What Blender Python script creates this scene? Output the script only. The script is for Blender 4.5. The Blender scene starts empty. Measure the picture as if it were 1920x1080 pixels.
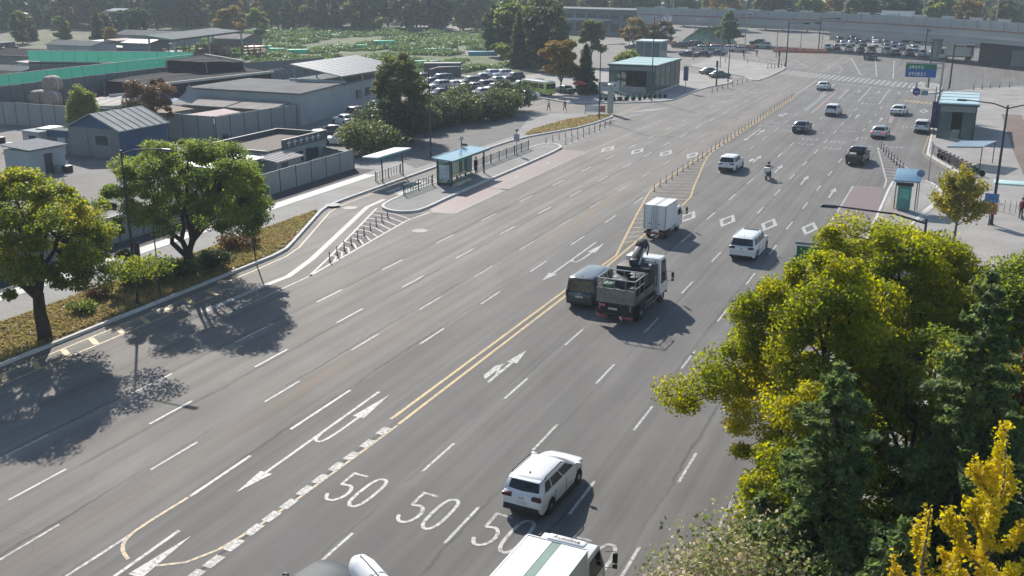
import bpy, bmesh, math, random
import numpy as np
from mathutils import Vector, Matrix
random.seed(7); np.random.seed(7)
R = math.radians
scene = bpy.context.scene
# ---------------- camera (a mast-top traffic camera, 20 m up, looking along the avenue) ----------------
cam_data = bpy.data.cameras.new('camera'); cam = bpy.data.objects.new('camera', cam_data)
scene.collection.objects.link(cam)
cam_data.sensor_width = 36; cam_data.lens = 35.89
cam_data.clip_start = 0.2; cam_data.clip_end = 6000
cam.location = (0, 0, 20); cam.rotation_euler = (R(90 - 17.269), 0, R(23.99))
scene.camera = cam
# ---------------- sky, sun, exposure ----------------
SUN_DIR = Vector((-0.676, 0.737, 0)).normalized(); ELEV = R(34)      # towards the sun
world = bpy.data.worlds.new('World'); scene.world = world; world.use_nodes = True
wn = world.node_tree; bg = wn.nodes['Background']
sky = wn.nodes.new('ShaderNodeTexSky'); sky.sky_type = 'NISHITA'; sky.sun_disc = False
sky.sun_elevation = ELEV; sky.sun_rotation = math.atan2(SUN_DIR.x, SUN_DIR.y)
sky.altitude = 60; sky.air_density = 1.2; sky.dust_density = .5; sky.ozone_density = 1.6
wn.links.new(sky.outputs[0], bg.inputs[0]); bg.inputs[1].default_value = 0.10
sd = bpy.data.lights.new('sun', 'SUN'); sun = bpy.data.objects.new('sun', sd); scene.collection.objects.link(sun)
sd.energy = 4.6; sd.angle = R(0.53); sd.color = (1.0, 0.93, 0.83)
sv = Vector((SUN_DIR.x * math.cos(ELEV), SUN_DIR.y * math.cos(ELEV), math.sin(ELEV)))
sun.rotation_euler = sv.to_track_quat('Z', 'Y').to_euler(); sun.location = (-60, 70, 80)
vs = scene.view_settings; vs.view_transform = 'Standard'; vs.look = 'None'; vs.exposure = 0.6; vs.gamma = 1
scene.cycles.max_bounces = 7; scene.cycles.diffuse_bounces = 2; scene.cycles.glossy_bounces = 2
scene.cycles.transparent_max_bounces = 8; scene.cycles.transmission_bounces = 5
scene.cycles.use_adaptive_sampling = True; scene.cycles.adaptive_threshold = 0.03
scene.cycles.volume_bounces = 0; scene.cycles.volume_step_rate = 4

COL = scene.collection
# ---------------- helpers ----------------
def lerp(a, b, t): return a + (b - a) * t
def add(o, parent=None):
    COL.objects.link(o)
    if parent is not None: o.parent = parent
    return o
def thing(name, label, cat, loc=(0, 0, 0), rz=0.0, group=None):
    o = bpy.data.objects.new(name, None); o.empty_display_size = .2
    COL.objects.link(o); o.location = loc if len(loc) == 3 else (loc[0], loc[1], 0); o.rotation_euler = (0, 0, rz)
    return tag(o, label, cat, group)
def tag(o, label, cat, group=None, kind=None):
    if label: o['label'] = label
    if cat: o['category'] = cat
    if group: o['group'] = group
    if kind: o['kind'] = kind
    return o
def struct(o, label=None):
    o['kind'] = 'structure'
    if label: o['label'] = label
    return o
def sharp(me, ang=35):
    me.polygons.foreach_set('use_smooth', np.ones(len(me.polygons), bool))
    try: me.set_sharp_from_angle(angle=R(ang))
    except Exception: pass
class MB:
    """collects simple solids; build() links them as one mesh object"""
    def __init__(s): s.v = []; s.f = []
    def raw(s, vs, fs):
        n = len(s.v); s.v += [tuple(p) for p in vs]; s.f += [tuple(i + n for i in f) for f in fs]; return s
    def box(s, c, d, rz=0., M=None, tz=1.0, tx=None):
        # c centre, d full dims, tz: top scale (taper)
        x, y, z = d[0] / 2, d[1] / 2, d[2] / 2; vs = []
        tx = tz if tx is None else tx
        for k in (-1, 1):
            sx, sy = (tx, tz) if k > 0 else (1, 1)
            for a, b in ((-1, -1), (1, -1), (1, 1), (-1, 1)): vs.append(Vector((a * x * sx, b * y * sy, k * z)))
        if rz: Rm = Matrix.Rotation(rz, 3, 'Z'); vs = [Rm @ v for v in vs]
        if M is not None: vs = [M @ v for v in vs]
        vs = [v + Vector(c) for v in vs]
        return s.raw(vs, [(3, 2, 1, 0), (4, 5, 6, 7), (0, 1, 5, 4), (1, 2, 6, 5), (2, 3, 7, 6), (3, 0, 4, 7)])
    def span(s, a, b):
        return s.box([(a[i] + b[i]) / 2 for i in range(3)], [abs(b[i] - a[i]) for i in range(3)])
    def tube(s, pts, rs, n=8, cap=True):
        pts = [Vector(p) for p in pts]
        if not hasattr(rs, '__len__'): rs = [rs] * len(pts)
        vs = []; fs = []; m = len(pts); ov = (pts[-1] - pts[0]).normalized(); ref = Vector((0, 0, 1)) if abs(ov.z) < .75 else Vector((0, 1, 0))
        for i, p in enumerate(pts):
            t = (pts[min(i + 1, m - 1)] - pts[max(i - 1, 0)]).normalized()
            u = t.cross(ref); u = u.normalized() if u.length > 1e-3 else Vector((1, 0, 0)); w = t.cross(u)
            for k in range(n):
                a = 2 * math.pi * k / n; vs.append(p + (u * math.cos(a) + w * math.sin(a)) * rs[i])
        for i in range(m - 1):
            for k in range(n):
                k2 = (k + 1) % n; fs.append((i * n + k, i * n + k2, (i + 1) * n + k2, (i + 1) * n + k))
        if cap: fs.append(tuple(range(n))[::-1]); fs.append(tuple(range((m - 1) * n, m * n)))
        return s.raw(vs, [f[::-1] for f in fs])
    def bar(s, a, b, w, h):
        a, b = Vector(a), Vector(b); d = b - a; L = d.length; t = d / L
        u = t.cross(Vector((0, 0, 1))); u = u.normalized() if u.length > 1e-3 else Vector((1, 0, 0)); q = u.cross(t)
        vs = [p + u * x * w / 2 + q * z * h / 2 for p in (a, b) for x, z in ((-1, -1), (1, -1), (1, 1), (-1, 1))]
        return s.raw(vs, [(3, 2, 1, 0), (4, 5, 6, 7), (0, 1, 5, 4), (1, 2, 6, 5), (2, 3, 7, 6), (3, 0, 4, 7)])
    def lathe(s, prof, n=16, c=(0, 0, 0), axis='Z'):
        vs = []; m = len(prof)
        for r, z in prof:
            for k in range(n):
                a = 2 * math.pi * k / n; p = (r * math.cos(a), r * math.sin(a), z)
                if axis == 'X': p = (z, p[0], p[1])
                if axis == 'Y': p = (p[1], z, p[0])
                vs.append((p[0] + c[0], p[1] + c[1], p[2] + c[2]))
        fs = [(i * n + k, i * n + (k + 1) % n, (i + 1) * n + (k + 1) % n, (i + 1) * n + k) for i in range(m - 1) for k in range(n)]
        fs += [tuple(range(n))[::-1], tuple(range((m - 1) * n, m * n))]
        return s.raw(vs, fs)
    def prism(s, poly, z0, z1):
        n = len(poly); A = sum(poly[i][0] * poly[(i + 1) % n][1] - poly[(i + 1) % n][0] * poly[i][1] for i in range(n))
        if A < 0: poly = poly[::-1]
        z0 = z0 if hasattr(z0, '__len__') else [z0] * n; z1 = z1 if hasattr(z1, '__len__') else [z1] * n
        if A < 0: z0 = z0[::-1]; z1 = z1[::-1]
        vs = [(p[0], p[1], z) for p, z in zip(poly, z0)] + [(p[0], p[1], z) for p, z in zip(poly, z1)]
        fs = [tuple(range(n))[::-1], tuple(range(n, 2 * n))] + [(i, (i + 1) % n, n + (i + 1) % n, n + i) for i in range(n)]
        return s.raw(vs, fs)
    def quad(s, a, b, c, d): return s.raw([a, b, c, d], [(0, 1, 2, 3)])
    def mesh(s, name, m, smooth=False, ang=35):
        me = bpy.data.meshes.new(name); me.from_pydata(s.v, [], s.f)
        if m: me.materials.append(m)
        if smooth: sharp(me, ang)
        me.update(); return me
    def build(s, name, m, parent=None, smooth=False, loc=None, ang=35, bevel=0):
        o = bpy.data.objects.new(name, s.mesh(name, m, smooth, ang))
        add(o, parent)
        if loc is not None: o.location = loc if len(loc) == 3 else (*loc, 0)
        if bevel:
            bm = bmesh.new(); bm.from_mesh(o.data); bmesh.ops.remove_doubles(bm, verts=bm.verts, dist=1e-5)
            bmesh.ops.bevel(bm, geom=[e for e in bm.edges if e.calc_face_angle(0) > .6], offset=bevel, segments=2, affect='EDGES', profile=.5)
            bm.to_mesh(o.data); bm.free(); sharp(o.data, 40)
        return o
def copy_tree(root, loc=None, rz=None, parent=None, label=None, group=None):
    c = root.copy(); COL.objects.link(c)
    if parent is not None: c.parent = parent
    if loc is not None: c.location = loc if len(loc) == 3 else (*loc, 0)
    if rz is not None: c.rotation_euler = (0, 0, rz)
    if label: c['label'] = label
    if group: c['group'] = group
    for ch in KIDS.get(root.name, root.children): copy_tree(ch, parent=c)
    return c
KIDS = {}
def remember(root):
    def rec(o):
        KIDS[o.name] = [c for c in bpy.data.objects if c.parent == o]
        for c in KIDS[o.name]: rec(c)
    rec(root); return root
def set_mat(o, m):
    if not o.material_slots: o.data.materials.append(m)
    o.material_slots[0].link = 'OBJECT'; o.material_slots[0].material = m
# ---------------- materials ----------------
MATS = {}
def mat(name, col, rough=.6, metal=0., var=.12, scale=3., spec=.4, coat=0., bump=0., bscale=30., trans=0., coords='Object', stretch=None, emit=None):
    if name in MATS: return MATS[name]
    m = bpy.data.materials.new(name); m.use_nodes = True; MATS[name] = m
    nt = m.node_tree; b = nt.nodes['Principled BSDF']
    b.inputs['Roughness'].default_value = rough; b.inputs['Metallic'].default_value = metal
    b.inputs['Specular IOR Level'].default_value = spec
    if coat: b.inputs['Coat Weight'].default_value = coat; b.inputs['Coat Roughness'].default_value = .08
    if trans: b.inputs['Transmission Weight'].default_value = trans
    if emit: b.inputs['Emission Color'].default_value = (*emit[:3], 1); b.inputs['Emission Strength'].default_value = emit[3]
    tc = nt.nodes.new('ShaderNodeTexCoord'); src = tc.outputs[coords]
    if stretch:
        mp = nt.nodes.new('ShaderNodeMapping'); mp.inputs['Scale'].default_value = stretch
        nt.links.new(src, mp.inputs[0]); src = mp.outputs[0]
    n = nt.nodes.new('ShaderNodeTexNoise'); n.inputs['Scale'].default_value = scale; n.inputs['Detail'].default_value = 5
    nt.links.new(src, n.inputs['Vector'])
    mr = nt.nodes.new('ShaderNodeMapRange'); mr.inputs[1].default_value = .3; mr.inputs[2].default_value = .7
    mr.inputs[3].default_value = 1 - var; mr.inputs[4].default_value = 1 + var
    nt.links.new(n.outputs[0], mr.inputs[0])
    mx = nt.nodes.new('ShaderNodeMix'); mx.data_type = 'RGBA'; mx.blend_type = 'MULTIPLY'; mx.inputs[0].default_value = 1
    mx.inputs[6].default_value = (*col, 1); nt.links.new(mr.outputs[0], mx.inputs[7]); nt.links.new(mx.outputs[2], b.inputs['Base Color'])
    if bump:
        n2 = nt.nodes.new('ShaderNodeTexNoise'); n2.inputs['Scale'].default_value = bscale; n2.inputs['Detail'].default_value = 3
        nt.links.new(src, n2.inputs['Vector'])
        bp = nt.nodes.new('ShaderNodeBump'); bp.inputs['Strength'].default_value = bump; bp.inputs['Distance'].default_value = .05
        nt.links.new(n2.outputs[0], bp.inputs['Height']); nt.links.new(bp.outputs[0], b.inputs['Normal'])
    return m
def leaf_mat(name, cols, trans=.35, nscale=.35, rough=.55):
    """foliage: per-leaf random pick along a palette, drifting over the crown"""
    if name in MATS: return MATS[name]
    m = bpy.data.materials.new(name); m.use_nodes = True; MATS[name] = m
    nt = m.node_tree; b = nt.nodes['Principled BSDF']; out = nt.nodes['Material Output']
    b.inputs['Roughness'].default_value = rough; b.inputs['Specular IOR Level'].default_value = .3
    g = nt.nodes.new('ShaderNodeNewGeometry'); tc = nt.nodes.new('ShaderNodeTexCoord')
    n = nt.nodes.new('ShaderNodeTexNoise'); n.inputs['Scale'].default_value = nscale; n.inputs['Detail'].default_value = 2
    nt.links.new(tc.outputs['Object'], n.inputs['Vector'])
    ma = nt.nodes.new('ShaderNodeMath'); ma.operation = 'MULTIPLY_ADD'; ma.inputs[1].default_value = 1.9; ma.inputs[2].default_value = -.72
    nt.links.new(n.outputs[0], ma.inputs[0])
    m2 = nt.nodes.new('ShaderNodeMath'); m2.operation = 'MULTIPLY_ADD'; m2.inputs[1].default_value = .55
    nt.links.new(g.outputs['Random Per Island'], m2.inputs[0]); nt.links.new(ma.outputs[0], m2.inputs[2])
    cr = nt.nodes.new('ShaderNodeValToRGB'); e = cr.color_ramp.elements
    while len(e) < len(cols): e.new(.5)
    for i, c in enumerate(cols): e[i].position = i / (len(cols) - 1); e[i].color = (*c, 1)
    nt.links.new(m2.outputs[0], cr.inputs[0]); nt.links.new(cr.outputs[0], b.inputs['Base Color'])
    tr = nt.nodes.new('ShaderNodeBsdfTranslucent'); ms = nt.nodes.new('ShaderNodeMixShader'); ms.inputs[0].default_value = trans
    hs = nt.nodes.new('ShaderNodeHueSaturation'); hs.inputs['Value'].default_value = 2.3; hs.inputs['Saturation'].default_value = 1.12
    nt.links.new(cr.outputs[0], hs.inputs['Color']); nt.links.new(hs.outputs[0], tr.inputs[0])
    nt.links.new(b.outputs[0], ms.inputs[1]); nt.links.new(tr.outputs[0], ms.inputs[2]); nt.links.new(ms.outputs[0], out.inputs[0])
    return m
# ======================= THE GROUND, ROAD, PAVEMENTS =======================
def nodes_of(name, rough=.85):
    m = bpy.data.materials.new(name); m.use_nodes = True; MATS[name] = m
    nt = m.node_tree; b = nt.nodes['Principled BSDF']; b.inputs['Roughness'].default_value = rough; b.inputs['Specular IOR Level'].default_value = .3
    return m, nt, b
def nz(nt, vec, scale, detail=4, rough=.55, dist=0.):
    n = nt.nodes.new('ShaderNodeTexNoise'); n.inputs['Scale'].default_value = scale; n.inputs['Detail'].default_value = detail
    n.inputs['Roughness'].default_value = rough; n.inputs['Distortion'].default_value = dist
    nt.links.new(vec, n.inputs['Vector']); return n.outputs[0]
def mapr(nt, v, a, b, c, d):
    n = nt.nodes.new('ShaderNodeMapRange'); nt.links.new(v, n.inputs[0])
    for i, x in enumerate((a, b, c, d)): n.inputs[i + 1].default_value = x
    return n.outputs[0]
def mixc(nt, f, a, b, mode='MIX'):
    n = nt.nodes.new('ShaderNodeMix'); n.data_type = 'RGBA'; n.blend_type = mode
    for s, i in ((f, 0), (a, 6), (b, 7)):
        if isinstance(s, (int, float)): n.inputs[i].default_value = s if i == 0 else (s, s, s, 1)
        elif isinstance(s, tuple): n.inputs[i].default_value = (*s, 1)
        else: nt.links.new(s, n.inputs[i])
    return n.outputs[2]
def mth(nt, op, a, b=0.):
    n = nt.nodes.new('ShaderNodeMath'); n.operation = op
    for s, i in ((a, 0), (b, 1)):
        if isinstance(s, (int, float)): n.inputs[i].default_value = s
        else: nt.links.new(s, n.inputs[i])
    return n.outputs[0]
def vscale(nt, vec, s):
    n = nt.nodes.new('ShaderNodeMapping'); n.inputs['Scale'].default_value = s; nt.links.new(vec, n.inputs[0]); return n.outputs[0]

LANES = [-36.2, -32.85, -29.55, -26.55, -19.07, -15.62, -12.18, -9.03]
def asphalt_mat():
    m, nt, b = nodes_of('asphalt', .82)
    tc = nt.nodes.new('ShaderNodeTexCoord'); P = tc.outputs['Object']
    sx = nt.nodes.new('ShaderNodeSeparateXYZ'); nt.links.new(P, sx.inputs[0]); X = sx.outputs[0]
    wob = mapr(nt, nz(nt, vscale(nt, P, (.2, .05, 1)), 1.), .3, .7, -.25, .25)
    Xw = mth(nt, 'ADD', X, wob)
    # resurfaced carriageways: an older, paler, warmer one on the left and a newer, greyer one on the right
    side = mapr(nt, Xw, -26.9, -26.5, 0, 1)
    base = mixc(nt, side, (.168, .157, .144), (.130, .125, .119))
    # polished wheel tracks and grime along the lanes
    st = nz(nt, vscale(nt, P, (1.6, .018, 1)), 1., 3)
    base = mixc(nt, 1., base, mapr(nt, st, .3, .7, .78, 1.17), 'MULTIPLY')
    blotch = nz(nt, vscale(nt, P, (.35, .12, 1)), 1., 5)
    base = mixc(nt, 1., base, mapr(nt, blotch, .3, .7, .80, 1.15), 'MULTIPLY')
    grain = nz(nt, P, 26., 3)
    base = mixc(nt, 1., base, mapr(nt, grain, .25, .75, .86, 1.14), 'MULTIPLY')
    # dark oil-dripped stripes down the lane middles and pale dusty edges
    lane = mapr(nt, mth(nt, 'ABSOLUTE', mth(nt, 'SUBTRACT', mth(nt, 'FRACT', mth(nt, 'MULTIPLY', mth(nt, 'ADD', Xw, 36.2), 1 / 3.4)), .5)), 0, .3, 1, 0)
    base = mixc(nt, mth(nt, 'MULTIPLY', lane, mapr(nt, nz(nt, vscale(nt, P, (.5, .03, 1)), 1., 4), .42, .62, 0, .35)), base, (.075, .072, .07))
    patch = mth(nt, 'MULTIPLY', mapr(nt, nz(nt, vscale(nt, P, (.16, .05, 1)), 1., 1), .60, .61, 0, .18), 1.)
    base = mixc(nt, patch, base, (.09, .09, .09))
    # rusty tint beside one lane line on the old surface
    rust = mth(nt, 'MULTIPLY', mapr(nt, mth(nt, 'ABSOLUTE', mth(nt, 'ADD', Xw, 28.9)), 0, .75, .55, 0), mapr(nt, nz(nt, vscale(nt, P, (.3, .05, 1)), 1.), .4, .65, 0, 1))
    base = mixc(nt, rust, base, (.21, .15, .105))
    # paving seams: thin dark joints along the lane lines, broken and wandering
    seam = 0.; wander = mapr(nt, nz(nt, vscale(nt, P, (.4, .25, 1)), 1., 6, .7), .3, .7, -.16, .16)
    for lx in (-36.4, -32.6, -29.8, -26.75, -19.3, -15.4, -12.4, -9.3, -22.55):
        d = mth(nt, 'ABSOLUTE', mth(nt, 'ADD', X, mth(nt, 'ADD', wander, -lx)))
        seam = mth(nt, 'MAXIMUM', seam, mapr(nt, d, .02, .11, 1, 0))
    seam = mth(nt, 'MULTIPLY', seam, mapr(nt, nz(nt, vscale(nt, P, (.6, .1, 1)), 1.), .40, .58, .15, .85))
    base = mixc(nt, seam, base, (.05, .05, .05))
    # transverse hairline cracks
    v = nt.nodes.new('ShaderNodeTexVoronoi'); v.feature = 'DISTANCE_TO_EDGE'; v.inputs['Scale'].default_value = .22
    dv = nt.nodes.new('ShaderNodeVectorMath'); dv.operation = 'ADD'
    nn = nt.nodes.new('ShaderNodeTexNoise'); nn.inputs['Scale'].default_value = .9; nn.inputs['Detail'].default_value = 6; nt.links.new(P, nn.inputs['Vector'])
    nt.links.new(P, dv.inputs[0]); nt.links.new(nn.outputs[1], dv.inputs[1]); nt.links.new(dv.outputs[0], v.inputs['Vector'])
    crack = mth(nt, 'MULTIPLY', mapr(nt, v.outputs[0], .0, .007, 1, 0), mapr(nt, nz(nt, P, .07), .48, .6, 0, .36))
    base = mixc(nt, crack, base, (.06, .06, .06))
    nt.links.new(base, b.inputs['Base Color'])
    bp = nt.nodes.new('ShaderNodeBump'); bp.inputs['Strength'].default_value = .25; bp.inputs['Distance'].default_value = .02
    nt.links.new(nz(nt, P, 40., 2), bp.inputs['Height']); nt.links.new(bp.outputs[0], b.inputs['Normal'])
    return m
def paint_mat(name, col, wear=.5, under=(.15, .148, .145)):
    """worn thermoplastic road paint: bare asphalt shows through in flakes"""
    m, nt, b = nodes_of(name, .6)
    tc = nt.nodes.new('ShaderNodeTexCoord'); g = nt.nodes.new('ShaderNodeNewGeometry'); P = g.outputs['Position']
    f = mapr(nt, nz(nt, P, 5., 6, .7), .62 - .2 * wear, .70 - .2 * wear, 0, .85)
    c = mixc(nt, mapr(nt, nz(nt, P, .5), .3, .7, 0, .35), col, tuple(x * .72 for x in col))
    f2 = mapr(nt, nz(nt, P, .8, 4, .6), .45, .72, 0, .25 + .45 * wear)
    nt.links.new(mixc(nt, mth(nt, 'MAXIMUM', f, f2), c, under), b.inputs['Base Color'])
    return m
def earth_mat():
    m, nt, b = nodes_of('earth', .95)
    tc = nt.nodes.new('ShaderNodeTexCoord'); P = tc.outputs['Object']
    a = nz(nt, P, .05, 6, .6); c = nz(nt, P, .6, 5, .65)
    base = mixc(nt, mapr(nt, a, .42, .56, 0, 1), (.125, .115, .08), (.07, .085, .035))
    base = mixc(nt, 1., base, mapr(nt, c, .3, .7, .7, 1.3), 'MULTIPLY')
    nt.links.new(base, b.inputs['Base Color']); return m
def grass_mat():
    m, nt, b = nodes_of('dry_grass', .95)
    tc = nt.nodes.new('ShaderNodeTexCoord'); P = tc.outputs['Object']
    base = mixc(nt, mapr(nt, nz(nt, P, .28, 6, .65), .38, .62, 0, 1), (.23, .175, .10), (.205, .18, .08))
    base = mixc(nt, 1., base, mapr(nt, nz(nt, P, 7., 4), .3, .7, .68, 1.3), 'MULTIPLY')
    nt.links.new(base, b.inputs['Base Color'])
    bp = nt.nodes.new('ShaderNodeBump'); bp.inputs['Strength'].default_value = .8; bp.inputs['Distance'].default_value = .08
    nt.links.new(nz(nt, P, 9., 4), bp.inputs['Height']); nt.links.new(bp.outputs[0], b.inputs['Normal'])
    return m
def paver_mat(name, col, sx=2.5, sy=5.):
    m, nt, b = nodes_of(name, .85)
    tc = nt.nodes.new('ShaderNodeTexCoord'); P = tc.outputs['Object']
    br = nt.nodes.new('ShaderNodeTexBrick'); br.inputs['Scale'].default_value = sx; br.inputs['Mortar Size'].default_value = .012
    br.inputs['Color1'].default_value = (*[c * .93 for c in col], 1); br.inputs['Color2'].default_value = (*[c * 1.07 for c in col], 1); br.inputs['Mortar'].default_value = (*[c * .6 for c in col], 1)
    nt.links.new(P, br.inputs['Vector'])
    base = mixc(nt, 1., br.outputs[0], mapr(nt, nz(nt, P, .25, 6, .6), .3, .7, .8, 1.17), 'MULTIPLY')
    base = mixc(nt, 1., base, mapr(nt, nz(nt, P, 6., 3), .3, .7, .9, 1.1), 'MULTIPLY')
    nt.links.new(base, b.inputs['Base Color']); return m
ASPH = asphalt_mat(); EARTH = earth_mat(); GRASS = grass_mat()
PAVER = paver_mat('grey_pavers', (.235, .23, .222)); PLAZA = paver_mat('plaza_pavers', (.285, .272, .255)); BROWN = paver_mat('brown_pavers', (.17, .125, .105))
CONC = mat('concrete', (.40, .395, .38), .85, var=.15, scale=1.2, bump=.2, bscale=12)
KERB = mat('kerb_stone', (.50, .49, .47), .8, var=.18, scale=1.1)
WHITE_P = paint_mat('white_road_paint', (.47, .465, .445), .66); WHITE_W = paint_mat('worn_white_road_paint', (.46, .455, .44), .95)
YEL_P = paint_mat('yellow_road_paint', (.52, .35, .13), .55); YEL_W = paint_mat('worn_yellow_road_paint', (.52, .36, .15), .8)
RED_P = paint_mat('red_bus_lane_surface', (.195, .14, .135), .5, (.16, .13, .125))
PALE_P = paint_mat('pale_blue_road_paint', (.29, .31, .30), .5)
PINK_P = paint_mat('pink_guide_paint', (.33, .22, .215), .6); BLUE_P = paint_mat('light_blue_guide_paint', (.20, .235, .27), .8)
DARK_W = mat('fresh_asphalt_patch', (.075, .072, .070), .85, var=.2, scale=2)

def sheet(name, poly, z, m, parent=None, kind='structure'):
    n = len(poly); A = sum(poly[i][0] * poly[(i + 1) % n][1] - poly[(i + 1) % n][0] * poly[i][1] for i in range(n))
    if A < 0: poly = poly[::-1]
    me = bpy.data.meshes.new(name); me.from_pydata([(p[0], p[1], z) for p in poly], [], [tuple(range(n))]); me.materials.append(m)
    bm = bmesh.new(); bm.from_mesh(me); bmesh.ops.triangulate(bm, faces=bm.faces); bm.to_mesh(me); bm.free()
    o = add(bpy.data.objects.new(name, me), parent)
    if parent is None and kind: o['kind'] = kind
    return o
def slab(name, poly, z, m, parent=None):
    o = MB().prism(list(poly), -.05, z).build(name, m, parent)
    if parent is None: struct(o)
    return o
def strip_poly(pts, w):
    """closed outline of a band of width w along an open polyline"""
    pts = [Vector(p) for p in pts]; L = []; Rr = []
    for i, p in enumerate(pts):
        a = (p - pts[i - 1]).normalized() if i else (pts[1] - p).normalized()
        c = (pts[i + 1] - p).normalized() if i < len(pts) - 1 else a
        t = (a + c).normalized(); n = Vector((-t.y, t.x)); k = 1 / max(.5, n.dot(Vector((-a.y, a.x))))
        L.append(p + n * w / 2 * k); Rr.append(p - n * w / 2 * k)
    return L, Rr
def kerb(pts, w=.22, h=.17, name='kerb', closed=False):
    if closed: pts = [pts[-1]] + list(pts) + [pts[0], pts[1]]
    L, Rr = strip_poly(pts, w)
    if closed: L = L[1:-1]; Rr = Rr[1:-1]
    b = MB(); n = len(L)
    vs = [(p.x, p.y, -.05) for p in L] + [(p.x, p.y, h) for p in L] + [(p.x, p.y, h) for p in Rr] + [(p.x, p.y, -.05) for p in Rr]
    fs = []
    for i in range(n - 1):
        for k in range(3): fs.append((k * n + i, k * n + i + 1, (k + 1) * n + i + 1, (k + 1) * n + i))
    fs += [(0, n, 2 * n, 3 * n), (n - 1, 4 * n - 1, 3 * n - 1, 2 * n - 1)]
    return struct(b.raw(vs, [f[::-1] for f in fs]).build(name, KERB))
def smooth_line(pts, it=2, closed=False):
    for _ in range(it):
        q = [] if closed else [pts[0]]; n = len(pts)
        for i in range(n if closed else n - 1):
            a, b = pts[i], pts[(i + 1) % n]
            q += [(lerp(a[0], b[0], .25), lerp(a[1], b[1], .25)), (lerp(a[0], b[0], .75), lerp(a[1], b[1], .75))]
        pts = q if closed else q + [pts[-1]]
    return pts

ground = struct(sheet('ground', [(-2500, -400), (2500, -400), (2500, 3500), (-2500, 3500)], -.03, EARTH))
def grid_road():
    me = bpy.data.meshes.new('road'); P = [(-62, -40), (12, -40), (12, 215), (140, 215), (140, 285), (-200, 285), (-200, 225), (-62, 225)]
    return sheet('road', P, 0, ASPH)
road = grid_road()
struct(sheet('side_street', [(-62, 141), (-120, 138), (-160, 150), (-160, 156), (-120, 150), (-62, 155)], .002, ASPH))
struct(sheet('cross_road', [(-200, 285), (140, 285), (120, 340), (-60, 420), (-200, 420)], .002, ASPH))
# --- left pavement with its grass verge ---
KL = [(-45.2, -30), (-45.2, 58.6), (-45.5, 60.6), (-46.2, 62.4), (-50.3, 72.2), (-50.9, 74.2), (-51.1, 77), (-51.1, 108), (-50.9, 113.5), (-50.2, 118), (-47.3, 127.4), (-46.6, 133), (-46.5, 139.5), (-46.9, 141), (-48, 142.2)]
slab('pavement', KL[:] + [(-56, 139), (-66, 136), (-66, -30)], .14, PAVER)
kerb(KL)
struct(sheet('verge', [(-45.4, -30), (-45.4, 58.6), (-45.7, 60.7), (-46.4, 62.4), (-50.4, 72.0), (-51.0, 66), (-50.75, 58), (-50.8, -30)], .155, GRASS))
struct(sheet('verge', [(-51.0, 118.5), (-47.5, 127.4), (-46.8, 133), (-46.75, 139.3), (-48.2, 141.4), (-51.3, 134), (-52.2, 124)], .155, GRASS))
b_ = MB(); b_.prism([(-54.1, -30), (-55.6, -30), (-55.6, 88), (-54.3, 88)], .1, .165); struct(b_.build('pavement_edge_band', mat('pale_concrete', (.52, .51, .49), .8, var=.1, scale=.6)))
struct(sheet('fence_side_bed', [(-55.6, -30), (-58.2, -30), (-58.2, 90.5), (-55.9, 90.5)], .15, mat('dark_tarmac', (.05, .048, .05), .9, var=.25)))  # one even near-black tarmac tone over the whole strip beside the fence
struct(sheet('pavement_patch', [(-56, 96), (-52.5, 93), (-52, 118), (-57, 134), (-66, 136), (-66, 118)], .146, mat('tarmac_path', (.12, .118, .115), .9, var=.2, scale=.7)))
# --- bus stop island ---
IS = [(-45.2, 75.0), (-46.2, 75.7), (-46.8, 77.2), (-47.05, 81), (-47.05, 85), (-46.85, 94), (-46.75, 108.8), (-46.4, 112.6), (-45.4, 113.9), (-44.1, 113.2), (-43.15, 111), (-42.95, 98), (-42.9, 88), (-42.8, 82), (-42.55, 77), (-42.8, 75.4), (-44.1, 74.7)]
IS = smooth_line(IS, 1, True)
slab('bus_stop_island', IS, .145, paver_mat('island_pavers', (.21, .208, .2)))
kerb(IS, .24, .19, closed=True)
# --- far left pavements beyond the side street ---
K2 = [(-58, 152), (-51.4, 154.4), (-46.3, 158.5), (-44.2, 161.4), (-43.8, 164.5), (-43.9, 174), (-43.6, 181), (-42.6, 186), (-41.5, 190), (-41.2, 193), (-41.9, 196.5), (-44, 199.5), (-62, 216)]
slab('pavement', K2 + [(-70, 216), (-82, 190), (-70, 160)], .14, PLAZA); kerb(smooth_line(K2, 1))
K3 = [(-57, 224), (-41, 205), (-38.6, 199.6), (-37.4, 198.4), (-36.9, 206), (-36.8, 222), (-37.2, 228), (-39.5, 233)]
slab('pavement', K3 + [(-58, 250)], .14, PLAZA); kerb(K3)
# --- right pavement, plaza and islands ---
K4 = [(-5.1, -30), (-5.1, 62), (-4.4, 80), (-1.2, 100), (1.2, 107.5), (1.5, 108.6), (.3, 112.2), (-3.2, 122.6), (-3.75, 124.6), (-4.0, 140), (-4.45, 155), (-4.9, 178), (-5.1, 186), (-4.2, 192), (1, 200), (9, 208), (30, 212)]
slab('pavement', K4 + [(60, 212), (60, -30)], .14, PLAZA); kerb(K4)
struct(sheet('brown_footpath', [(8.2, 60), (12.5, 60), (8.3, 130), (6.9, 165), (4.3, 165), (5.2, 130)], .146, BROWN))
struct(sheet('side_lane', [(12.5, 40), (30, 40), (24, 165), (9, 165)], .148, ASPH))
KI = smooth_line([(-6.05, 60), (-6.05, 92), (-6.1, 105.2), (-5.75, 107), (-4.3, 107.9), (-2.7, 107.4), (-1.9, 104.8), (-1.2, 101.2), (-3.0, 90), (-4.6, 74), (-5.2, 60)], 1, True)
slab('bus_stop_island', KI, .15, PLAZA); kerb(KI, .22, .19, closed=True)
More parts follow.
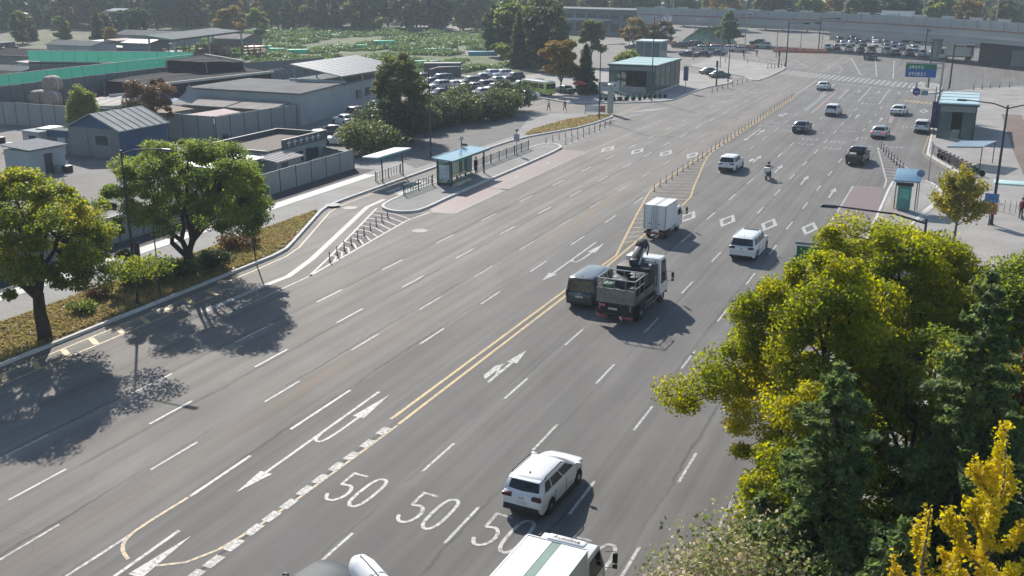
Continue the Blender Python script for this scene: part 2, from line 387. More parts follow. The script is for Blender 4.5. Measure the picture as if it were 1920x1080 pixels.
struct(sheet('tactile_strip', [(-5.5, 80), (-4.95, 80), (-4.95, 104), (-5.5, 104)], .156, mat('tactile_paving', (.23, .2, .17), .85)))
KX = smooth_line([(-9.7, 187.5), (-9.5, 208), (-6.2, 206), (-4.6, 198), (-5.6, 189)], 1, True)
slab('traffic_island', KX, .14, PLAZA); kerb(KX, closed=True)

# ======================= ROAD MARKINGS (sheets on the road, each a piece of it) =======================
ZM = .008
def mark(name, polys, m, z=ZM):
    v = []; f = []
    for p in polys:
        n = len(p); A = sum(p[i][0] * p[(i + 1) % n][1] - p[(i + 1) % n][0] * p[i][1] for i in range(n))
        if A < 0: p = p[::-1]
        k = len(v); v += [(q[0], q[1], z) for q in p]; f.append(tuple(range(k, k + n)))
    me = bpy.data.meshes.new(name); me.from_pydata(v, [], f); me.materials.append(m)
    return add(bpy.data.objects.new(name, me), road)
def line(name, pts, w, m, z=ZM, closed=False):
    if closed: pts = [pts[-1]] + list(pts) + [pts[0], pts[1]]
    L, Rr = strip_poly(pts, w)
    if closed: L = L[1:-1]; Rr = Rr[1:-1]
    return mark(name, [[L[i], L[i + 1], Rr[i + 1], Rr[i]] for i in range(len(L) - 1)], m, z)
def place(pts, loc, s=1.): return [(loc[0] + p[0] * s, loc[1] + p[1] * s) for p in pts]
dash_me = {}
def dash(x, y, L=2.9, w=.125, m=WHITE_P):
    k = (round(L, 1), w, m.name)
    if k not in dash_me:
        me = bpy.data.meshes.new('lane_dash'); me.from_pydata([(-w / 2, 0, 0), (w / 2, 0, 0), (w / 2, L, 0), (-w / 2, L, 0)], [], [(0, 1, 2, 3)]); me.materials.append(m); dash_me[k] = me
    o = add(bpy.data.objects.new('lane_dash', dash_me[k]), road); o.location = (x, y, ZM); return o
for x, y0, per, y1, m in ((-36.2, 3.0, 8.0, 190, WHITE_P), (-32.85, 1.5, 7.78, 195, WHITE_P), (-29.55, 5.9, 7.74, 195, WHITE_W), (-26.55, 46.95, 7.92, 91, WHITE_P),
                      (-19.07, .6, 8.26, 178, WHITE_P), (-15.62, 4.2, 8.28, 172, WHITE_P), (-12.2, 8.1, 8.25, 170, WHITE_P), (-9.03, 12.3, 8.25, 60, WHITE_P), (-6.7, 34, 8.2, 36, WHITE_W)):
    y = y0
    while y < y1: dash(x + (-.15 if (x == -12.2 and y > 80) else 0), y, m=m); y += per
for y in (104, 112, 120, 128, 136, 144, 152, 160): dash(-23.0, y, m=WHITE_W)
line('lane_line', [(-26.5, 28.0), (-26.55, 31.9)], .16, WHITE_P); line('lane_line', [(-26.55, 34.8), (-26.55, 39.8)], .16, WHITE_P)
line('lane_line', [(-26.55, 18), (-26.6, 20.5), (-26.55, 25)], .14, WHITE_W)
for x, ya, yb in ((-19.7, 175, 191), (-16.4, 173, 196), (-13.1, 171, 194.5), (-23.1, 178, 199)): line('solid_lane_line', [(x, ya), (x - .2, yb)], .16, WHITE_P)
line('solid_lane_line', [(-27.05, 176), (-27.3, 205)], .16, WHITE_P)
# double yellow centre line, hatched yellow refuge and the yellow edge along the delineators
line('centre_line', [(-22.93, 37.6), (-22.75, 60), (-22.5, 66), (-22.45, 69.3), (-25.1, 83), (-26.65, 91.5), (-27.0, 95), (-27.05, 176)], .17, YEL_P)
line('centre_line', [(-22.33, 37.3), (-22.3, 60), (-22.1, 66), (-22.36, 76), (-22.4, 88), (-22.6, 91.5), (-23.5, 96.2), (-25.6, 108.7), (-26.4, 113.8), (-26.65, 118), (-26.7, 176)], .17, YEL_P)
for k in range(26):
    y = 73 + k * 1.62
    xl = np.interp(y, [69.3, 83, 91.5, 95, 176], [-22.45, -25.1, -26.65, -27, -27.05]) + .1
    y2 = y + 1.0; xr = np.interp(y2, [66, 88, 91.5, 96.2, 108.7, 113.8], [-22.2, -22.4, -22.6, -23.5, -25.6, -26.4]) - .1
    if xr - xl > .4: line('hatch_bar', [(xl, y), (xr, y2)], .15, YEL_W)
# U-turn pocket outline: yellow line, white blocks beside it, and its rounded end
line('turn_pocket_line', [(-22.3, 37.2), (-22.45, 30), (-22.6, 27.2), (-22.9, 25.3), (-23.4, 24.2), (-24.2, 23.6)], .13, YEL_W)
line('turn_pocket_line', smooth_line([(-26.5, 27.9), (-26.6, 25.8), (-26.55, 24.6), (-26.1, 23.9), (-25.4, 23.5)], 2), .15, YEL_W, .013)
for p in ((-22.57, 36.39), (-22.54, 34.97), (-22.54, 33.66), (-22.57, 32.56), (-22.57, 31.37), (-22.57, 30.28), (-22.52, 29.12), (-22.55, 28.07), (-22.56, 27.0), (-22.56, 25.82), (-22.51, 24.65), (-22.54, 23.65)):
    x, y = p; mark('dash_block', [[(x - .22, y - .42), (x + .18, y - .42), (x + .18, y + .38), (x - .22, y + .38)]], WHITE_W, .011)
def arrowhead(tip, base, w):
    t, b2 = Vector(tip), Vector(base); d = (b2 - t); n = Vector((-d.y, d.x)).normalized() * w / 2
    return [t, b2 + n, b2 - n]
def uturn(x, y):
    mark('turn_arrow', [arrowhead((x - .02, y - 1.0), (x + .03, y + .9), .62)], WHITE_P, .012)
    line('turn_arrow_shaft', [(x, y + .8), (x - .12, y + 10.2)], .15, WHITE_P)
    line('turn_arrow_hook', smooth_line([(x - .03, y + 5.0), (x + .08, y + 4.3), (x + .5, y + 4.2), (x + .6, y + 5.4), (x + .58, y + 7.4)], 2), .15, WHITE_P, .010)
    mark('turn_arrow', [arrowhead((x + .55, y + 10.1), (x + .56, y + 7.2), .62)], WHITE_P, .012)
uturn(-25.0, 30.0); uturn(-24.95, 62.1); uturn(-24.98, 15.6); uturn(-24.9, 127)
def straight(x, y, s=1.): 
    line('straight_arrow_shaft', [(x, y), (x, y + 3.2 * s)], .16, WHITE_P)
    mark('straight_arrow', [arrowhead((x, y + 5. * s), (x, y + 3. * s), .62)], WHITE_P, .012)
def straight_left(x, y):
    straight(x, y); line('left_arrow_arm', [(x, y + 1.1), (x - .38, y + 2.2)], .17, WHITE_P, .010)
    mark('left_arrow', [[(x - .28, y + 2.75), (x - .62, y + 2.2), (x - .6, y + .75), (x - .3, y + .3), (x - .28, y + 1.2)]], WHITE_P, .012)
straight_left(-20.7, 43.5); straight_left(-20.9, 111.5); straight(-17.66, 106.5); straight(-14.2, 101.4); straight(-10.87, 96.2)
straight_left(-24.5, 150)
for x in (-17.9, -14.6, -11.3): straight(x, 186, .8)
straight(-14.6, 152); straight(-11.2, 150)
def stroke(name, pts, w, loc): line(name, place(pts, loc), w, WHITE_W)
def fifty(x, y):
    line('speed_digit', place([(-.15, 2.35), (-.82, 2.4), (-.8, 1.35)], (x, y)), .14, WHITE_W)
    line('speed_digit', smooth_line(place([(-.8, 1.35), (-.35, 1.45), (-.12, 1.0), (-.15, .45), (-.4, .05), (-.72, .1), (-.88, .5)], (x, y)), 2), .15, WHITE_P, .011)
    o = smooth_line(place([(.22, .5), (.25, 1.9), (.42, 2.4), (.75, 2.4), (.9, 1.9), (.88, .5), (.7, 0), (.4, 0)], (x, y)), 2, True)
    line('speed_digit', o, .15, WHITE_P, .011, True)
fifty(-20.75, 29.95); fifty(-17.3, 29.65); fifty(-13.95, 29.35); fifty(-10.6, 29.0)
def diamond(x, y):
    o = [(x, y + 2.45), (x + .68, y), (x, y - 2.45), (x - .68, y)]; i = [(x, y + 1.45), (x + .36, y), (x, y - 1.45), (x - .36, y)]
    mark('diamond_mark', [[o[k], o[(k + 1) % 4], i[(k + 1) % 4], i[k]] for k in range(4)], WHITE_P)
for x in (-20.8, -17.4, -13.95, -10.7): diamond(x, 83.5)
for x in (-38.2, -34.6, -31.2, -28.1): diamond(x, 113.5)
diamond(-6.2, 165)
# kerb-side yellow lines and no-parking ladder on the left
line('edge_line', [(-44.25, -20), (-44.25, 55), (-44.45, 59.2), (-45.0, 61.5), (-49.6, 72.6), (-50.2, 75.5), (-50.3, 84)], .13, YEL_W)
line('edge_line', [(-43.0, -20), (-43.0, 50)], .13, YEL_W)
for k in range(11): line('no_parking_bar', [(-44.15, 30.2 + k * 2.0), (-43.1, 29.6 + k * 2.0)], .34, YEL_P, .010)
line('cycle_lane_line', [(-41.5, 46.5), (-41.45, 52), (-41.25, 55), (-42.3, 59.3), (-47.7, 75.6), (-47.95, 79)], .46, PALE_P)
line('edge_line', [(-39.85, 48), (-39.95, 56)], .12, WHITE_W)
# chevron taper before the bus stop island
line('taper_line', [(-39.95, 55.6), (-41.55, 60.6), (-46.7, 75.6)], .16, WHITE_P); line('taper_line', [(-39.95, 55.6), (-41.95, 72.6), (-41.65, 76.2)], .16, WHITE_P)
struct(sheet('taper_surface', [(-40.6, 59), (-41.9, 72.7), (-41.75, 75.5), (-44, 74.6), (-46.0, 74.8), (-46.4, 74.9), (-41.6, 60.8)], .004, mat('dull_red_asphalt', (.125, .11, .108), .9, var=.15)))
for k in range(12):
    y = 59.8 + k * 1.25; t = (y - 55.6) / 20.
    xi = np.interp(y + 1.0, [55.6, 60.6, 75.6], [-39.95, -41.55, -46.7]); xo = np.interp(y - .4, [55.6, 72.6, 76.2], [-39.95, -41.95, -41.65])
    xm = lerp(xi, xo, .5)
    line('chevron_bar', [(xi + .1, y + 1.0), (xm, y + .75), (xo - .1, y - .4)], .15, WHITE_W)
line('edge_line', [(-41.7, 76.2), (-39.5, 76.6)], .14, WHITE_P)
mark('bus_lane_surface', [[(-42.7, 78), (-41.6, 76.3), (-39.55, 76.7), (-39.8, 111), (-42.9, 111)]], RED_P, .004)
line('edge_line', [(-39.5, 76.6), (-39.75, 111), (-39.3, 140)], .14, WHITE_W)
for y in (92, 100.5): line('bus_lane_mark', [(-41.4, y), (-41.0, y + 1.5), (-41.6, y + 2.6)], .15, WHITE_W)
for x, y in ((-49.3, 83.2), (-48.5, 83.0), (-47.9, 82.6), (-49.0, 86.8), (-48.3, 86.3)): line('crossing_bar', [(x, y - 1.3), (x, y + 1.3)], .38, WHITE_P)
line('edge_line', [(-49.7, 90), (-47.4, 88.6)], .2, WHITE_W)
# far taper with delineators on the left, beyond the island
line('taper_line', [(-46.4, 113.5), (-44.6, 131)], .14, WHITE_W); line('taper_line', [(-43.6, 113.5), (-43.8, 131)], .14, WHITE_W)
for k in range(9): line('chevron_bar', [(-46.2 + k * .19, 114.6 + k * 1.9), (-43.9, 115.6 + k * 1.9)], .14, WHITE_W)
line('edge_line', [(-46.0, 136), (-43.5, 146)], .3, WHITE_W)
for k in range(6): line('crossing_bar', [(-45.6 + k * .45, 146 + k * .5), (-44.4 + k * .45, 150 + k * .5)], .3, WHITE_W)
mark('pavement_patch', [[(-45.3, 130), (-44.6, 130), (-44.8, 137), (-45.5, 137)]], DARK_W, .005)
# right bus bay and hatched taper
mark('bus_lane_surface', [[(-9.35, 58), (-6.2, 58), (-6.25, 92), (-6.65, 102.8), (-9.4, 102.6)]], RED_P, .004)
line('edge_line', [(-9.25, 52), (-9.35, 76), (-9.45, 102.7), (-6.65, 102.9)], .15, WHITE_P)
line('taper_line', [(-9.41, 127.8), (-6.7, 106.8), (-6.6, 102.9)], .16, WHITE_P); line('taper_line', [(-9.41, 127.8), (-4.1, 111.2)], .16, WHITE_P)
for k in range(10):
    y = 124.2 - k * 1.75; xl = np.interp(y, [106.8, 127.8], [-6.7, -9.41]); xr = np.interp(y, [111.2, 127.8], [-4.1, -9.41])
    if y < 111.2: xr = -4.3
    line('hatch_bar', [(xl + .1, y), (xr - .1, y + .1)], .28, PINK_P if k < 7 else WHITE_W)
line('edge_line', [(-4.25, 186), (-4.4, 155), (-4.3, 141), (-4.3, 125.6), (-3.6, 122.2), (.1, 111.2), (1.0, 108)], .12, YEL_W)
for k in range(5): line('crossing_bar', [(-2.4 + k * .9, 99.5 + k * .8), (-1.9 + k * .9, 102.5 + k * .8)], .4, WHITE_P)
for k in range(8): line('no_parking_bar', [(-9.6 + k * .62, 176 - k * .35), (-9.3 + k * .62, 178.6 - k * .35)], .3, YEL_P)
line('edge_line', [(-9.5, 184), (-5.2, 181)], .2, WHITE_W)
line('guide_line', [(-9.8, 150), (-10.3, 168)], .5, PINK_P); line('guide_line', [(-22.4, 158), (-22.6, 182)], .6, BLUE_P); line('guide_line', [(-21.2, 156), (-21.4, 186)], .3, PINK_P)
# worn lettering blocks on the approach lanes: rows of short strokes, too worn to read
rr = random.Random(4)
for x, ys in ((-24.6, (139, 143)), (-21.1, (136, 141)), (-17.6, (126, 130, 136)), (-14.2, (124, 129, 139)), (-11, (127, 134)), (-17.9, (172, 180)), (-14.6, (170, 179)), (-11.4, (168, 177)), (-7, (146,)), (-21.4, (170, 190)), (-37.5, (175,)), (-33.8, (178,)), (-30.2, (181,)), (-7.6, (128,))):
    for y in ys:
        for k in range(4):
            xx = x - .9 + k * .55
            line('lettering_stroke', [(xx, y + rr.uniform(-.2, .2)), (xx + rr.uniform(-.1, .3), y + rr.uniform(.8, 1.6))], .14, WHITE_W)
            if rr.random() < .7: line('lettering_stroke', [(xx - .1, y + .8), (xx + .35, y + .8 + rr.uniform(-.2, .2))], .16, WHITE_W, .010)
# far crossing: zebra, stop line and guide lines through the junction
def zebra(a, b, depth, n, w, m=WHITE_P):
    for k in range(n):
        t = k / (n - 1); x, y = lerp(a[0], b[0], t), lerp(a[1], b[1], t)
        mark('zebra_bar', [[(x - w / 2, y), (x + w / 2, y), (x + w / 2 + .2, y + depth), (x - w / 2 + .2, y + depth)]], m)
zebra((-35.6, 214), (-22.6, 205.2), 9, 14, .5, WHITE_W); zebra((-21.6, 204.6), (-10.4, 197.3), 9, 12, .52, WHITE_W)
line('stop_line', [(-23.2, 200.5), (-10.0, 191.3)], .4, WHITE_W)
for a, b in ((((-14.2, 213)), (-17.4, 258)), ((-17.5, 216), (-22.5, 268)), ((-20.8, 219), (-27.5, 262))): line('solid_lane_line', [a, b], .2, WHITE_P)
line('guide_line', smooth_line([(-25.4, 221), (-25.6, 232), (-29, 243), (-42, 262)], 2), .2, WHITE_W); line('guide_line', smooth_line([(-28.8, 223), (-28.2, 232), (-31, 243), (-46, 256)], 2), .2, WHITE_W)
for x in (-33, -37.5): line('guide_line', [(x, 232), (x - 12, 268)], .2, WHITE_W)
zebra((-38.5, 236), (-52, 250), 3, 9, .5, WHITE_W)
for p in ((-48.86, 74.7), (-39.2, 69.9), (-50.6, 74.6)):
    d = MB().lathe([(.05, 0), (.62, 0), (.66, .012), (.6, .022), (.1, .024)], 20).build('manhole_cover', mat('manhole_iron', (.23, .225, .215), .7, var=.2), road); d.location = (p[0], p[1], .006 if p[0] > -50 else .15)
# bollard-free tarmac yards behind the left fences
struct(sheet('yard', [(-66, 20), (-66, 136), (-86, 136), (-130, 110), (-130, 20)], .01, mat('yard_tarmac', (.155, .148, .142), .9, var=.22, scale=.25)))
struct(sheet('car_park', [(-66, 141), (-73, 140), (-105, 168), (-100, 186), (-72, 186), (-62, 160)], .012, mat('gravel_lot', (.26, .235, .215), .95, var=.2, scale=.6)))
struct(sheet('parking_ground', [(-64, 205), (-40, 268), (-100, 285), (-130, 240)], .012, mat('pale_lot', (.185, .17, .158), .95, var=.2, scale=.3)))
# ======================= VEHICLES =======================
def paint(name, c, rough=.32, metal=0.): return mat('paint_' + name, c, rough, metal, var=.04, scale=.8, spec=.5, coat=.6)
GLASS = mat('car_glass', (.012, .014, .017), .07, var=.2, spec=.5)
TYRE = mat('tyre_rubber', (.018, .018, .018), .85, var=.2, scale=8); RIM = mat('alloy_rim', (.38, .38, .39), .35, .8)
BLACKP = mat('black_plastic', (.022, .022, .024), .6, var=.15); CHROME = mat('bright_metal', (.6, .6, .6), .25, .9)
REDL = mat('tail_lamp', (.07, .012, .014), .2, var=.1, spec=.5); HEADL = mat('head_lamp', (.62, .64, .66), .15, var=.1, spec=.6)
BRAKE = mat('lit_brake_lamp', (.5, .05, .06), .3, emit=(1, .12, .14, .35)); PLATE = mat('number_plate', (.55, .56, .55), .5, var=.05)
P_WHITE = paint('white', (.68, .68, .68)); P_SILVER = paint('silver', (.36, .37, .38), .3, .5); P_GREY = paint('grey', (.045, .05, .056), .3, .2)
P_BLACK = paint('black', (.014, .015, .018)); P_NAVY = paint('navy', (.03, .045, .085)); P_RED = paint('maroon', (.10, .012, .018)); P_GREEN = paint('bottle_green', (.03, .06, .055)); P_BEIGE = paint('beige', (.36, .33, .28)); P_STEEL = mat('paint_steel_blue', (.05, .066, .08), .55, 0., var=.04, spec=.15)
P_YELLOW = paint('yellow_green', (.45, .50, .10))
wheel_cache = {}
def wheel(root, x, y, r, w=.21, rim=RIM):
    k = (r, w)
    if k not in wheel_cache:
        a = MB().lathe([(r * .62, -w / 2), (r * .95, -w / 2), (r, -w * .3), (r, w * .3), (r * .95, w / 2), (r * .62, w / 2)], 20, axis='X').mesh('tyre', TYRE, True)
        b = MB().lathe([(r * .2, -w * .52), (r * .6, -w * .46), (r * .63, -w * .3), (r * .63, w * .3), (r * .6, w * .46), (r * .2, w * .52)], 14, axis='X').mesh('rim', rim, True)
        wheel_cache[k] = (a, b)
    t = add(bpy.data.objects.new('wheel', wheel_cache[k][0]), root); t.location = (x, y, r)
    add(bpy.data.objects.new('rim', wheel_cache[k][1]), t)
def car(name, label, cat, S, pm, loc=(0, 0), rz=0., group=None, brake=False):
    """S: L W H belt hood wsb wst rt rb (y of windscreen base/top, rear top/base), wb wheelbase, r wheel radius, deck height behind"""
    g = lambda k, d=None: S.get(k, d)
    L, W, H, belt, hood = S['L'], S['W'], S['H'], S['belt'], S['hood']; r = g('r', .33); wb = S['wb']; fo = g('front_overhang', (L - wb) * .48)
    yf = L / 2 - fo; yr = yf - wb; deck = g('deck', belt); zb = g('clear', .22)
    root = thing(name, label, cat, loc, rz, group)
    Ra = r + .055
    ys = set(np.round(np.linspace(-L / 2, L / 2, 17), 3)) | {round(-L / 2 + .06, 3), round(-L / 2 + .16, 3), round(L / 2 - .06, 3), round(L / 2 - .18, 3)}
    for c in (yf, yr): ys |= {round(c + Ra * math.cos(R(a)), 3) for a in range(0, 181, 20)}
    ys = sorted(ys)
    top_y = [-L / 2, -L / 2 + .05, -L / 2 + .18, S['rb'] + .05, S['wsb'] - .25, S['wsb'], L / 2 - .45, L / 2 - .14, L / 2 - .03, L / 2]
    top_z = [deck - .34, deck - .1, deck - .015, deck, belt, lerp(belt, hood, .6), hood - .05, hood - .14, hood - .27, hood - .42]
    w_y = [-L / 2, -L / 2 + .05, -L / 2 + .2, -L / 2 + .75, 0, L / 2 - .9, L / 2 - .45, L / 2 - .2, L / 2 - .06, L / 2]
    w_f = [.86, .92, .965, 1, 1, .985, .93, .85, .74, .6]
    b_y = [-L / 2, -L / 2 + .12, -L / 2 + .6, L / 2 - .6, L / 2 - .1, L / 2]; b_z = [zb + .2, zb + .06, zb, zb, zb + .03, zb + .12]
    vs = []; fs = []; n = 17
    for y in ys:
        t = np.interp(y, top_y, top_z); w = W / 2 * np.interp(y, w_y, w_f); b0 = np.interp(y, b_y, b_z)
        ar = max([r + math.sqrt(max(0, Ra * Ra - (y - c) ** 2)) if abs(y - c) < Ra else -1 for c in (yf, yr)])
        h = t - b0
        half = [(.70 * w, b0), (.955 * w, max(b0 + .015, ar)), (.99 * w, max(b0 + .32 * h, ar + .012)), (1.0 * w, max(b0 + .62 * h, ar + .03)), (.985 * w, t - .11), (.945 * w, t - .03), (.84 * w, t)]
        ring = [(0, b0)] + half + [(0, t + .02)] + [(-x, z) for x, z in half[::-1]]
        ring = ring[:16]
        vs += [(x, y, z) for x, z in ring]
    n = 16
    for i in range(len(ys) - 1):
        for k in range(n): k2 = (k + 1) % n; fs.append((i * n + k, i * n + k2, (i + 1) * n + k2, (i + 1) * n + k))
    fs.append(tuple(range(n))); fs.append(tuple(range((len(ys) - 1) * n, len(ys) * n))[::-1])
    body = MB().raw(vs, [f[::-1] for f in fs]).build('body', None, root, True, ang=42); body.data.materials.append(pm); set_mat(body, pm)
    # greenhouse
    def loop(yF, yR, hw, bf, br, z):
        P = []
        for i in range(5): u = -1 + i / 2; P.append((hw * u, yF - bf * u * u, z))
        for i in range(1, 5): t = i / 4; P.append((hw * (1 + .025 * (1 - (2 * t - 1) ** 2)), lerp(yF - bf, yR + br, t), z))
        for i in range(1, 5): u = 1 - i / 2; P.append((hw * u, yR + br * u * u, z))
        for i in range(1, 4): t = i / 4; P.append((-hw * (1 + .025 * (1 - (2 * t - 1) ** 2)), lerp(yR + br, yF - bf, t), z))
        return P
    wB = W / 2 * .925; wT = W / 2 * g('tumble', .76)
    L0 = loop(S['wsb'], S['rb'], wB, .22, g('rbow', .12), belt - .04); L1 = loop(S['wst'], S['rt'], wT, .12, g('rbow', .12) * .7, H - .10)
    L2 = loop(S['wst'] - .06, S['rt'] + .07, wT - .07, .1, .08, H - .045); L3 = loop(S['wst'] - .3, S['rt'] + .3, wT - .28, .06, .05, H - .008)
    V = L0 + L1 + L2 + L3 + [(0, (S['wst'] + S['rt']) / 2, H)]; F = []
    for a in range(3):
        for k in range(16): k2 = (k + 1) % 16; F.append((a * 16 + k, a * 16 + k2, a * 16 + 16 + k2, a * 16 + 16 + k)[::-1])
    for k in range(16): F.append((48 + (k + 1) % 16, 48 + k, 64))
    roof = MB().raw(V, F).build('roof', None, root, True, ang=50); roof.data.materials.append(pm); set_mat(roof, g('roofmat', pm))
    def patch(nm, i0, i1, v0, v1, m=GLASS, cols=4, off=.008, t0=0., t1=1.):
        def P(u, v):
            f = i0 + (i1 - i0) * u; k = min(int(f), max(i0, i1) - 1); fr = f - k
            A = Vector(L0[k % 16]).lerp(Vector(L0[(k + 1) % 16]), fr); B = Vector(L1[k % 16]).lerp(Vector(L1[(k + 1) % 16]), fr)
            return A.lerp(B, v)
        VV = []; FF = []
        for c in range(cols + 1):
            u = lerp(t0, t1, c / cols)
            for v in (v0, v1):
                p = P(u, v); du = P(min(u + .02, 1), v) - P(max(u - .02, 0), v); dvv = P(u, .9) - P(u, .1)
                nn = dvv.cross(du).normalized(); VV.append(p + nn * off)
        for c in range(cols): FF.append((c * 2, c * 2 + 1, c * 2 + 3, c * 2 + 2))
        return MB().raw(VV, FF).build(nm, m, root, True, ang=60)
    vb = .10
    patch('windscreen', 0, 4, vb, .95, t0=.05, t1=.95); patch('rear_window', 8, 12, g('rwb', .12), .93, t0=g('rwi', .06), t1=1 - g('rwi', .06))
    sw = g('sidewin', ((.06, .40), (.43, .74), (.77, .95)))
    for (a, b2) in sw:
        patch('side_window', 4, 8, .16, .90, t0=a, t1=b2); patch('side_window', 12, 16, .16, .90, t0=1 - b2, t1=1 - a)
    e = W / 2 * .86
    # lamps, bumpers, plates, mirrors
    for s in (-1, 1):
        lw, lh, lz = g('tail', (.34, .15, belt - .18)); lx = s * (e - lw / 2 + .045)
        MB().box((lx, -L / 2 + .055, lz), (lw, .14, lh), tz=.9).build('tail_lamp', BRAKE if brake else REDL, root, bevel=.015)
        MB().box((s * (W / 2 * .62), L / 2 - .2, hood - .27), (.34, .24, .12)).build('headlight', HEADL, root, bevel=.02)
        m = MB(); m.box((s * (W / 2 + .09), S['wsb'] - .42, belt + .06), (.20, .11, .14)); m.box((s * (W / 2 - .02), S['wsb'] - .40, belt + .02), (.12, .05, .05))
        mm = m.build('mirror', g('mirrormat', pm), root, bevel=.012)
        for yy in (yf, yr): wheel(root, s * (W / 2 - .125), yy, r)
        m = MB().span((s * (W / 2 * .93), yr + Ra + .02, zb - .02), (s * (W / 2 * 1.004), yf - Ra - .02, zb + .10)); m.build('sill', BLACKP if g('clad') else pm, root)
    MB().box((0, -L / 2 + .01, deck - .36), (.50, .03, .12)).build('number_plate', PLATE, root)
    bz = zb + .16; MB().box((0, -L / 2 + .06, bz + (.06 if g('clad') else 0)), (W * .86, .18, .26 if g('clad') else .14), tz=.97).build('rear_bumper', BLACKP if g('clad') else g('bumper', BLACKP), root, bevel=.03)
    MB().box((0, L / 2 - .05, hood - .42), (W * .5, .12, .18)).build('grille', BLACKP, root, bevel=.02)
    MB().box((0, L / 2 - .08, zb + .16), (W * .66, .16, .12)).build('front_bumper', BLACKP, root, bevel=.02)
    for s in (-1, 1):
        for yy in g('doors', (S['wsb'] - .35, .02, -1.02)):
            xx = s * (W / 2 + .002); MB().span((xx - .004, yy - .008, zb + .16), (xx + .004, yy + .008, belt - .1)).build('door_seam', BLACKP, root)
        for yy in g('doors', (S['wsb'] - .35, .02, -1.02))[1:]: MB().box((s * (W / 2 + .012), yy + .14, belt - .2), (.03, .16, .035)).build('door_handle', pm, root)
    MB().box((0, -L / 2 - .005, deck - .17), (.22, .03, .05)).build('tailgate_badge', CHROME, root)
    if g('rails'):
        for s in (-1, 1):
            MB().tube([(s * (wT - .03), S['rt'] + .22, H - .055), (s * (wT - .025), S['rt'] + .34, H + .012), (s * (wT - .025), S['wst'] - .42, H + .012), (s * (wT - .03), S['wst'] - .3, H - .055)], .028, 6).build('roof_rail', g('railmat', BLACKP), root)
    if g('spoiler'): MB().box((0, S['rt'] - .02, H - .085), (wT * 1.86, .26, .04), tz=.96).build('spoiler', pm, root, bevel=.012)
    if g('sunroof'):
        y0, y1 = g('sunroof'); MB().box((0, (y0 + y1) / 2, H - .0), (wT * 1.4, abs(y1 - y0), .03)).build('sunroof', GLASS, root, bevel=.012)
    MB().raw([(0, S['rt'] + .52, H - .01), (.025, S['rt'] + .36, H - .01), (-.025, S['rt'] + .36, H - .01), (0, S['rt'] + .34, H + .07)], [(0, 2, 1), (0, 1, 3), (1, 2, 3), (2, 0, 3)]).build('antenna_fin', BLACKP, root)
    return root
SUV = dict(L=4.37, W=1.80, H=1.61, belt=1.05, hood=1.02, wsb=1.42, wst=.34, rt=-1.80, rb=-2.08, wb=2.63, r=.34, clad=True, rails=True, spoiler=True, tail=(.40, .15, .93), rwb=.2, rwi=.1, tumble=.80)
SUV2 = dict(L=4.55, W=1.86, H=1.66, belt=1.06, hood=1.04, wsb=1.05, wst=.35, rt=-1.85, rb=-2.12, wb=2.68, r=.35, clad=True, spoiler=True, tail=(.5, .12, .95), tumble=.79)
MPV = dict(L=5.1, W=1.96, H=1.74, belt=1.10, hood=1.05, wsb=1.42, wst=.72, rt=-2.2, rb=-2.42, wb=3.06, r=.36, rails=True, railmat=CHROME, spoiler=True, sunroof=(.15, .5), tail=(.42, .15, 1.0), rwb=.1, tumble=.80, sidewin=((.06, .33), (.36, .66), (.69, .95)))
VAN = dict(L=5.15, W=1.95, H=1.95, belt=1.15, hood=1.12, wsb=1.75, wst=1.08, rt=-2.36, rb=-2.50, wb=3.2, r=.34, tail=(.13, .42, .98), rwb=.05, tumble=.84, sidewin=((.05, .30), (.33, .63), (.66, .96)), front_overhang=.9)
SEDAN = dict(L=4.78, W=1.84, H=1.45, belt=.93, hood=.90, deck=.98, wsb=1.02, wst=.22, rt=-1.22, rb=-1.85, wb=2.8, r=.33, tail=(.46, .13, .80), rwb=.08, tumble=.72, sidewin=((.12, .50), (.53, .86)))
HATCH = dict(L=3.6, W=1.6, H=1.5, belt=.98, hood=.95, wsb=.95, wst=.35, rt=-1.42, rb=-1.66, wb=2.38, r=.29, tail=(.16, .3, .9), tumble=.78)
PICK = dict(L=5.3, W=1.95, H=1.80, belt=1.12, hood=1.10, deck=.82, wsb=1.25, wst=.62, rt=-.62, rb=-.80, wb=3.15, r=.39, clad=True, clear=.32, tail=(.12, .3, .92), rwb=.12, tumble=.78, sidewin=((.10, .50), (.54, .92)))
HEAD = 0.0
car('parked_van' if 0 else 'suv', 'white compact SUV with black roof rails driving beside the 50 markings', 'car', SUV, P_WHITE, (-13.65, 33.95), R(-3))
car('minivan', 'white minivan with silver roof rails just below the diamond road marks', 'minivan', MPV, P_WHITE, (-13.67, 73.9), R(-2))
car('van', 'dark grey van driving to the left of the crane truck', 'van', VAN, P_GREY, (-20.55, 59.0), R(-1))
car('suv', 'white SUV with light bar tail lamps left of the motorcycle', 'car', SUV2, P_WHITE, (-22.2, 106.7), R(-2))
car('sedan', 'charcoal sedan driving in the second lane past the yellow delineators', 'car', SEDAN, P_GREY, (-19.6, 137), R(-3))
car('suv', 'white SUV with dark rear window ahead of the charcoal sedan', 'car', SUV2, P_WHITE, (-18.0, 155.3), R(-3))
car('sedan', 'white sedan nearest the far zebra crossing in the left turn lanes', 'car', SEDAN, P_WHITE, (-23.9, 189), R(-4))
car('sedan', 'silver sedan with lit red brake lamps ahead of the pickup', 'car', SEDAN, P_SILVER, (-9.9, 136.5), R(-4), brake=True)
car('sedan', 'white sedan at the mouth of the right slip lane', 'car', SEDAN, P_WHITE, (-9.3, 159.8), R(-8))
car('suv', 'white SUV hugging the right kerb beside the glass station entrance', 'car', SUV2, P_WHITE, (-5.3, 143.2), R(-2))
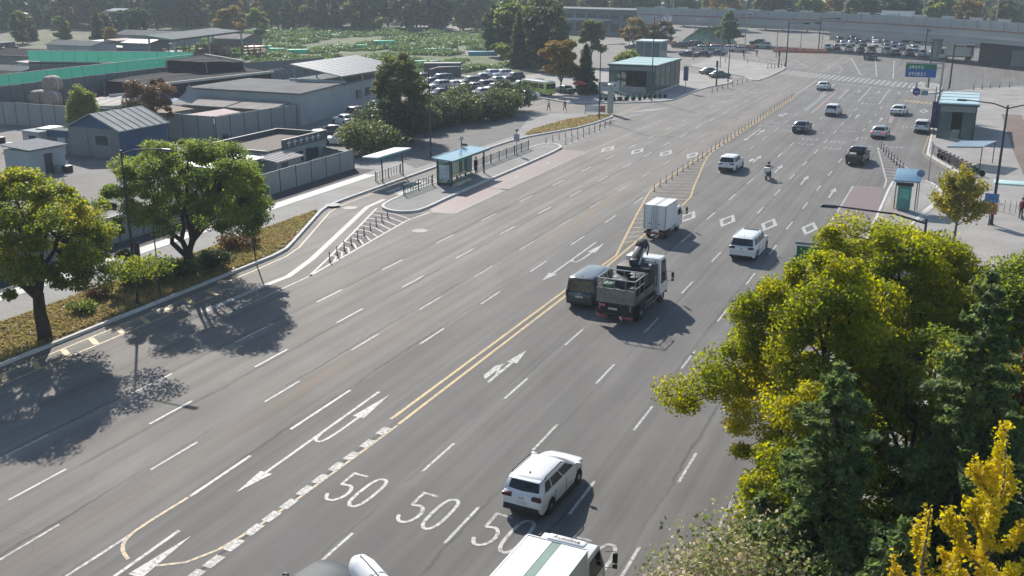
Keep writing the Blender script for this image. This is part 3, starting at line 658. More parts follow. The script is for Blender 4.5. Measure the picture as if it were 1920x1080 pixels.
pk = car('pickup_truck', 'black pickup truck beside the hatched taper with red posts', 'pickup truck', PICK, P_BLACK, (-10.5, 116.5), R(-3))
for s in (-1, 1): MB().span((s * .86, -2.6, .8), (s * .95, -.82, 1.16)).build('bed_side', P_BLACK, pk, bevel=.02)
MB().span((-.86, -2.64, .62), (.86, -2.56, 1.15)).build('tailgate', P_BLACK, pk, bevel=.02); MB().span((-.85, -2.56, .83), (.85, -.82, .86)).build('bed_floor', BLACKP, pk)
MB().box((.0, -1.0, 1.3), (1.5, .07, .5)).build('roll_bar', BLACKP, pk, bevel=.02)
MB().box((-.3, -1.8, 1.05), (.7, .8, .4)).build('bed_load', mat('load_grey', (.25, .27, .28), .7), pk, bevel=.03)
# ---- trucks ----
def truck_cab(root, W, y0, y1, H, pm, zb=.42):
    """cab-over cab between y0 (rear) and y1 (front)"""
    pts = [(y0, zb), (y1 - .02, zb), (y1, zb + .5), (y1 - .06, 1.25), (y1 - .42, H - .12), (y1 - .6, H), (y0, H)]
    v = []; f = []; n = len(pts)
    for x, k in ((-W / 2, 1), (W / 2, 1)):
        for y, z in pts: v.append((x * (1 if z < 1.3 else .93), y, z))
    f = [tuple(range(n)), tuple(range(n, 2 * n))[::-1]] + [(i, n + i, n + (i + 1) % n, (i + 1) % n) for i in range(n)]
    MB().raw(v, f).build('cab', pm, root, bevel=.05)
    MB().raw([(-W * .43, y1 - .085, 1.3), (W * .43, y1 - .085, 1.3), (W * .40, y1 - .41, H - .17), (-W * .40, y1 - .41, H - .17)], [(0, 1, 2, 3)]).build('windscreen', GLASS, root).location = (0, .045, .01)
    for s in (-1, 1):
        x0, x1 = s * (W / 2 + .006), s * (W / 2 * .94 + .008)
        MB().raw([(x0, y1 - .2, 1.32), (x0, y0 + .25, 1.28), (x1, y0 + .28, H - .2), (x1, y1 - .52, H - .2)], [(0, 1, 2, 3)]).build('side_window', GLASS, root)
        m = MB(); m.box((s * (W / 2 + .30), y1 + .02, 1.55), (.17, .08, .36)); m.box((s * (W / 2 + .30), y1 + .02, 1.24), (.16, .08, .16)); m.build('mirror', BLACKP, root, bevel=.015)
        MB().tube([(s * W / 2, y1 - .12, 1.78), (s * (W / 2 + .32), y1 + .02, 1.80), (s * (W / 2 + .33), y1 + .02, 1.2), (s * W / 2, y1 - .06, 1.15)], .014, 6).build('mirror_arm', BLACKP, root)
        MB().box((s * W * .36, y1 + .0, .72), (.34, .08, .16)).build('headlight', HEADL, root)
        MB().box((s * (W / 2 + .004), (y0 + y1) / 2 - .1, 1.0), (.02, .14, .035)).build('door_handle', BLACKP, root)
    MB().box((0, y1 - .02, .5), (W * .96, .12, .22)).build('front_bumper', BLACKP, root, bevel=.02)
    MB().raw([(-W * .4, y0 - .006, 1.35), (W * .4, y0 - .006, 1.35), (W * .37, y0 - .006, H - .15), (-W * .37, y0 - .006, H - .15)], [(0, 1, 2, 3)]).build('rear_cab_window', GLASS, root)
def box_truck(name, label, loc, rz, W, Lb, z0, z1, cabL, stripe, r=.33, cabH=1.98, cabW=None):
    cabW = cabW or W * .98
    t = thing(name, label, 'truck', loc, rz); yb0, yb1 = -Lb / 2, Lb / 2
    BX = mat('truck_box_white', (.66, .67, .66), .45, var=.06, scale=.7); BT = mat('truck_box_trim', (.33, .34, .35), .5, .3)
    MB().span((-W / 2, yb0 + .04, z0), (W / 2, yb1, z1 - .03)).build('cargo_box', BX, t)
    for s in (-1, 1):
        MB().span((s * .16, yb0 + .02, z1 - .03), (s * (W / 2 - .02), yb1 - .02, z1 - .012)).build('roof_panel', BX, t)
        MB().span((s * (W / 2 - .05), yb0, z1 - .05), (s * (W / 2 + .012), yb1 + .01, z1)).build('roof_edge', BT if not stripe else BX, t)
        MB().span((s * (W / 2 - .06), yb0 + .02, z0 - .02), (s * (W / 2 + .01), yb0 + .08, z1 - .05)).build('corner_post', BT, t)
        MB().span((s * .02, yb0 + .005, z0 + .06), (s * (W / 2 - .08), yb0 + .038, z1 - .12)).build('rear_door', BX, t, bevel=.008)
        for x in (.10, .24): MB().tube([(s * x, yb0 - .012, z0 + .04), (s * x, yb0 - .012, z1 - .1)], .018, 6).build('lock_rod', BT, t)
        MB().span((s * .3, yb0 - .03, z0 + .45), (s * .48, yb0 - .0, z0 + .5)).build('door_handle', BLACKP, t)
        MB().box((s * (W / 2 - .22), yb0 + .02, z0 - .2), (.3, .06, .12)).build('tail_lamp', REDL, t)
    MB().span((-.14, yb0 + .02, z1 - .03), (.14, yb1 - .02, z1 - .018)).build('roof_strip', stripe or BT, t)
    MB().span((-W / 2 + .03, yb1 - .0, z1 - .1), (W / 2 - .03, yb1 + .05, z1 + .01)).build('front_roof_edge', BX, t)
    MB().box((0, yb0 + .0, z0 - .28), (W * .92, .08, .14)).build('rear_bumper', mat('dull_red', (.18, .06, .055), .6), t)
    MB().box((.0, yb0 - .035, z0 - .12), (.5, .02, .12)).build('number_plate', PLATE, t)
    for s in (-1, 1): MB().span((s * .32, yb0 + .1, z0 - .22), (s * .42, yb1 + cabL - .3, z0 - .04)).build('chassis_rail', BLACKP, t)
    truck_cab(t, cabW, yb1 + .1, yb1 + cabL, cabH, P_WHITE)
    for s in (-1, 1):
        wheel(t, s * (W / 2 - .17), yb0 + .85, r, .24); wheel(t, s * (cabW / 2 - .13), yb1 + .62, r, .2)
        MB().span((s * (W / 2 - .03), yb0 + 1.4, z0 - .3), (s * (W / 2 - .0), yb1 - .2, z0 - .12)).build('side_guard', BT, t)
    return t
box_truck('box_truck', 'small white box truck with split grey roof beside the yellow hatched refuge', (-21.2, 76.4), R(-2), 1.78, 2.95, .78, 2.72, 1.72, None)
bt = box_truck('box_truck', 'white box truck with green roof stripe at the bottom edge of the picture', (-10.35, 23.9), R(-2), 2.1, 5.3, .95, 2.75, 1.75, mat('roof_stripe_green', (.13, .22, .18), .6, var=.12, scale=2), .38, 2.25)
MB().box((.25, 2.86, 2.77), (1.35, .34, .06), tz=.94).build('roof_sign_board', mat('sign_white', (.7, .7, .69), .5), bt, bevel=.05)
def text_mesh(name, s, size, m, loc, rot, parent, extrude=.003):
    c = bpy.data.curves.new(name, 'FONT'); c.body = s; c.size = size; c.align_x = 'CENTER'; c.align_y = 'CENTER'; c.extrude = extrude
    o = bpy.data.objects.new(name, c); COL.objects.link(o)
    dg = bpy.context.evaluated_depsgraph_get(); me = bpy.data.meshes.new_from_object(o.evaluated_get(dg)); bpy.data.objects.remove(o)
    me.materials.clear(); me.materials.append(m); ob = add(bpy.data.objects.new(name, me), parent); ob.location = loc; ob.rotation_euler = rot; return ob
text_mesh('lettering', 'Autoline', .27, BLACKP, (.25, 2.85, 2.806), (0, 0, 0), bt)
# ---- crane truck ----
ct = thing('crane_truck', 'crane truck with white cab, dark folded boom and open tail tray', 'truck', (-17.55, 57.6), R(-2))
DK = mat('dark_steel', (.03, .032, .038), .5, .3, var=.2, scale=4); AL = mat('weathered_aluminium', (.22, .22, .21), .5, .3, var=.2, scale=4); STL = mat('pale_steel', (.45, .46, .46), .5, .2)
W = 2.4
truck_cab(ct, W, 1.75, 3.35, 2.95, P_WHITE, .6)
MB().span((-W / 2, -3.0, 1.25), (W / 2, .55, 1.35)).build('bed_floor', DK, ct)
for s in (-1, 1):
    for k in range(2): MB().span((s * (W / 2 - .05), -2.95 + k * 1.75, 1.3), (s * (W / 2), -2.95 + k * 1.75 + 1.7, 1.75)).build('side_gate', mat('side_gate_grey', (.10, .105, .12), .5, .2), ct, bevel=.01)
    MB().span((s * .38, -2.9, .8), (s * .5, 3.0, 1.1)).build('chassis_rail', DK, ct)
    wheel(ct, s * (W / 2 - .24), -1.6, .48, .42); wheel(ct, s * (W / 2 - .16), 2.35, .48, .26)
    for z in (.6, .86): MB().span((s * (W / 2 - .03), -1.0, z), (s * W / 2, 1.6, z + .07)).build('side_guard', AL, ct)
    MB().span((s * .6, .62, .65), (s * (W / 2 + .02), 1.05, 1.15)).build('outrigger_box', DK, ct, bevel=.02); MB().tube([(s * (W / 2 - .08), .85, .3), (s * (W / 2 - .08), .85, 2.1)], .08, 8).build('outrigger_leg', AL, ct)
    MB().tube([(s * .95, -3.02, .45), (s * .95, -3.02, 1.3)], .055, 6).build('bumper_post', AL, ct)
    MB().box((s * .78, -3.1, .52), (.74, .06, .18)).build('warning_board', mat('red_white_board', (.26, .07, .06), .6, var=.5, scale=5), ct)
    MB().box((s * .95, -3.06, .84), (.32, .06, .13)).build('tail_lamp', REDL, ct)
    for y in (-2.9, -2.1, -1.3): MB().tube([(s * (W / 2 - .03), y, 1.7), (s * (W / 2 - .03), y, 2.75)], .025, 6).build('stake', AL, ct)
    for z in (2.25, 2.75): MB().tube([(s * (W / 2 - .03), -2.9, z), (s * (W / 2 - .03), -1.3, z)], .028, 6).build('top_rail', STL if z > 2.5 else AL, ct)
MB().box((0, -3.06, .68), (W * .9, .1, .16)).build('rear_bumper', DK, ct)
MB().span((-W / 2 + .1, -2.98, .75), (W / 2 - .1, -2.86, 1.3)).build('under_tail_panel', BLACKP, ct)
tg = MB().span((-W / 2 + .03, -3.06, 1.32), (W / 2 - .03, -3.0, 2.2)).build('tailgate', AL, ct)
for k in range(4):
    for q in range(3): MB().span((-1.12 + k * .57, -3.085, 1.4 + q * .26), (-.62 + k * .57, -3.055, 1.6 + q * .26)).build('tailgate_panel', AL, tg)
MB().tube([(-W / 2 + .05, -2.95, 2.75), (W / 2 - .05, -2.95, 2.75)], .035, 6).build('tailgate_bar', STL, ct); MB().tube([(-W / 2 + .05, -1.3, 2.85), (W / 2 - .05, -1.3, 2.85)], .035, 6).build('headboard_bar', STL, ct)
for x in (-.85, -.1, .6): MB().tube([(x, -2.95, 2.2), (x, -2.95, 2.75)], .03, 6).build('tail_stake', AL, ct); MB().tube([(x, -1.3, 1.35), (x, -1.3, 2.85)], .03, 6).build('headboard_stake', AL, ct)
for x, y, h, m in ((-.7, -2.3, .95, mat('green_crate', (.10, .16, .11), .7)), (.05, -1.9, 1.15, DK), (.72, -2.2, .8, BLACKP), (-.2, -2.6, .7, DK), (.6, -1.2, 1.2, BLACKP), (-.5, -1.4, 1.0, DK)):
    MB().box((x, y, 1.36 + h / 2), (.55, .6, h)).build('load_crate', m, ct, bevel=.03)
MB().box((-.72, -3.12, 1.18), (.34, .12, .15)).build('pink_bag', mat('pink_plastic', (.6, .12, .2), .5), ct, bevel=.04)
MB().box((0, .75, 2.0), (2.2, 1.5, 1.5)).build('crane_base', BLACKP, ct, bevel=.06); MB().box((.55, -.35, 1.95), (1.0, .9, 1.2)).build('tool_locker', DK, ct, bevel=.03); MB().box((-.6, -.4, 1.8), (.9, .8, .9)).build('winch_drum_box', DK, ct, bevel=.05)
MB().tube([(-.1, .9, 2.6), (-.1, .9, 3.1)], [.32, .26], 12).build('crane_column', DK, ct, True)
MB().bar((-.12, .2, 2.95), (-.1, 1.5, 3.05), .42, .4).build('boom', DK, ct, bevel=.03); MB().bar((-.2, .35, 2.85), (-.08, 1.75, 3.75), .38, .42).build('boom_arm', mat('boom_grey', (.055, .057, .063), .45, .2), ct, bevel=.02)
MB().bar((-.1, 1.5, 3.55), (-.05, 1.95, 3.95), .6, .52).build('boom_head', DK, ct, bevel=.04); MB().tube([(.18, .5, 2.8), (.2, 1.4, 3.6)], .07, 8).build('lift_ram', STL, ct, True)
MB().bar((.75, .9, 2.8), (1.05, .1, 2.95), .14, .12).build('control_arm', STL, ct); MB().box((.65, 1.2, 2.85), (.6, .35, .22)).build('hydraulic_tank', STL, ct, bevel=.03)
MB().tube([(.26, 1.8, 3.1), (.34, 1.85, 3.7), (.18, 1.85, 3.85)], .05, 6).build('hook_block', BLACKP, ct)
MB().box((-.1, -3.13, 1.0), (.55, .02, .12)).build('number_plate', PLATE, ct)
# ---- dark car cut by the lower edge ----
car('sedan', 'dark blue-grey car at the bottom edge beside the white camera housing', 'car', SEDAN, P_STEEL, (-17.75, 23.1), R(-3))
# ---- motorcycle and rider ----
mc = thing('motorcycle', 'motorcycle with white top box ridden between the lanes', 'motorcycle', (-17.67, 102.98), R(-6))
for y in (-.62, .66): wheel(mc, 0, y, .29, .11)
MB().tube([(0, .66, .29), (0, .5, .75), (0, .42, .98)], .035, 8).build('fork', DK, mc); MB().tube([(-.34, .36, 1.03), (-.1, .44, 1.0), (.1, .44, 1.0), (.34, .36, 1.03)], .016, 6).build('handlebar', BLACKP, mc)
MB().box((0, .05, .48), (.26, .8, .3)).build('engine_body', DK, mc, bevel=.05); MB().box((0, .3, .78), (.28, .45, .2), tz=.7).build('fuel_tank', P_BLACK, mc, bevel=.05)
MB().box((0, -.25, .80), (.3, .75, .1)).build('seat', BLACKP, mc, bevel=.03); MB().box((0, -.66, 1.06), (.52, .42, .42)).build('top_box', mat('top_box_white', (.66, .66, .64), .5), mc, bevel=.03)
MB().box((0, -.92, .72), (.16, .06, .08)).build('tail_lamp', REDL, mc); MB().box((0, -.93, .52), (.22, .02, .14)).build('number_plate', PLATE, mc)
for s in (-1, 1): MB().tube([(s * .3, .38, 1.03), (s * .38, .42, 1.18)], .01, 5).build('mirror_stem', BLACKP, mc); MB().box((s * .39, .42, 1.2), (.1, .02, .07)).build('mirror', BLACKP, mc)
# ======================= STREET FURNITURE =======================
DGREY = mat('dark_grey_paint', (.045, .047, .052), .5, .2); MGREY = mat('galvanised_steel', (.26, .27, .28), .5, .4, var=.12); LGREY = mat('light_grey_paint', (.42, .43, .43), .5)
LAMPG = mat('lamp_glass', (.5, .5, .48), .3); TEAL = mat('teal_paint', (.05, .19, .18), .5); SKYG = mat('tinted_roof_glass', (.16, .30, .36), .18, spec=.6, var=.08)
def clear_glass(name, col, alpha=.3):
    if name in MATS: return MATS[name]
    m = mat(name, col, .08, spec=.6, var=.03); nt = m.node_tree; b = nt.nodes['Principled BSDF']; out = nt.nodes['Material Output']
    t = nt.nodes.new('ShaderNodeBsdfTransparent'); t.inputs[0].default_value = (.72, .82, .8, 1); ms = nt.nodes.new('ShaderNodeMixShader'); ms.inputs[0].default_value = alpha
    nt.links.new(t.outputs[0], ms.inputs[1]); nt.links.new(b.outputs[0], ms.inputs[2]); nt.links.new(ms.outputs[0], out.inputs[0]); return m
CLEAR = clear_glass('shelter_glass', (.12, .2, .2), .42)
def lamp_post(label, base, h, arms, m=DGREY, r=.10, group='street lamps', name='street_lamp'):
    t = thing(name, label, 'street lamp', (base[0], base[1], .13), 0, group)
    MB().tube([(0, 0, 0), (0, 0, .6), (0, 0, h)], [r * 1.25, r, r * .55], 10).build('pole', m, t, True)
    MB().lathe([(r * 2.2, 0), (r * 2.2, .04), (r * 1.5, .06)], 10).build('base_plate', m, t)
    for dx, dy in arms:
        L = math.hypot(dx, dy); ux, uy = dx / L, dy / L
        MB().tube([(0, 0, h - .25), (dx * .35, dy * .35, h + .08), (dx, dy, h + .22)], [.055, .05, .04], 8).build('arm', m, t, True)
        a = math.atan2(uy, ux)
        hd = MB().box((dx + ux * .38, dy + uy * .38, h + .21), (.85, .28, .13), rz=a, tz=.75).build('lamp_head', m, t, bevel=.03)
        MB().box((dx + ux * .42, dy + uy * .42, h + .135), (.6, .2, .03), rz=a).build('lamp_lens', LAMPG, hd)
    return t
l1 = lamp_post('dark street lamp by the left kerb carrying a hanging banner', (-45.7, 45.6), 9.7, [(2.9, .2)])
bn = MB().span((.14, -.02, 2.3), (.62, .02, 4.1)).build('banner', mat('dark_banner', (.05, .045, .06), .7, var=.5, scale=6), l1, bevel=.02); MB().bar((0, 0, 4.05), (.62, 0, 4.05), .03, .03).build('banner_bracket', DGREY, l1)
lamp_post('tall street lamp rising beside the roadside canopy', (-53.74, 98.7), 9.9, [(3.4, 0)])
lamp_post('street lamp standing on the grass tip by the side street', (-47.3, 136.3), 10.1, [(2.6, .4)])
lamp_post('tall street lamp in front of the glass entrance pavilion', (-46.75, 159.9), 13.0, [(2.6, .8)])
lamp_post('street lamp by the kerb bend where cars leave the side road', (-41.9, 193.5), 12.0, [(2.6, .4)])
lamp_post('twin-arm lamp post on the right pavement by the waiting person', (2.75, 90.3), 9.7, [(-3.0, .4), (3.0, -.4)], r=.13)
lamp_post('street lamp whose arm reaches out above the yellow-green trees', (-1.2, 50), 8.9, [(-4.0, -.1)])
for i, (p, h) in enumerate((((-49.96, 222.05), 9.5), ((-60.72, 241.31), 9.0), ((-49.83, 246.16), 10.5), ((-44.08, 255.47), 11), ((-41.49, 275.05), 10), ((-36.49, 277.27), 9.5), ((-74.47, 235.2), 9), ((-16.03, 261.2), 9))):
    lamp_post('slender lamp post near the far junction, %s from the left' % ('1st', '2nd', '3rd', '4th', '5th', '6th', '7th', '8th')[sorted([1350, 1300, 1395, 1455, 1500, 1540, 1180, 1690]).index((1350, 1300, 1395, 1455, 1500, 1540, 1180, 1690)[i])], p, h, [(2.0, .5)], MGREY, .1, 'slender lamp posts near the far junction')
# slim poles and signs on the left verge
t = thing('slim_pole', 'slim bare pole on the left verge beside the lamp post', 'pole', (-45.75, 47.6, .13)); MB().tube([(0, 0, 0), (0, 0, 4.6)], [.05, .035], 8).build('pole', DGREY, t, True); MB().lathe([(.12, 0), (.12, .03), (.06, .05)], 8).build('base_plate', DGREY, t)
t = thing('sign_post', 'dark sign post at the bend of the left verge', 'sign', (-45.7, 57.2, .13)); MB().tube([(0, 0, 0), (0, 0, 5.0), (.25, 0, 5.35), (.6, 0, 5.4)], .05, 8).build('pole', DGREY, t, True); MB().span((.5, -.03, 4.75), (1.75, .03, 5.5)).build('sign_plate', LGREY, t, bevel=.02)
# delineator posts
def nth(k): return str(k) + ('th' if 10 <= k % 100 <= 20 else {1: 'st', 2: 'nd', 3: 'rd'}.get(k % 10, 'th'))
def row(first, spots, what, start=2, z=None):
    for i, p in enumerate(spots): copy_tree(first, p, label=what % nth(i + start))
    first['label'] = what % nth(1)
def post_proto(name, label, m, h=.75, r=.045):
    t = thing(name, label, 'bollard'); MB().lathe([(.13, 0), (.13, .03), (.06, .06)], 10).build('base', BLACKP, t); MB().tube([(0, 0, .04), (0, 0, h)], [r, r * .9], 8).build('post', m, t, True)
    for z in (.42, .58): MB().tube([(0, 0, h * z / .75), (0, 0, h * z / .75 + .07)], r * 1.12, 8).build('reflective_band', mat('reflective_band', (.6, .56, .5), .5), t)
    return remember(t)
OR_D = mat('faded_orange_post', (.32, .11, .04), .6, var=.25); DKR = mat('dark_red_post', (.13, .03, .03), .6, var=.2); DKB = mat('dark_rubber_post', (.05, .035, .03), .6, var=.2)
p0 = post_proto('delineator_post', 'orange delineator post in the row along the yellow centre line', OR_D)
p0.location = (-26.4, 92.5, 0); p0['group'] = 'delineators on the centre line'
row(p0, [(-26.42 - .4 * min(1, k / 25) + random.uniform(-.03, .03), 92.5 + k * 2.16, 0) for k in range(1, 39)], 'orange centre line delineator post, %s counted from the hatched refuge')
p1 = post_proto('delineator_post', 'dark delineator post on the chevron taper before the bus island', DKB)
p1.location = (-40.75, 59.3, 0); p1['group'] = 'delineators on the left taper'
row(p1, [(lerp(-40.75, -44.0, k / 9), lerp(59.3, 72.9, k / 9), 0) for k in range(1, 10)], 'dark delineator post on the left chevron taper, %s from its narrow tip')
p2 = copy_tree(p1, (-46.4, 114.4, 0), label='dark delineator post beyond the far end of the bus island', group='delineators beyond the bus island'); remember(p2)
row(p2, [(-46.4 + .16 * k, 114.4 + 1.75 * k, 0) for k in range(1, 12)], 'dark delineator post in the left row beyond the bus island, %s from the island')
for k in range(9): copy_tree(p2, (-43.9 - .02 * k, 114.6 + 2.1 * k, 0), label='dark delineator post in the right row beyond the bus island, %s from the island' % nth(k + 1))
p3 = post_proto('delineator_post', 'dark red delineator post on the right hatched taper', DKR, .9, .06); p3.location = (-8.9, 126.2, 0); p3['group'] = 'red delineators on the right taper'
row(p3, [(lerp(-8.9, -5.6, k / 8), lerp(126.2, 112.6, k / 8), 0) for k in range(1, 9)], 'dark red delineator post on the right hatched taper, %s from its far tip')
p4 = copy_tree(p3, (-40.6, 175.5, 0), label='delineator post at the mouth of the far left lay-by', group='delineators at the lay-by'); remember(p4)
row(p4, [(-40.6 + .25 * k, 175.5 + 2.9 * k, 0) for k in range(1, 8)], 'delineator post at the far left lay-by, %s from the near end')
p5 = post_proto('bollard', 'short dark bollard on the far right corner by the traffic island', DGREY, .9, .08); p5.location = (-5.2, 196.2, .14); p5['group'] = 'bollards on the far right corner'
row(p5, [(x, y, .14) for x, y in ((-7.6, 199), (-3.8, 194.8), (.2, 197.6), (1.6, 199.2), (2.9, 201.4), (4.4, 203.0), (6.0, 204.4))], 'short dark bollard on the far right corner, %s from the traffic island')
p6 = copy_tree(p5, (-40.2, 224, .14), label='short bollard on the corner by the far crossing', group='bollards at the far crossing'); remember(p6)
row(p6, [(-40.2 + .5 * k, 224 + 1.2 * k, .14) for k in range(1, 6)], 'short bollard on the far crossing corner, %s from the near end')
for i, (x, y) in enumerate(((-52, 236), (-47, 236.5), (-57, 206), (-55.6, 205), (-54.2, 204), (-52.8, 203))): copy_tree(p6, (x, y, .14), label=('left short bollard of the pair on the pale ground', 'right short bollard of the pair on the pale ground', 'leftmost short bollard behind the entrance pavilion', 'second short bollard behind the entrance pavilion', 'third short bollard behind the entrance pavilion', 'rightmost short bollard behind the entrance pavilion')[i])
# railing on the bus stop island: posts, rails and one picket after another
def railing(name, label, a, b, h, n, m, colours=None, z=.15, group=None):
    a, b = Vector(a), Vector(b); d = b - a; L = d.length; t = thing(name, label, 'railing', (a.x, a.y, z), math.atan2(d.y, d.x), group)
    MB().span((0, -.03, h - .05), (L, .03, h)).build('top_rail', m, t); MB().span((0, -.03, .1), (L, .03, .15)).build('bottom_rail', m, t)
    np_ = max(2, int(L / 2) + 1)
    for k in range(np_): MB().span((L * k / (np_ - 1) - .04, -.04, 0), (L * k / (np_ - 1) + .04, .04, h + .05)).build('railing_post', DGREY, t)
    me = {}
    for k in range(n):
        c = colours[k % len(colours)] if colours else m
        if c.name not in me: me[c.name] = MB().span((-.045, -.015, .13), (.045, .015, h - .03)).mesh('picket', c)
        o = add(bpy.data.objects.new('picket', me[c.name]), t); o.location = (L * (k + .5) / n, 0, 0)
    return t
railing('railing', 'grey picket railing along the back of the bus stop island', (-46.5, 94.8), (-46.4, 109), 1.0, 46, MGREY)
railing('railing', 'short teal picket railing with a red end beside the bus shelter', (-46.8, 80.6), (-46.65, 85.9), 1.0, 11, TEAL, [TEAL, TEAL, TEAL, MGREY])
railing('railing', 'dark picket railing along the angled kerb of the right plaza', (-3.2, 124.4), (.75, 111.8), 1.1, 44, mat('railing_purple_grey', (.13, .115, .13), .5))
# bus shelter on the island
sh = thing('bus_shelter', 'glass bus shelter with sky blue roof on the island', 'bus shelter', (-46.3, 86.3, .15))
for x, y in ((0, 0), (1.55, 0), (0, 2.4), (0, 4.8), (0, 7.2), (1.55, 7.2)): MB().span((x - .06, y - .06, 0), (x + .06, y + .06, 2.45)).build('shelter_post', DGREY, sh)
MB().prism([(-.35, -.4), (2.0, -.4), (2.0, 7.6), (-.35, 7.6)], [2.55, 2.42, 2.42, 2.55], [2.66, 2.50, 2.50, 2.66]).build('roof_panel', SKYG, sh); MB().span((1.95, -.45, 2.36), (2.06, 7.65, 2.58)).build('roof_fascia', TEAL, sh); MB().span((-.42, -.45, 2.44), (-.33, 7.65, 2.7)).build('roof_fascia', TEAL, sh)
for y0, y1 in ((.1, 2.3), (2.5, 4.7), (4.9, 7.1)): MB().span((-.012, y0, .25), (.012, y1, 2.3)).build('back_pane', CLEAR, sh)
MB().span((.08, -.012, .25), (1.48, .012, 2.3)).build('side_pane', CLEAR, sh); MB().span((.22, -.06, .6), (1.30, -.02, 2.0)).build('poster_panel', mat('poster_pale', (.42, .47, .5), .3, var=.25, scale=3), sh); MB().span((.1, -.05, .0), (1.5, .05, .24)).build('kick_panel', DGREY, sh)
be = MB().span((.25, 1.0, .42), (.7, 5.4, .48)).build('bench_seat', mat('bench_wood', (.2, .15, .1), .6), sh)
for y in (1.3, 3.2, 5.1): MB().span((.4, y - .04, 0), (.55, y + .04, .42)).build('bench_leg', DGREY, be)
MB().span((.1, 5.6, .2), (.35, 6.9, 2.1)).build('route_board', mat('route_board_teal', (.08, .17, .17), .4, var=.3, scale=4), sh)
lamp_ = thing('lantern_post', 'short lantern post behind the island bus shelter', 'lamp', (-47.0, 92.9, .15)); MB().tube([(0, 0, 0), (0, 0, 3.4)], [.08, .05], 8).build('pole', DGREY, lamp_, True); MB().lathe([(.05, 3.3), (.22, 3.42), (.24, 3.6), (.1, 3.75)], 12).build('lantern', LGREY, lamp_, True); MB().bar((0, 0, 2.9), (.7, -.1, 2.9), .04, .22).build('direction_plate', DGREY, lamp_)
sg = thing('bus_stop_sign', 'bus stop sign post with square plate behind the island railing', 'sign', (-46.1, 104.9, .15)); MB().tube([(0, 0, 0), (0, 0, 2.7)], .045, 8).build('pole', MGREY, sg, True); MB().span((-.35, -.04, 1.5), (.35, .0, 2.35)).build('sign_plate', mat('pale_violet_plate', (.33, .33, .38), .5), sg, bevel=.02); MB().lathe([(.06, 2.6), (.2, 2.7), (.2, 2.85), (.08, 2.95)], 10).build('finial', MGREY, sg)
# roadside canopy on the left pavement
cp = thing('roadside_canopy', 'white roofed shade canopy on the left pavement by the lay-by', 'canopy', (-51.7, 84.9, .14))
MB().prism([(-1.6, -.9), (.35, -1.2), (.5, 5.0), (-1.5, 5.1)], [2.5, 2.62, 2.62, 2.5], [2.62, 2.74, 2.74, 2.62]).build('roof_panel', mat('canopy_white', (.66, .7, .69), .35), cp); MB().span((.32, -1.1, 2.45), (.46, 5.0, 2.62)).build('roof_fascia', TEAL, cp)
for y in (.2, 4.2): MB().tube([(-.05, y, 0), (-.1, y, 2.55)], .07, 8).build('canopy_post', DGREY, cp, True)
MB().box((.05, 2.2, 2.56), (.1, 4.2, .1)).build('roof_beam', DGREY, cp)
railing('railing', 'low grey guard rail under the roadside canopy', (-52.6, 85.2), (-52.5, 89.9), .95, 9, MGREY, z=.14)
# right island: kiosk-like stop with tilted blue roof
rk = thing('bus_stop_kiosk', 'bus information kiosk with tilted blue roof on the right island', 'kiosk', (-4.3, 93.2, .15))
MB().prism([(-.9, -1.2), (1.25, -1.2), (1.25, 2.2), (-.9, 2.2)], [2.62, 2.62, 3.1, 3.1], [2.74, 2.74, 3.22, 3.22]).build('roof_panel', mat('blue_roof', (.12, .22, .30), .3, spec=.6), rk, bevel=.03); MB().span((-.6, -1.0, 2.25), (.75, -.9, 2.55)).build('display_board', BLACKP, rk)
MB().span((-.5, -.5, .1), (.6, .1, 2.2)).build('ticket_cabinet', mat('teal_cabinet', (.07, .23, .21), .4, var=.25, scale=3), rk, bevel=.03); MB().span((-.35, -.52, 1.0), (.45, -.5, 1.9)).build('map_panel', mat('map_green', (.10, .36, .30), .4, var=.3, scale=5), rk)
for x in (-.7, 1.0): MB().span((x - .05, .0, 0), (x + .05, .1, 2.75)).build('kiosk_post', MGREY, rk)
MB().lathe([(.3, -.04), (.34, 0), (.3, .04)], 16, (1.15, .6, 3.15), 'Y').build('round_sign', mat('steel_blue_sign', (.16, .24, .32), .4), rk); MB().tube([(1.15, .6, 0), (1.15, .6, 3.2)], .04, 8).build('sign_pole', MGREY, rk)
t = thing('slim_pole', 'slim tall pole beside the right hatched taper', 'pole', (-2.9, 108.6, 0)); MB().tube([(0, 0, 0), (0, 0, 3.9)], [.05, .04], 8).build('pole', MGREY, t, True); MB().lathe([(.13, 0), (.13, .03), (.06, .05)], 8).build('base_plate', MGREY, t)
# right side: sign boards on the lamp pole
sb = thing('notice_board', 'blue and red notice boards strapped to the right lamp post', 'sign', (2.55, 89.9, .14)); MB().span((-.55, -.06, 1.9), (.5, .0, 2.65)).build('blue_board', mat('board_blue', (.06, .16, .34), .5, var=.3, scale=6), sb, bevel=.02); MB().span((-.6, -.06, .95), (.5, .0, 1.85)).build('red_board', mat('board_red', (.3, .09, .09), .5, var=.5, scale=6), sb, bevel=.02); MB().tube([(-.0, .02, 0), (0, .02, 2.6)], .04, 6).build('board_post', DGREY, sb)
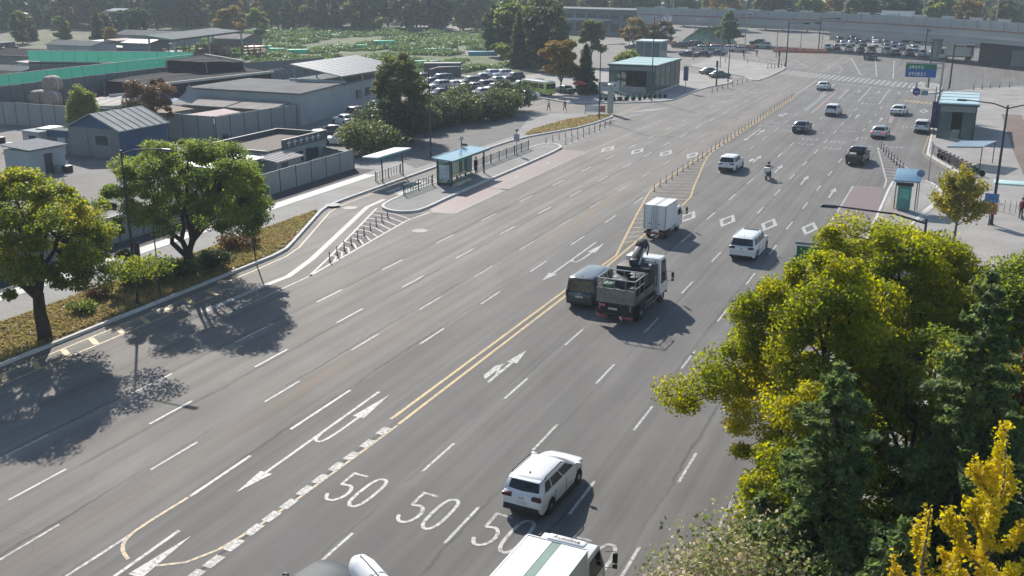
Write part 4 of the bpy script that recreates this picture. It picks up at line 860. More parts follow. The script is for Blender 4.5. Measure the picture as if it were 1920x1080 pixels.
# two-colour guide signs on gantries
SGREEN = mat('sign_green', (.012, .16, .095), .4, var=.05); SBLUE = mat('sign_blue', (.012, .10, .32), .4, var=.05); SWHITE = mat('sign_white_print', (.6, .62, .6), .5)
def guide_sign(label, base, h, x0, x1, z0, z1, side=-1):
    t = thing('guide_sign', label, 'road sign', (base[0], base[1], .14)); xo = base[0]
    MB().tube([(0, 0, 0), (0, 0, h)], [.16, .12], 12).build('mast', MGREY, t, True)
    for z in (z1 + .12, z1 - .5): MB().tube([(0, 0, z), (x0 - xo - .1, 0, z)], .07, 8).build('mast_arm', MGREY, t)
    zm = lerp(z0, z1, .6); MB().span((x0 - xo, -.16, zm + .002), (x1 - xo, -.1, z1)).build('green_panel', SGREEN, t); MB().span((x0 - xo, -.16, z0), (x1 - xo, -.1, zm)).build('blue_panel', SBLUE, t)
    for zz in (z0 - .04, z1): MB().span((x0 - xo - .04, -.14, zz), (x1 - xo + .04, -.08, zz + .04)).build('sign_border', SWHITE, t)
    return t, xo, zm
gs, xo, zm = guide_sign('green and blue road sign half hidden behind the yellow-green tree', (-1.6, 46), 8.4, -6.35, -2.2, 5.2, 8.02)
g2, xo2, zm2 = guide_sign('green and blue overhead road sign before the far junction', (-4.1, 158.5), 7.7, -9.0, -4.9, 5.4, 7.25)
def strokes(root, x0, x1, z0, z1, n, m=SWHITE, y=-.168, seed=1):
    r_ = random.Random(seed); w = (x1 - x0) / n
    for k in range(n):
        xa = x0 + k * w + w * .1; xb = xa + w * .75; h = z1 - z0; b = MB()
        b.span((xa, y, z0 + h * .55), (xb, y + .006, z0 + h * .68)); b.span((lerp(xa, xb, r_.uniform(.3, .7)), y - .002, z0 + h * .1), (lerp(xa, xb, r_.uniform(.75, .9)), y + .004, z1))
        if r_.random() < .6: b.span((xa, y - .004, z0), (xb, y + .002, z0 + h * .14))
        if r_.random() < .6: b.span((xa, y - .006, z0 + h * .3), (xa + w * .16, y, z1))
        b.build('sign_character', m, root)
strokes(gs, -5.85 - xo, -3.0 - xo, 7.15, 7.75, 6, seed=3); strokes(gs, -5.85 - xo, -3.6 - xo, 5.6, 6.3, 5, seed=5)
strokes(g2, -8.6 - xo2, -6.2 - xo2, 5.6, 6.1, 6, seed=8); strokes(g2, -8.6 - xo2, -6.6 - xo2, 6.55, 7.0, 5, seed=9)
rs = thing('round_sign', 'round blue arrow sign hanging from a pole arm by the right kerb', 'road sign', (-4.6, 158.0, .14)); MB().tube([(0, 0, 0), (0, 0, 4.2)], .08, 8).build('pole', MGREY, rs, True)
MB().tube([(0, 0, 3.7), (-3.3, .4, 3.75)], .05, 6).build('pole_arm', MGREY, rs); MB().lathe([(.5, -.03), (.55, 0), (.5, .03)], 20, (-2.6, .2, 3.35), 'Y').build('round_plate', mat('sign_navy', (.05, .05, .22), .4), rs); MB().bar((-2.9, .155, 3.35), (-2.3, .155, 3.35), .02, .1).build('arrow_mark', SWHITE, rs); MB().box((-1.5, .2, 3.25), (.9, .04, .7)).build('side_plate', mat('sign_teal', (.12, .25, .26), .4), rs)
# signal masts at the far junction
def signal(label, base, h, arm, heads):
    t = thing('traffic_signal', label, 'traffic light', (base[0], base[1], .14)); MB().tube([(0, 0, 0), (0, 0, h)], [.15, .11], 10).build('mast', DGREY, t, True)
    if arm: MB().tube([(0, 0, h - .4), (arm, .3, h - .1)], [.09, .05], 8).build('mast_arm', DGREY, t, True)
    for x, z, hz in heads:
        hd = MB().box((x, -.15, z), (1.3 if hz else .36, .2, .36 if hz else 1.2)).build('signal_head', BLACKP, t, bevel=.03)
        for k in (-1, 0, 1): MB().lathe([(.1, 0), (.12, -.03), (.02, -.04)], 10, (x + (k * .4 if hz else 0), -.26, z + (0 if hz else k * .36)), 'Y').build('lens', mat('dark_lens', (.06, .05, .03), .3), hd)
signal('traffic signal mast on the far left crossing corner', (-37.3, 229), 9.6, 6.5, ((3.6, 9.2, True), (6.0, 9.3, True)))
signal('slim pedestrian signal post left of the far crossing', (-38.5, 227.2), 3.4, 0, ((0, 3.0, False),))
signal('dark signal post nearest the lay-by on the far left', (-42.4, 186.2), 4.2, 0, ((0, 3.8, False),))
signal('traffic signal mast on the far right traffic island', (-7.2, 198), 8.2, -5, ((-2.6, 7.8, True), (-4.6, 7.9, True)))
signal('signal post behind the right plaza pavilion', (-3.7, 198.5), 7.6, 5, ((2.6, 7.3, True),))
signal('tall signal mast in the middle of the far junction approach', (-11.1, 262), 7.0, 4, ((2.6, 6.7, True),))
signal('signal mast on the red barrier island across the junction', (-37.5, 279), 8.5, 6, ((4.2, 8.2, True),))
# pedestrian-guard figures: white refuge marker on the traffic island
t = thing('refuge_marker', 'white ring barrier at the tip of the far right traffic island', 'barrier', (-8.9, 192.5, .14)); MB().tube([(-.8, 0, 0), (-.8, 0, .9), (.8, .3, .9), (.8, .3, 0)], .05, 8).build('hoop', LGREY, t); MB().lathe([(.35, 0), (.3, .5), (.16, 1.4), (.1, 1.5)], 12).build('marker_body', LGREY, t, True)
# blue banner stands
for i, (p, lab) in enumerate((((-44.9, 173.9), 'blue vertical banner stand on the pavement by the entrance pavilion'), ((-3.9, 143.2), 'purple vertical banner on the kerb left of the right pavilion'))):
    t = thing('banner_stand', lab, 'banner', (*p, .14)); MB().tube([(0, 0, 0), (0, 0, 4.5)], .05, 8).build('pole', DGREY, t); MB().span((-.42, -.03, 1.9) if i == 0 else (-.5, -.03, .4), (.42, .03, 4.3) if i == 0 else (.5, .03, 3.8)).build('banner_cloth', mat('banner_blue' if i == 0 else 'banner_purple', (.07, .10, .17) if i == 0 else (.07, .05, .16), .7, var=.25, scale=3), t, bevel=.01)
# side-street cluster: pillar, signboard, red round board
t = thing('gate_pillar', 'pale square pillar at the grass tip of the side street', 'pillar', (-47.8, 142.6, .14)); MB().span((-.35, -.35, 0), (.35, .35, 4.0)).build('shaft', mat('pale_green_pillar', (.30, .34, .33), .6), t, bevel=.03); MB().lathe([(.45, 4.0), (.5, 4.15), (.2, 4.3)], 12).build('cap', LGREY, t)
t = thing('street_banner', 'white and red banner tied low beside the pale pillar', 'banner', (-50.8, 140.2, .14), R(8))
for x in (0, 2.9): MB().tube([(x, 0, 0), (x, 0, 1.4)], .04, 6).build('banner_pole', DGREY, t)
MB().span((.04, -.02, .4), (2.2, .02, 1.3)).build('banner_cloth', mat('banner_white', (.6, .58, .57), .7, var=.15), t); MB().span((2.2, -.02, .4), (2.86, .02, 1.3)).build('red_end', mat('banner_red', (.45, .14, .11), .7), t)
t = thing('signboard', 'pale signboard in front of the entrance pavilion', 'sign', (-54.0, 160.0, .14), R(18)); MB().span((-1.7, -.05, 1.1), (1.7, .05, 2.6)).build('board', mat('board_pale', (.36, .38, .39), .6), t, bevel=.02)
for x in (-1.5, 1.5): MB().span((x - .05, .06, 0), (x + .05, .14, 2.6)).build('board_post', DGREY, t)
strokes(t, -1.0, 1.2, 1.9, 2.25, 6, BLACKP, -.062, 11)
t = thing('parasol', 'red parasol by the parked cars near the side street', 'parasol', (-60.0, 162.6, 0)); MB().tube([(0, 0, 0), (0, 0, 2.2)], .03, 6).build('pole', DGREY, t); MB().lathe([(1.3, 1.95), (1.2, 2.05), (.6, 2.35), (.05, 2.5)], 12).build('canopy', mat('parasol_red', (.5, .07, .06), .6), t, True)
# CCTV housing on a neighbouring mast, close to the camera
hz = thing('camera_housing', 'white rounded security camera housing at the bottom edge', 'camera', (-1.1, 3.35, 0))
CW = mat('housing_white', (.72, .72, .74), .35, var=.04)
a_, b_ = Vector((-2.70 + 1.1, 4.02 - 3.35, 16.99)), Vector((-2.25 + 1.1, 3.75 - 3.35, 16.95)); dv = (b_ - a_).normalized()
MB().tube([a_ - dv * .02, a_ - dv * .005, a_ + dv * .03, a_ + dv * .09, b_], [.01, .035, .06, .072, .072], 20).build('housing', CW, hz, True); MB().tube([b_, b_ + dv * .06], .06, 16).build('rear_cap', LGREY, hz)
MB().tube([lerp(a_, b_, .42), lerp(a_, b_, .45)], .0745, 20).build('seam_ring', LGREY, hz); MB().tube([lerp(a_, b_, .12) + Vector((0, 0, .072)), lerp(a_, b_, .9) + Vector((0, 0, .076))], .008, 6).build('sunshield_rib', LGREY, hz)
MB().tube([lerp(a_, b_, .7) - Vector((0, 0, .06)), lerp(a_, b_, .7) - Vector((0, 0, .16)), (0, 0, 16.8)], .025, 8).build('bracket', LGREY, hz); MB().tube([(0, 0, -.05), (0, 0, 17.0)], [.16, .09], 12).build('mast', MGREY, hz, True)

# ======================= PEOPLE =======================
SKIN = mat('skin', (.42, .27, .2), .6, var=.05); HAIR = mat('dark_hair', (.02, .017, .015), .7)
def person(label, loc, rz, top_m, leg_m, pose='stand', z=0., s=1.):
    """one continuous skinned body; joints placed for the pose; clothes by body zone"""
    J = {'pel': (0, 0, .95), 'wst': (0, 0, 1.08), 'chs': (0, .01, 1.32), 'nck': (0, .01, 1.48), 'hd0': (0, .02, 1.56), 'hd1': (0, .03, 1.68), 'hd2': (0, .02, 1.76)}
    if pose == 'ride':
        J = {'pel': (0, -.22, .92), 'wst': (0, -.2, 1.05), 'chs': (0, -.1, 1.28), 'nck': (0, -.03, 1.43), 'hd0': (0, .0, 1.5), 'hd1': (0, .02, 1.62), 'hd2': (0, .01, 1.70)}
    E = [('pel', 'wst'), ('wst', 'chs'), ('chs', 'nck'), ('nck', 'hd0'), ('hd0', 'hd1'), ('hd1', 'hd2')]
    Rd = {'pel': (.155, .12), 'wst': (.14, .10), 'chs': (.165, .12), 'nck': (.06, .06), 'hd0': (.07, .08), 'hd1': (.078, .098), 'hd2': (.05, .06)}
    for sd in (-1, 1):
        q = 'l' if sd < 0 else 'r'; c = J['chs']; st = {'walk': .22 * sd, 'stand': .02 * sd}.get(pose, 0)
        if pose == 'ride':
            pts = dict(sh=(sd * .2, -.08, 1.38), el=(sd * .3, .08, 1.2), wr=(sd * .29, .32, 1.06), hp=(sd * .11, -.22, .88), kn=(sd * .2, .2, .72), an=(sd * .18, .02, .36), to=(sd * .18, .2, .32))
        else:
            pts = dict(sh=(sd * .19, .0, 1.40), el=(sd * .24, -st * .8, 1.13), wr=(sd * .25, -st * 1.1 + .06, .89), hp=(sd * .1, 0, .90), kn=(sd * .1, st * .7 + .02, .50), an=(sd * .1, st * 1.1 - .02, .09), to=(sd * .12, st * 1.1 + .14, .04))
        for k, v in pts.items(): J[q + k] = v
        wx, wy, wz = pts['wr']; fw = (0, .5, -.85) if pose != 'ride' else (0, .9, -.3)
        J[q + 'pm'] = (wx, wy + fw[1] * .08, wz + fw[2] * .08)
        E += [('chs', q + 'sh'), (q + 'sh', q + 'el'), (q + 'el', q + 'wr'), (q + 'wr', q + 'pm'), ('pel', q + 'hp'), (q + 'hp', q + 'kn'), (q + 'kn', q + 'an'), (q + 'an', q + 'to')]
        Rd.update({q + 'sh': (.065, .065), q + 'el': (.05, .05), q + 'wr': (.032, .036), q + 'pm': (.03, .042), q + 'hp': (.1, .1), q + 'kn': (.068, .068), q + 'an': (.045, .05), q + 'to': (.045, .035)})
        for f in range(5):
            ln = (.05, .075, .085, .075, .06)[f]; oy = (f - 2) * .018 if f else -.045
            J[q + 'f%d' % f] = (wx - (sd * .03 if f == 0 else 0), wy + fw[1] * (.08 + ln) + oy * abs(fw[2]), wz + fw[2] * (.08 + ln) + oy * fw[1] * .5)
            E.append((q + 'pm', q + 'f%d' % f)); Rd[q + 'f%d' % f] = (.009, .009)
    keys = list(J); idx = {k: i for i, k in enumerate(keys)}
    me = bpy.data.meshes.new('body'); me.from_pydata([J[k] for k in keys], [(idx[a], idx[b]) for a, b in E], [])
    tmp = bpy.data.objects.new('body_tmp', me); COL.objects.link(tmp)
    tmp.modifiers.new('skin', 'SKIN'); 
    for i, k in enumerate(keys): me.skin_vertices[0].data[i].radius = Rd[k]; me.skin_vertices[0].data[i].use_root = (k == 'pel')
    su = tmp.modifiers.new('sub', 'SUBSURF'); su.levels = su.render_levels = 1
    dg = bpy.context.evaluated_depsgraph_get(); m2 = bpy.data.meshes.new_from_object(tmp.evaluated_get(dg)); bpy.data.objects.remove(tmp)
    m2.materials.clear()
    for m in (top_m, leg_m, SKIN, BLACKP): m2.materials.append(m)
    zn = J['nck'][2] - .01
    for p in m2.polygons:
        x, y, zz = p.center; near_hand = min((Vector((x, y, zz)) - Vector(J[q + 'pm'])).length for q in 'lr') < .12
        p.material_index = 2 if (zz > zn or near_hand) else 3 if min((Vector((x, y, zz)) - Vector(J[q + 'to'])).length for q in 'lr') < .17 and zz < .45 else 1 if (zz < J['pel'][2] + .06 and abs(x) < .26) else 0
        p.use_smooth = True
    root = thing('person', label, 'person', (*loc, z), rz); root.scale = (s, s, s)
    add(bpy.data.objects.new('body', m2), root)
    hx, hy, hzz = J['hd1']
    if pose == 'ride':
        MB().lathe([(.02, -.14), (.10, -.13), (.14, -.04), (.145, .03), (.11, .12), (.02, .16)], 14, (hx, hy, hzz + .02)).build('helmet', P_BLACK, root, True)
    else:
        MB().lathe([(.085, -.02), (.095, .03), (.085, .09), (.04, .125), (.005, .13)], 12, (hx, hy - .015, hzz)).build('hair', HAIR, root, True)
        f = MB(); f.box((hx, hy + .095, hzz - .02), (.024, .03, .04)); f.build('nose', SKIN, root)
        for sd in (-1, 1): MB().box((hx + sd * .035, hy + .088, hzz + .012), (.022, .01, .01)).build('eye', BLACKP, root); MB().box((hx + sd * .088, hy, hzz - .01), (.015, .035, .05)).build('ear', SKIN, root)
        MB().box((hx, hy + .086, hzz - .062), (.04, .012, .01)).build('mouth', mat('lips', (.3, .12, .1), .6), root)
    return root
C_BLK = mat('cloth_black', (.018, .018, .022), .9); C_NAVY = mat('cloth_navy', (.03, .035, .06), .9); C_RED = mat('cloth_dark_red', (.16, .03, .05), .9); C_GREY = mat('cloth_grey', (.2, .2, .2), .9); C_WHT = mat('cloth_white', (.55, .55, .54), .9)
person('person in dark clothes standing beside the island bus shelter', (-45.2, 92.6), R(150), C_BLK, C_BLK, z=.15)
person('person in black and dark red standing by the twin-arm lamp post', (5.0, 93.6), R(140), C_RED, C_BLK, z=.14)
person('helmeted rider on the motorcycle with the white top box', (-17.67, 102.98), R(-6), C_BLK, C_NAVY, 'ride')
person('person walking along the side street near the grass tip', (-56.8, 141.0), R(120), C_WHT, C_NAVY, 'walk', z=.15)
person('dark clothed person walking behind the first pedestrian', (-54.6, 141.9), R(110), C_BLK, C_BLK, 'walk', z=.15)
person('dark clothed person standing on the pale ground by the far parked cars', (-52.0, 256), R(60), C_BLK, C_BLK, 'stand')
person('grey clothed person beside the far parked cars', (-49.0, 257), R(60), C_GREY, C_NAVY, 'stand')
person('dark clothed person waiting inside the glass entrance pavilion', (-55.4, 168.4), R(-120), C_BLK, C_BLK, 'stand', z=.15)
# ======================= BICYCLES =======================
def bicycle(label, group, col):
    t = thing('bicycle', label, 'bicycle', group=group)
    for y in (-.52, .52):
        w = MB().lathe([(.27, -.018), (.32, -.018), (.33, 0), (.32, .018), (.27, .018), (.265, 0), (.27, -.018)], 16, axis='X').build('wheel', TYRE, t); w.location = (0, y, .33)
        MB().lathe([(.015, -.05), (.03, 0), (.015, .05)], 8, axis='X').build('hub', CHROME, w)
    b = MB(); b.tube([(0, -.52, .33), (0, -.1, .3), (0, .38, .82)], .022, 6); b.tube([(0, -.1, .3), (0, -.2, .85)], .02, 6); b.tube([(0, .52, .33), (0, .4, .95)], .02, 6); b.build('frame', col, t)
    MB().tube([(-.28, .3, 1.0), (0, .4, .98), (.28, .3, 1.0)], .015, 6).build('handlebar', BLACKP, t); MB().box((0, -.22, .9), (.14, .25, .06), tz=.8).build('saddle', BLACKP, t, bevel=.02); MB().box((0, .6, .86), (.32, .26, .22)).build('basket', DGREY, t, bevel=.01); MB().box((0, -.55, .68), (.12, .3, .03)).build('mudguard', col, t)
    return remember(t)
BG = mat('bike_green', (.05, .30, .16), .4)
bk = bicycle('green rental bicycle in the row on the kerb by the entrance pavilion', 'rental bicycles by the pavilion', BG); bk.location = (-53.6, 156.2, .14); bk.rotation_euler = (0, 0, R(70))
for k in range(1, 6): copy_tree(bk, (-53.6 + .95 * k, 156.2 + .55 * k, .14), R(70 + random.uniform(-12, 12)), label='green rental bicycle, %s in the left rack by the entrance pavilion' % nth(k + 1))
for k in range(5): copy_tree(bk, (-48.6 + .62 * k, 161.0 + .8 * k, .14), R(60 + random.uniform(-12, 12)), label='green rental bicycle, %s in the right rack by the entrance pavilion' % nth(k + 1))
bk['label'] = 'green rental bicycle, 1st in the left rack by the entrance pavilion'
bk2 = copy_tree(bk, (-1.9, 121.6, .14), R(70), label='bicycle parked under the slatted shelter behind the right railing', group='bicycles by the right railing'); remember(bk2)
for k in range(1, 9): copy_tree(bk2, (-1.9 + .42 * k, 121.6 - 1.15 * k, .14), R(70 + random.uniform(-10, 10)), label='bicycle behind the right plaza railing, %s from the far end' % nth(k + 1))
bk2['label'] = 'bicycle behind the right plaza railing, 1st from the far end'
# slatted bicycle shelter
bs = thing('bicycle_shelter', 'slatted blue-grey bicycle shelter on the right plaza', 'shelter', (.3, 119.5, .14), R(-16))
for k in range(5): MB().prism([(-1.4, -2.4 + k * 1.0), (2.2, -2.4 + k * 1.0), (2.2, -1.55 + k * 1.0), (-1.4, -1.55 + k * 1.0)], [1.95, 2.3, 2.3, 1.95], [2.03, 2.38, 2.38, 2.03]).build('roof_slat', mat('slat_blue_grey', (.20, .27, .33), .35, spec=.5), bs)
for x, y in ((2.1, -2.2), (2.1, 2.3)): MB().tube([(x, y, 0), (x, y, 2.3)], .05, 8).build('shelter_post', DGREY, bs)
for y in (-2.2, 0, 2.3): MB().bar((2.1, y, 2.26), (-1.4, y, 1.9), .06, .08).build('roof_beam', DGREY, bs)
# small teal canopy by the right person
tc_ = thing('small_canopy', 'small white and teal canopy behind the right lamp post', 'canopy', (4.2, 96.4, .14)); MB().prism([(-1.5, -.8), (1.2, -.8), (1.2, .9), (-1.5, .9)], 2.35, 2.5).build('roof_panel', mat('canopy_mint', (.42, .58, .54), .4), tc_, bevel=.03)
for x in (-1.3, 1.0): MB().tube([(x, 0, 0), (x, 0, 2.35)], .05, 8).build('canopy_post', DGREY, tc_)
for k in range(4): MB().span((-.9 + k * .45, -.5, 0), (-.85 + k * .45, -.45, 1.0)).build('rack_post', MGREY, tc_)
# ======================= FENCES AND BUILDINGS =======================
FGREY = mat('fence_steel_grey', (.15, .165, .175), .5, .15, var=.10, scale=.5, stretch=(1, 1, .15)); FDARK = mat('fence_frame', (.07, .08, .09), .5, .2)
FPALE = mat('fence_pale', (.25, .275, .28), .5, .1, var=.08, scale=.4); BLUEW = mat('blue_cladding', (.025, .075, .16), .5, .1, var=.12, scale=.6)
ROOFG = mat('grey_metal_roof', (.13, .15, .155), .9, 0., var=.2, spec=.1, scale=.5); WALLW = mat('white_cladding', (.32, .36, .37), .85, var=.1, spec=.15, scale=.3); WALLB = mat('brown_wall', (.13, .11, .10), .7, var=.15); ROOFB = mat('beige_roof', (.27, .245, .23), .9, spec=.1, var=.15, scale=.5)
TARP = mat('black_shade_cloth', (.03, .03, .036), .95, spec=.1, var=.3, scale=1.5); WCLOTH = mat('white_tarp', (.46, .44, .40), .9, spec=.1, var=.12, scale=.6); WIN = mat('window_glass', (.03, .04, .05), .1, spec=.6)
def net_mat(name, col, a):
    m = bpy.data.materials.new(name); m.use_nodes = True; MATS[name] = m; nt = m.node_tree; b = nt.nodes['Principled BSDF']; out = nt.nodes['Material Output']
    b.inputs['Base Color'].default_value = (*col, 1); b.inputs['Roughness'].default_value = .9
    t = nt.nodes.new('ShaderNodeBsdfTranslucent'); t.inputs[0].default_value = (*col, 1); tp = nt.nodes.new('ShaderNodeBsdfTransparent')
    m1 = nt.nodes.new('ShaderNodeMixShader'); m1.inputs[0].default_value = .6; nt.links.new(b.outputs[0], m1.inputs[1]); nt.links.new(t.outputs[0], m1.inputs[2])
    m2 = nt.nodes.new('ShaderNodeMixShader'); m2.inputs[0].default_value = a; nt.links.new(tp.outputs[0], m2.inputs[1]); nt.links.new(m1.outputs[0], m2.inputs[2]); nt.links.new(m2.outputs[0], out.inputs[0]); return m
GNET = net_mat('green_net', (.11, .42, .34), .85)
def panel_fence(name, label, a, b, h, m=FGREY, pw=2.0, band=None, zb=0.):
    a, b = Vector(a), Vector(b); d = b - a; L = d.length; n = max(1, round(L / pw)); w = L / n
    t = thing(name, label, 'fence', (a.x, a.y, zb), math.atan2(d.y, d.x))
    pm = MB(); pm.span((.03, -.02, .05), (w - .03, .02, h))
    for q in range(4): pm.span((.08 + q * w / 4, -.035, .07), (.08 + q * w / 4 + w * .1, -.02, h - .02))
    pmesh = pm.mesh('fence_panel', m); po = MB().span((-.04, -.05, 0), (.04, .05, h + .03)).mesh('fence_post', FDARK)
    for k in range(n + 1):
        o = add(bpy.data.objects.new('fence_post', po), t); o.location = (k * w, 0, 0)
        if k < n: o = add(bpy.data.objects.new('fence_panel', pmesh), t); o.location = (k * w, 0, random.uniform(-.03, .03))
    MB().span((0, .03, h * .92), (L, .07, h * .97)).build('top_rail', FDARK, t)
    if band:
        nm, z1, bm_ = band
        ne = MB().span((.04, -.012, .0), (w - .04, .012, z1 - h - .04)).mesh(nm, bm_)
        for k in range(n): o = add(bpy.data.objects.new(nm, ne), t); o.location = (k * w, 0, h + .04)
        MB().span((0, -.03, z1), (L, .03, z1 + .06)).build('net_rail', MGREY, t)
    return t
panel_fence('panel_fence', 'long grey panel fence behind the left pavement and trees', (-58.4, 24), (-58.4, 90.3), 2.2, FPALE, 2.6)
panel_fence('panel_fence', 'low grey fence return at the corner by the parked white sedan', (-58.4, 90.4), (-66.2, 93.2), 1.8, FPALE, 2.6)
panel_fence('panel_fence', 'pale grey boundary fence behind the blue gabled shed', (-122, 99.2), (-84, 99.2), 3.1, FPALE, 2.4)
panel_fence('panel_fence', 'pale grey fence running back from the small corner gate', (-83.8, 99.3), (-82.2, 113.8), 3.0, FPALE, 2.4)
panel_fence('panel_fence', 'tall grey hoarding topped with a green net band facing the road', (-120.6, 99.4), (-120.6, 139), 5.0, FGREY, 2.2, ('net_sheet', 6.5, GNET))
panel_fence('panel_fence', 'far hoarding of the netted compound, green net above dark panels', (-120.8, 139.2), (-150, 131), 5.0, FGREY, 2.2, ('net_sheet', 6.8, GNET))
panel_fence('panel_fence', 'dark blue-grey hoarding at the foot of the allotments', (-120.4, 139.4), (-111, 163), 4.6, FGREY, 2.2)
panel_fence('panel_fence', 'low blue-grey fence in front of the white-edged shade tarp', (-109, 128), (-96, 128.4), 3.0, FGREY, 1.9)
panel_fence('panel_fence', 'hoarding along the allotment edge behind the solar canopy', (-111, 163.2), (-99, 176), 3.6, FGREY, 2.2)
def gable_shed(label, x0, x1, y0, y1, h, hr, wallm, roofm, gablem=None, name='shed', cat='shed', axis='Y', parts=True):
    t = thing(name, label, cat, ((x0 + x1) / 2, (y0 + y1) / 2, 0)); hx, hy = (x1 - x0) / 2, (y1 - y0) / 2
    if axis == 'X': t.rotation_euler = (0, 0, R(90)); hx, hy = hy, hx
    gm = gablem or wallm
    for y in (-hy, hy):
        MB().span((-hx, y - .05, 0), (hx, y + .05, h)).build('end_wall', wallm, t); MB().raw([(-hx, y - .05, h + .002), (hx, y - .05, h + .002), (0, y - .05, hr), (-hx, y + .05, h + .002), (hx, y + .05, h + .002), (0, y + .05, hr)], [(0, 1, 2), (5, 4, 3), (0, 3, 4, 1), (1, 4, 5, 2), (2, 5, 3, 0)]).build('gable', gm, t)
    for s in (-1, 1):
        MB().span((s * hx - .05, -hy + .051, 0), (s * hx + .05, hy - .051, h)).build('side_wall', gm if gablem else wallm, t)
        MB().raw([(s * (hx + .35), -hy - .35, h - .2), (s * (hx + .35), hy + .35, h - .2), (0, hy + .35, hr + .06), (0, -hy - .35, hr + .06), (s * (hx + .35), -hy - .35, h - .1), (s * (hx + .35), hy + .35, h - .1), (0, hy + .35, hr + .16), (0, -hy - .35, hr + .16)], [(0, 1, 2, 3), (7, 6, 5, 4), (0, 4, 5, 1), (1, 5, 6, 2), (2, 6, 7, 3), (3, 7, 4, 0)]).build('roof_slope', roofm, t)
        n = max(2, int(2 * hy / 1.0)); rb_ = MB().bar((s * (hx + .35), 0, h - .06), (0, 0, hr + .19), .06, .05).mesh('roof_seam', roofm)
        for k in range(n + 1): o = add(bpy.data.objects.new('roof_seam', rb_), t); o.location = (0, -hy - .3 + k * (2 * hy + .6) / n, 0)
    return t, hx, hy
t, hx, hy = gable_shed('blue gabled shed with grey doors in the left yard', -92.4, -85.0, 84.8, 92.2, 3.3, 4.75, mat('shed_door_grey', (.14, .165, .18), .5, .1, var=.08), mat('shed_roof_pale', (.26, .28, .28), .8, var=.2, scale=.5, spec=.2), BLUEW)
for x in (-2.2, 1.2): MB().span((x - 1.35, -hy - .1, .05), (x + 1.35, -hy - .055, 2.75)).build('door_leaf', mat('door_leaf_grey', (.16, .185, .2), .5, .1), t)
MB().span((.3, -hy - .13, 1.5), (2.1, -hy - .105, 2.5)).build('window', WIN, t)
t = thing('lean_to', 'blue flat-roofed lean-to on the left of the gabled shed', 'shed', (-94.2, 87.6, 0)); MB().span((-1.7, -2.6, 0), (1.7, 2.6, 2.6)).build('wall', mat('leanto_grey', (.15, .15, .165), .6), t); MB().span((-1.85, -2.8, 2.62), (1.75, 2.7, 2.75)).build('roof', ROOFG, t); MB().span((-1.72, -2.68, 1.9), (1.72, -2.61, 2.6)).build('fascia', BLUEW, t); MB().span((-.2, -2.68, .0), (.9, -2.62, 1.9)).build('door', LGREY, t)
t = thing('site_cabin', 'small pale cabin with a white sheet on its roof in the left yard', 'cabin', (-97.5, 86.4, 0), R(-6)); MB().span((-1.5, -2.2, 0), (1.5, 2.2, 2.4)).build('wall', mat('cabin_pale', (.34, .33, .33), .6), t); MB().span((-1.6, -2.3, 2.41), (1.6, 2.3, 2.5)).build('roof', WALLW, t); MB().box((.2, .2, 2.6), (1.8, 2.4, .14), rz=.2).build('roof_sheet', mat('bright_sheet', (.68, .66, .64), .5), t, bevel=.04); MB().span((-.3, -2.26, 1.2), (.9, -2.21, 2.0)).build('window', WIN, t); MB().span((-1.3, -2.26, .0), (-.5, -2.21, 1.9)).build('door', LGREY, t)
t = thing('rubbish_pile', 'pile of sheets and scrap beside the small pale cabin', 'scrap', (-100.6, 84.2, 0))
for k in range(7): MB().box((random.uniform(-1, 1), random.uniform(-.6, .6), .25 + .12 * k), (1.3, .9, .3), rz=random.uniform(0, 3), tz=.7).build('scrap_sheet', (WALLW, FDARK, mat('scrap_blue', (.08, .13, .2), .6), LGREY)[k % 4], t, bevel=.05)
# shops / office with parapet sign near the corner
t = thing('office_building', 'flat-roofed office with a sign parapet behind the near fence', 'building', (-66.5, 87.4, 0))
MB().span((-3.1, -5.3, 0), (3.1, 5.3, 2.7)).build('wall', mat('office_wall', (.24, .27, .28), .6, var=.1), t); MB().span((-3.2, -5.4, 2.71), (3.2, 5.4, 2.8)).build('roof', mat('brown_felt_roof', (.12, .10, .09), .9, var=.2), t)
for a, b in (((-3.3, -5.5, 2.7), (-3.15, 5.5, 3.35)), ((-3.15, 5.35, 2.7), (3.3, 5.5, 3.35)), ((-3.15, -5.5, 2.7), (3.3, -5.35, 2.95))): MB().span(a, b).build('parapet', FDARK, t)
sp = MB().span((3.15, -2.6, 2.6), (3.32, 5.35, 3.6)).build('sign_parapet', mat('sign_slate', (.075, .085, .095), .5), t)
for k in range(6):
    b = MB(); y = -1.9 + k * 1.05; b.span((3.325, y, 3.12), (3.335, y + .7, 3.22)); b.span((3.322, y + .3, 2.8), (3.338, y + .4, 3.42)); b.build('sign_character', SWHITE, sp)
for y in (-3.6, .4, 3.2): MB().span((3.1, y - .6, .9), (3.15, y + .6, 2.0)).build('window', WIN, t)
MB().span((3.1, 1.6, 0), (3.16, 2.5, 2.1)).build('door', DGREY, t)
t = thing('shop_awning', 'pink-white corrugated lean-to roof between the office and the near fence', 'shed', (-61.9, 82.4, 0)); MB().prism([(-1.3, -2.2), (1.3, -2.2), (1.3, 2.3), (-1.3, 2.3)], [2.5, 2.2, 2.2, 2.5], [2.58, 2.28, 2.28, 2.58]).build('roof', mat('pinkish_white_roof', (.46, .42, .40), .85, var=.1), t)
for k in range(9): MB().bar((-1.3, -2.1 + k * .54, 2.61), (1.3, -2.1 + k * .54, 2.31), .08, .05).build('roof_seam', MATS['pinkish_white_roof'], t)
MB().span((-1.2, -2.0, 0), (1.1, 2.1, 2.19)).build('wall', mat('shop_wall', (.2, .21, .22), .7), t); MB().span((1.1, -1.2, 0), (1.14, -.2, 2.0)).build('door', DGREY, t)
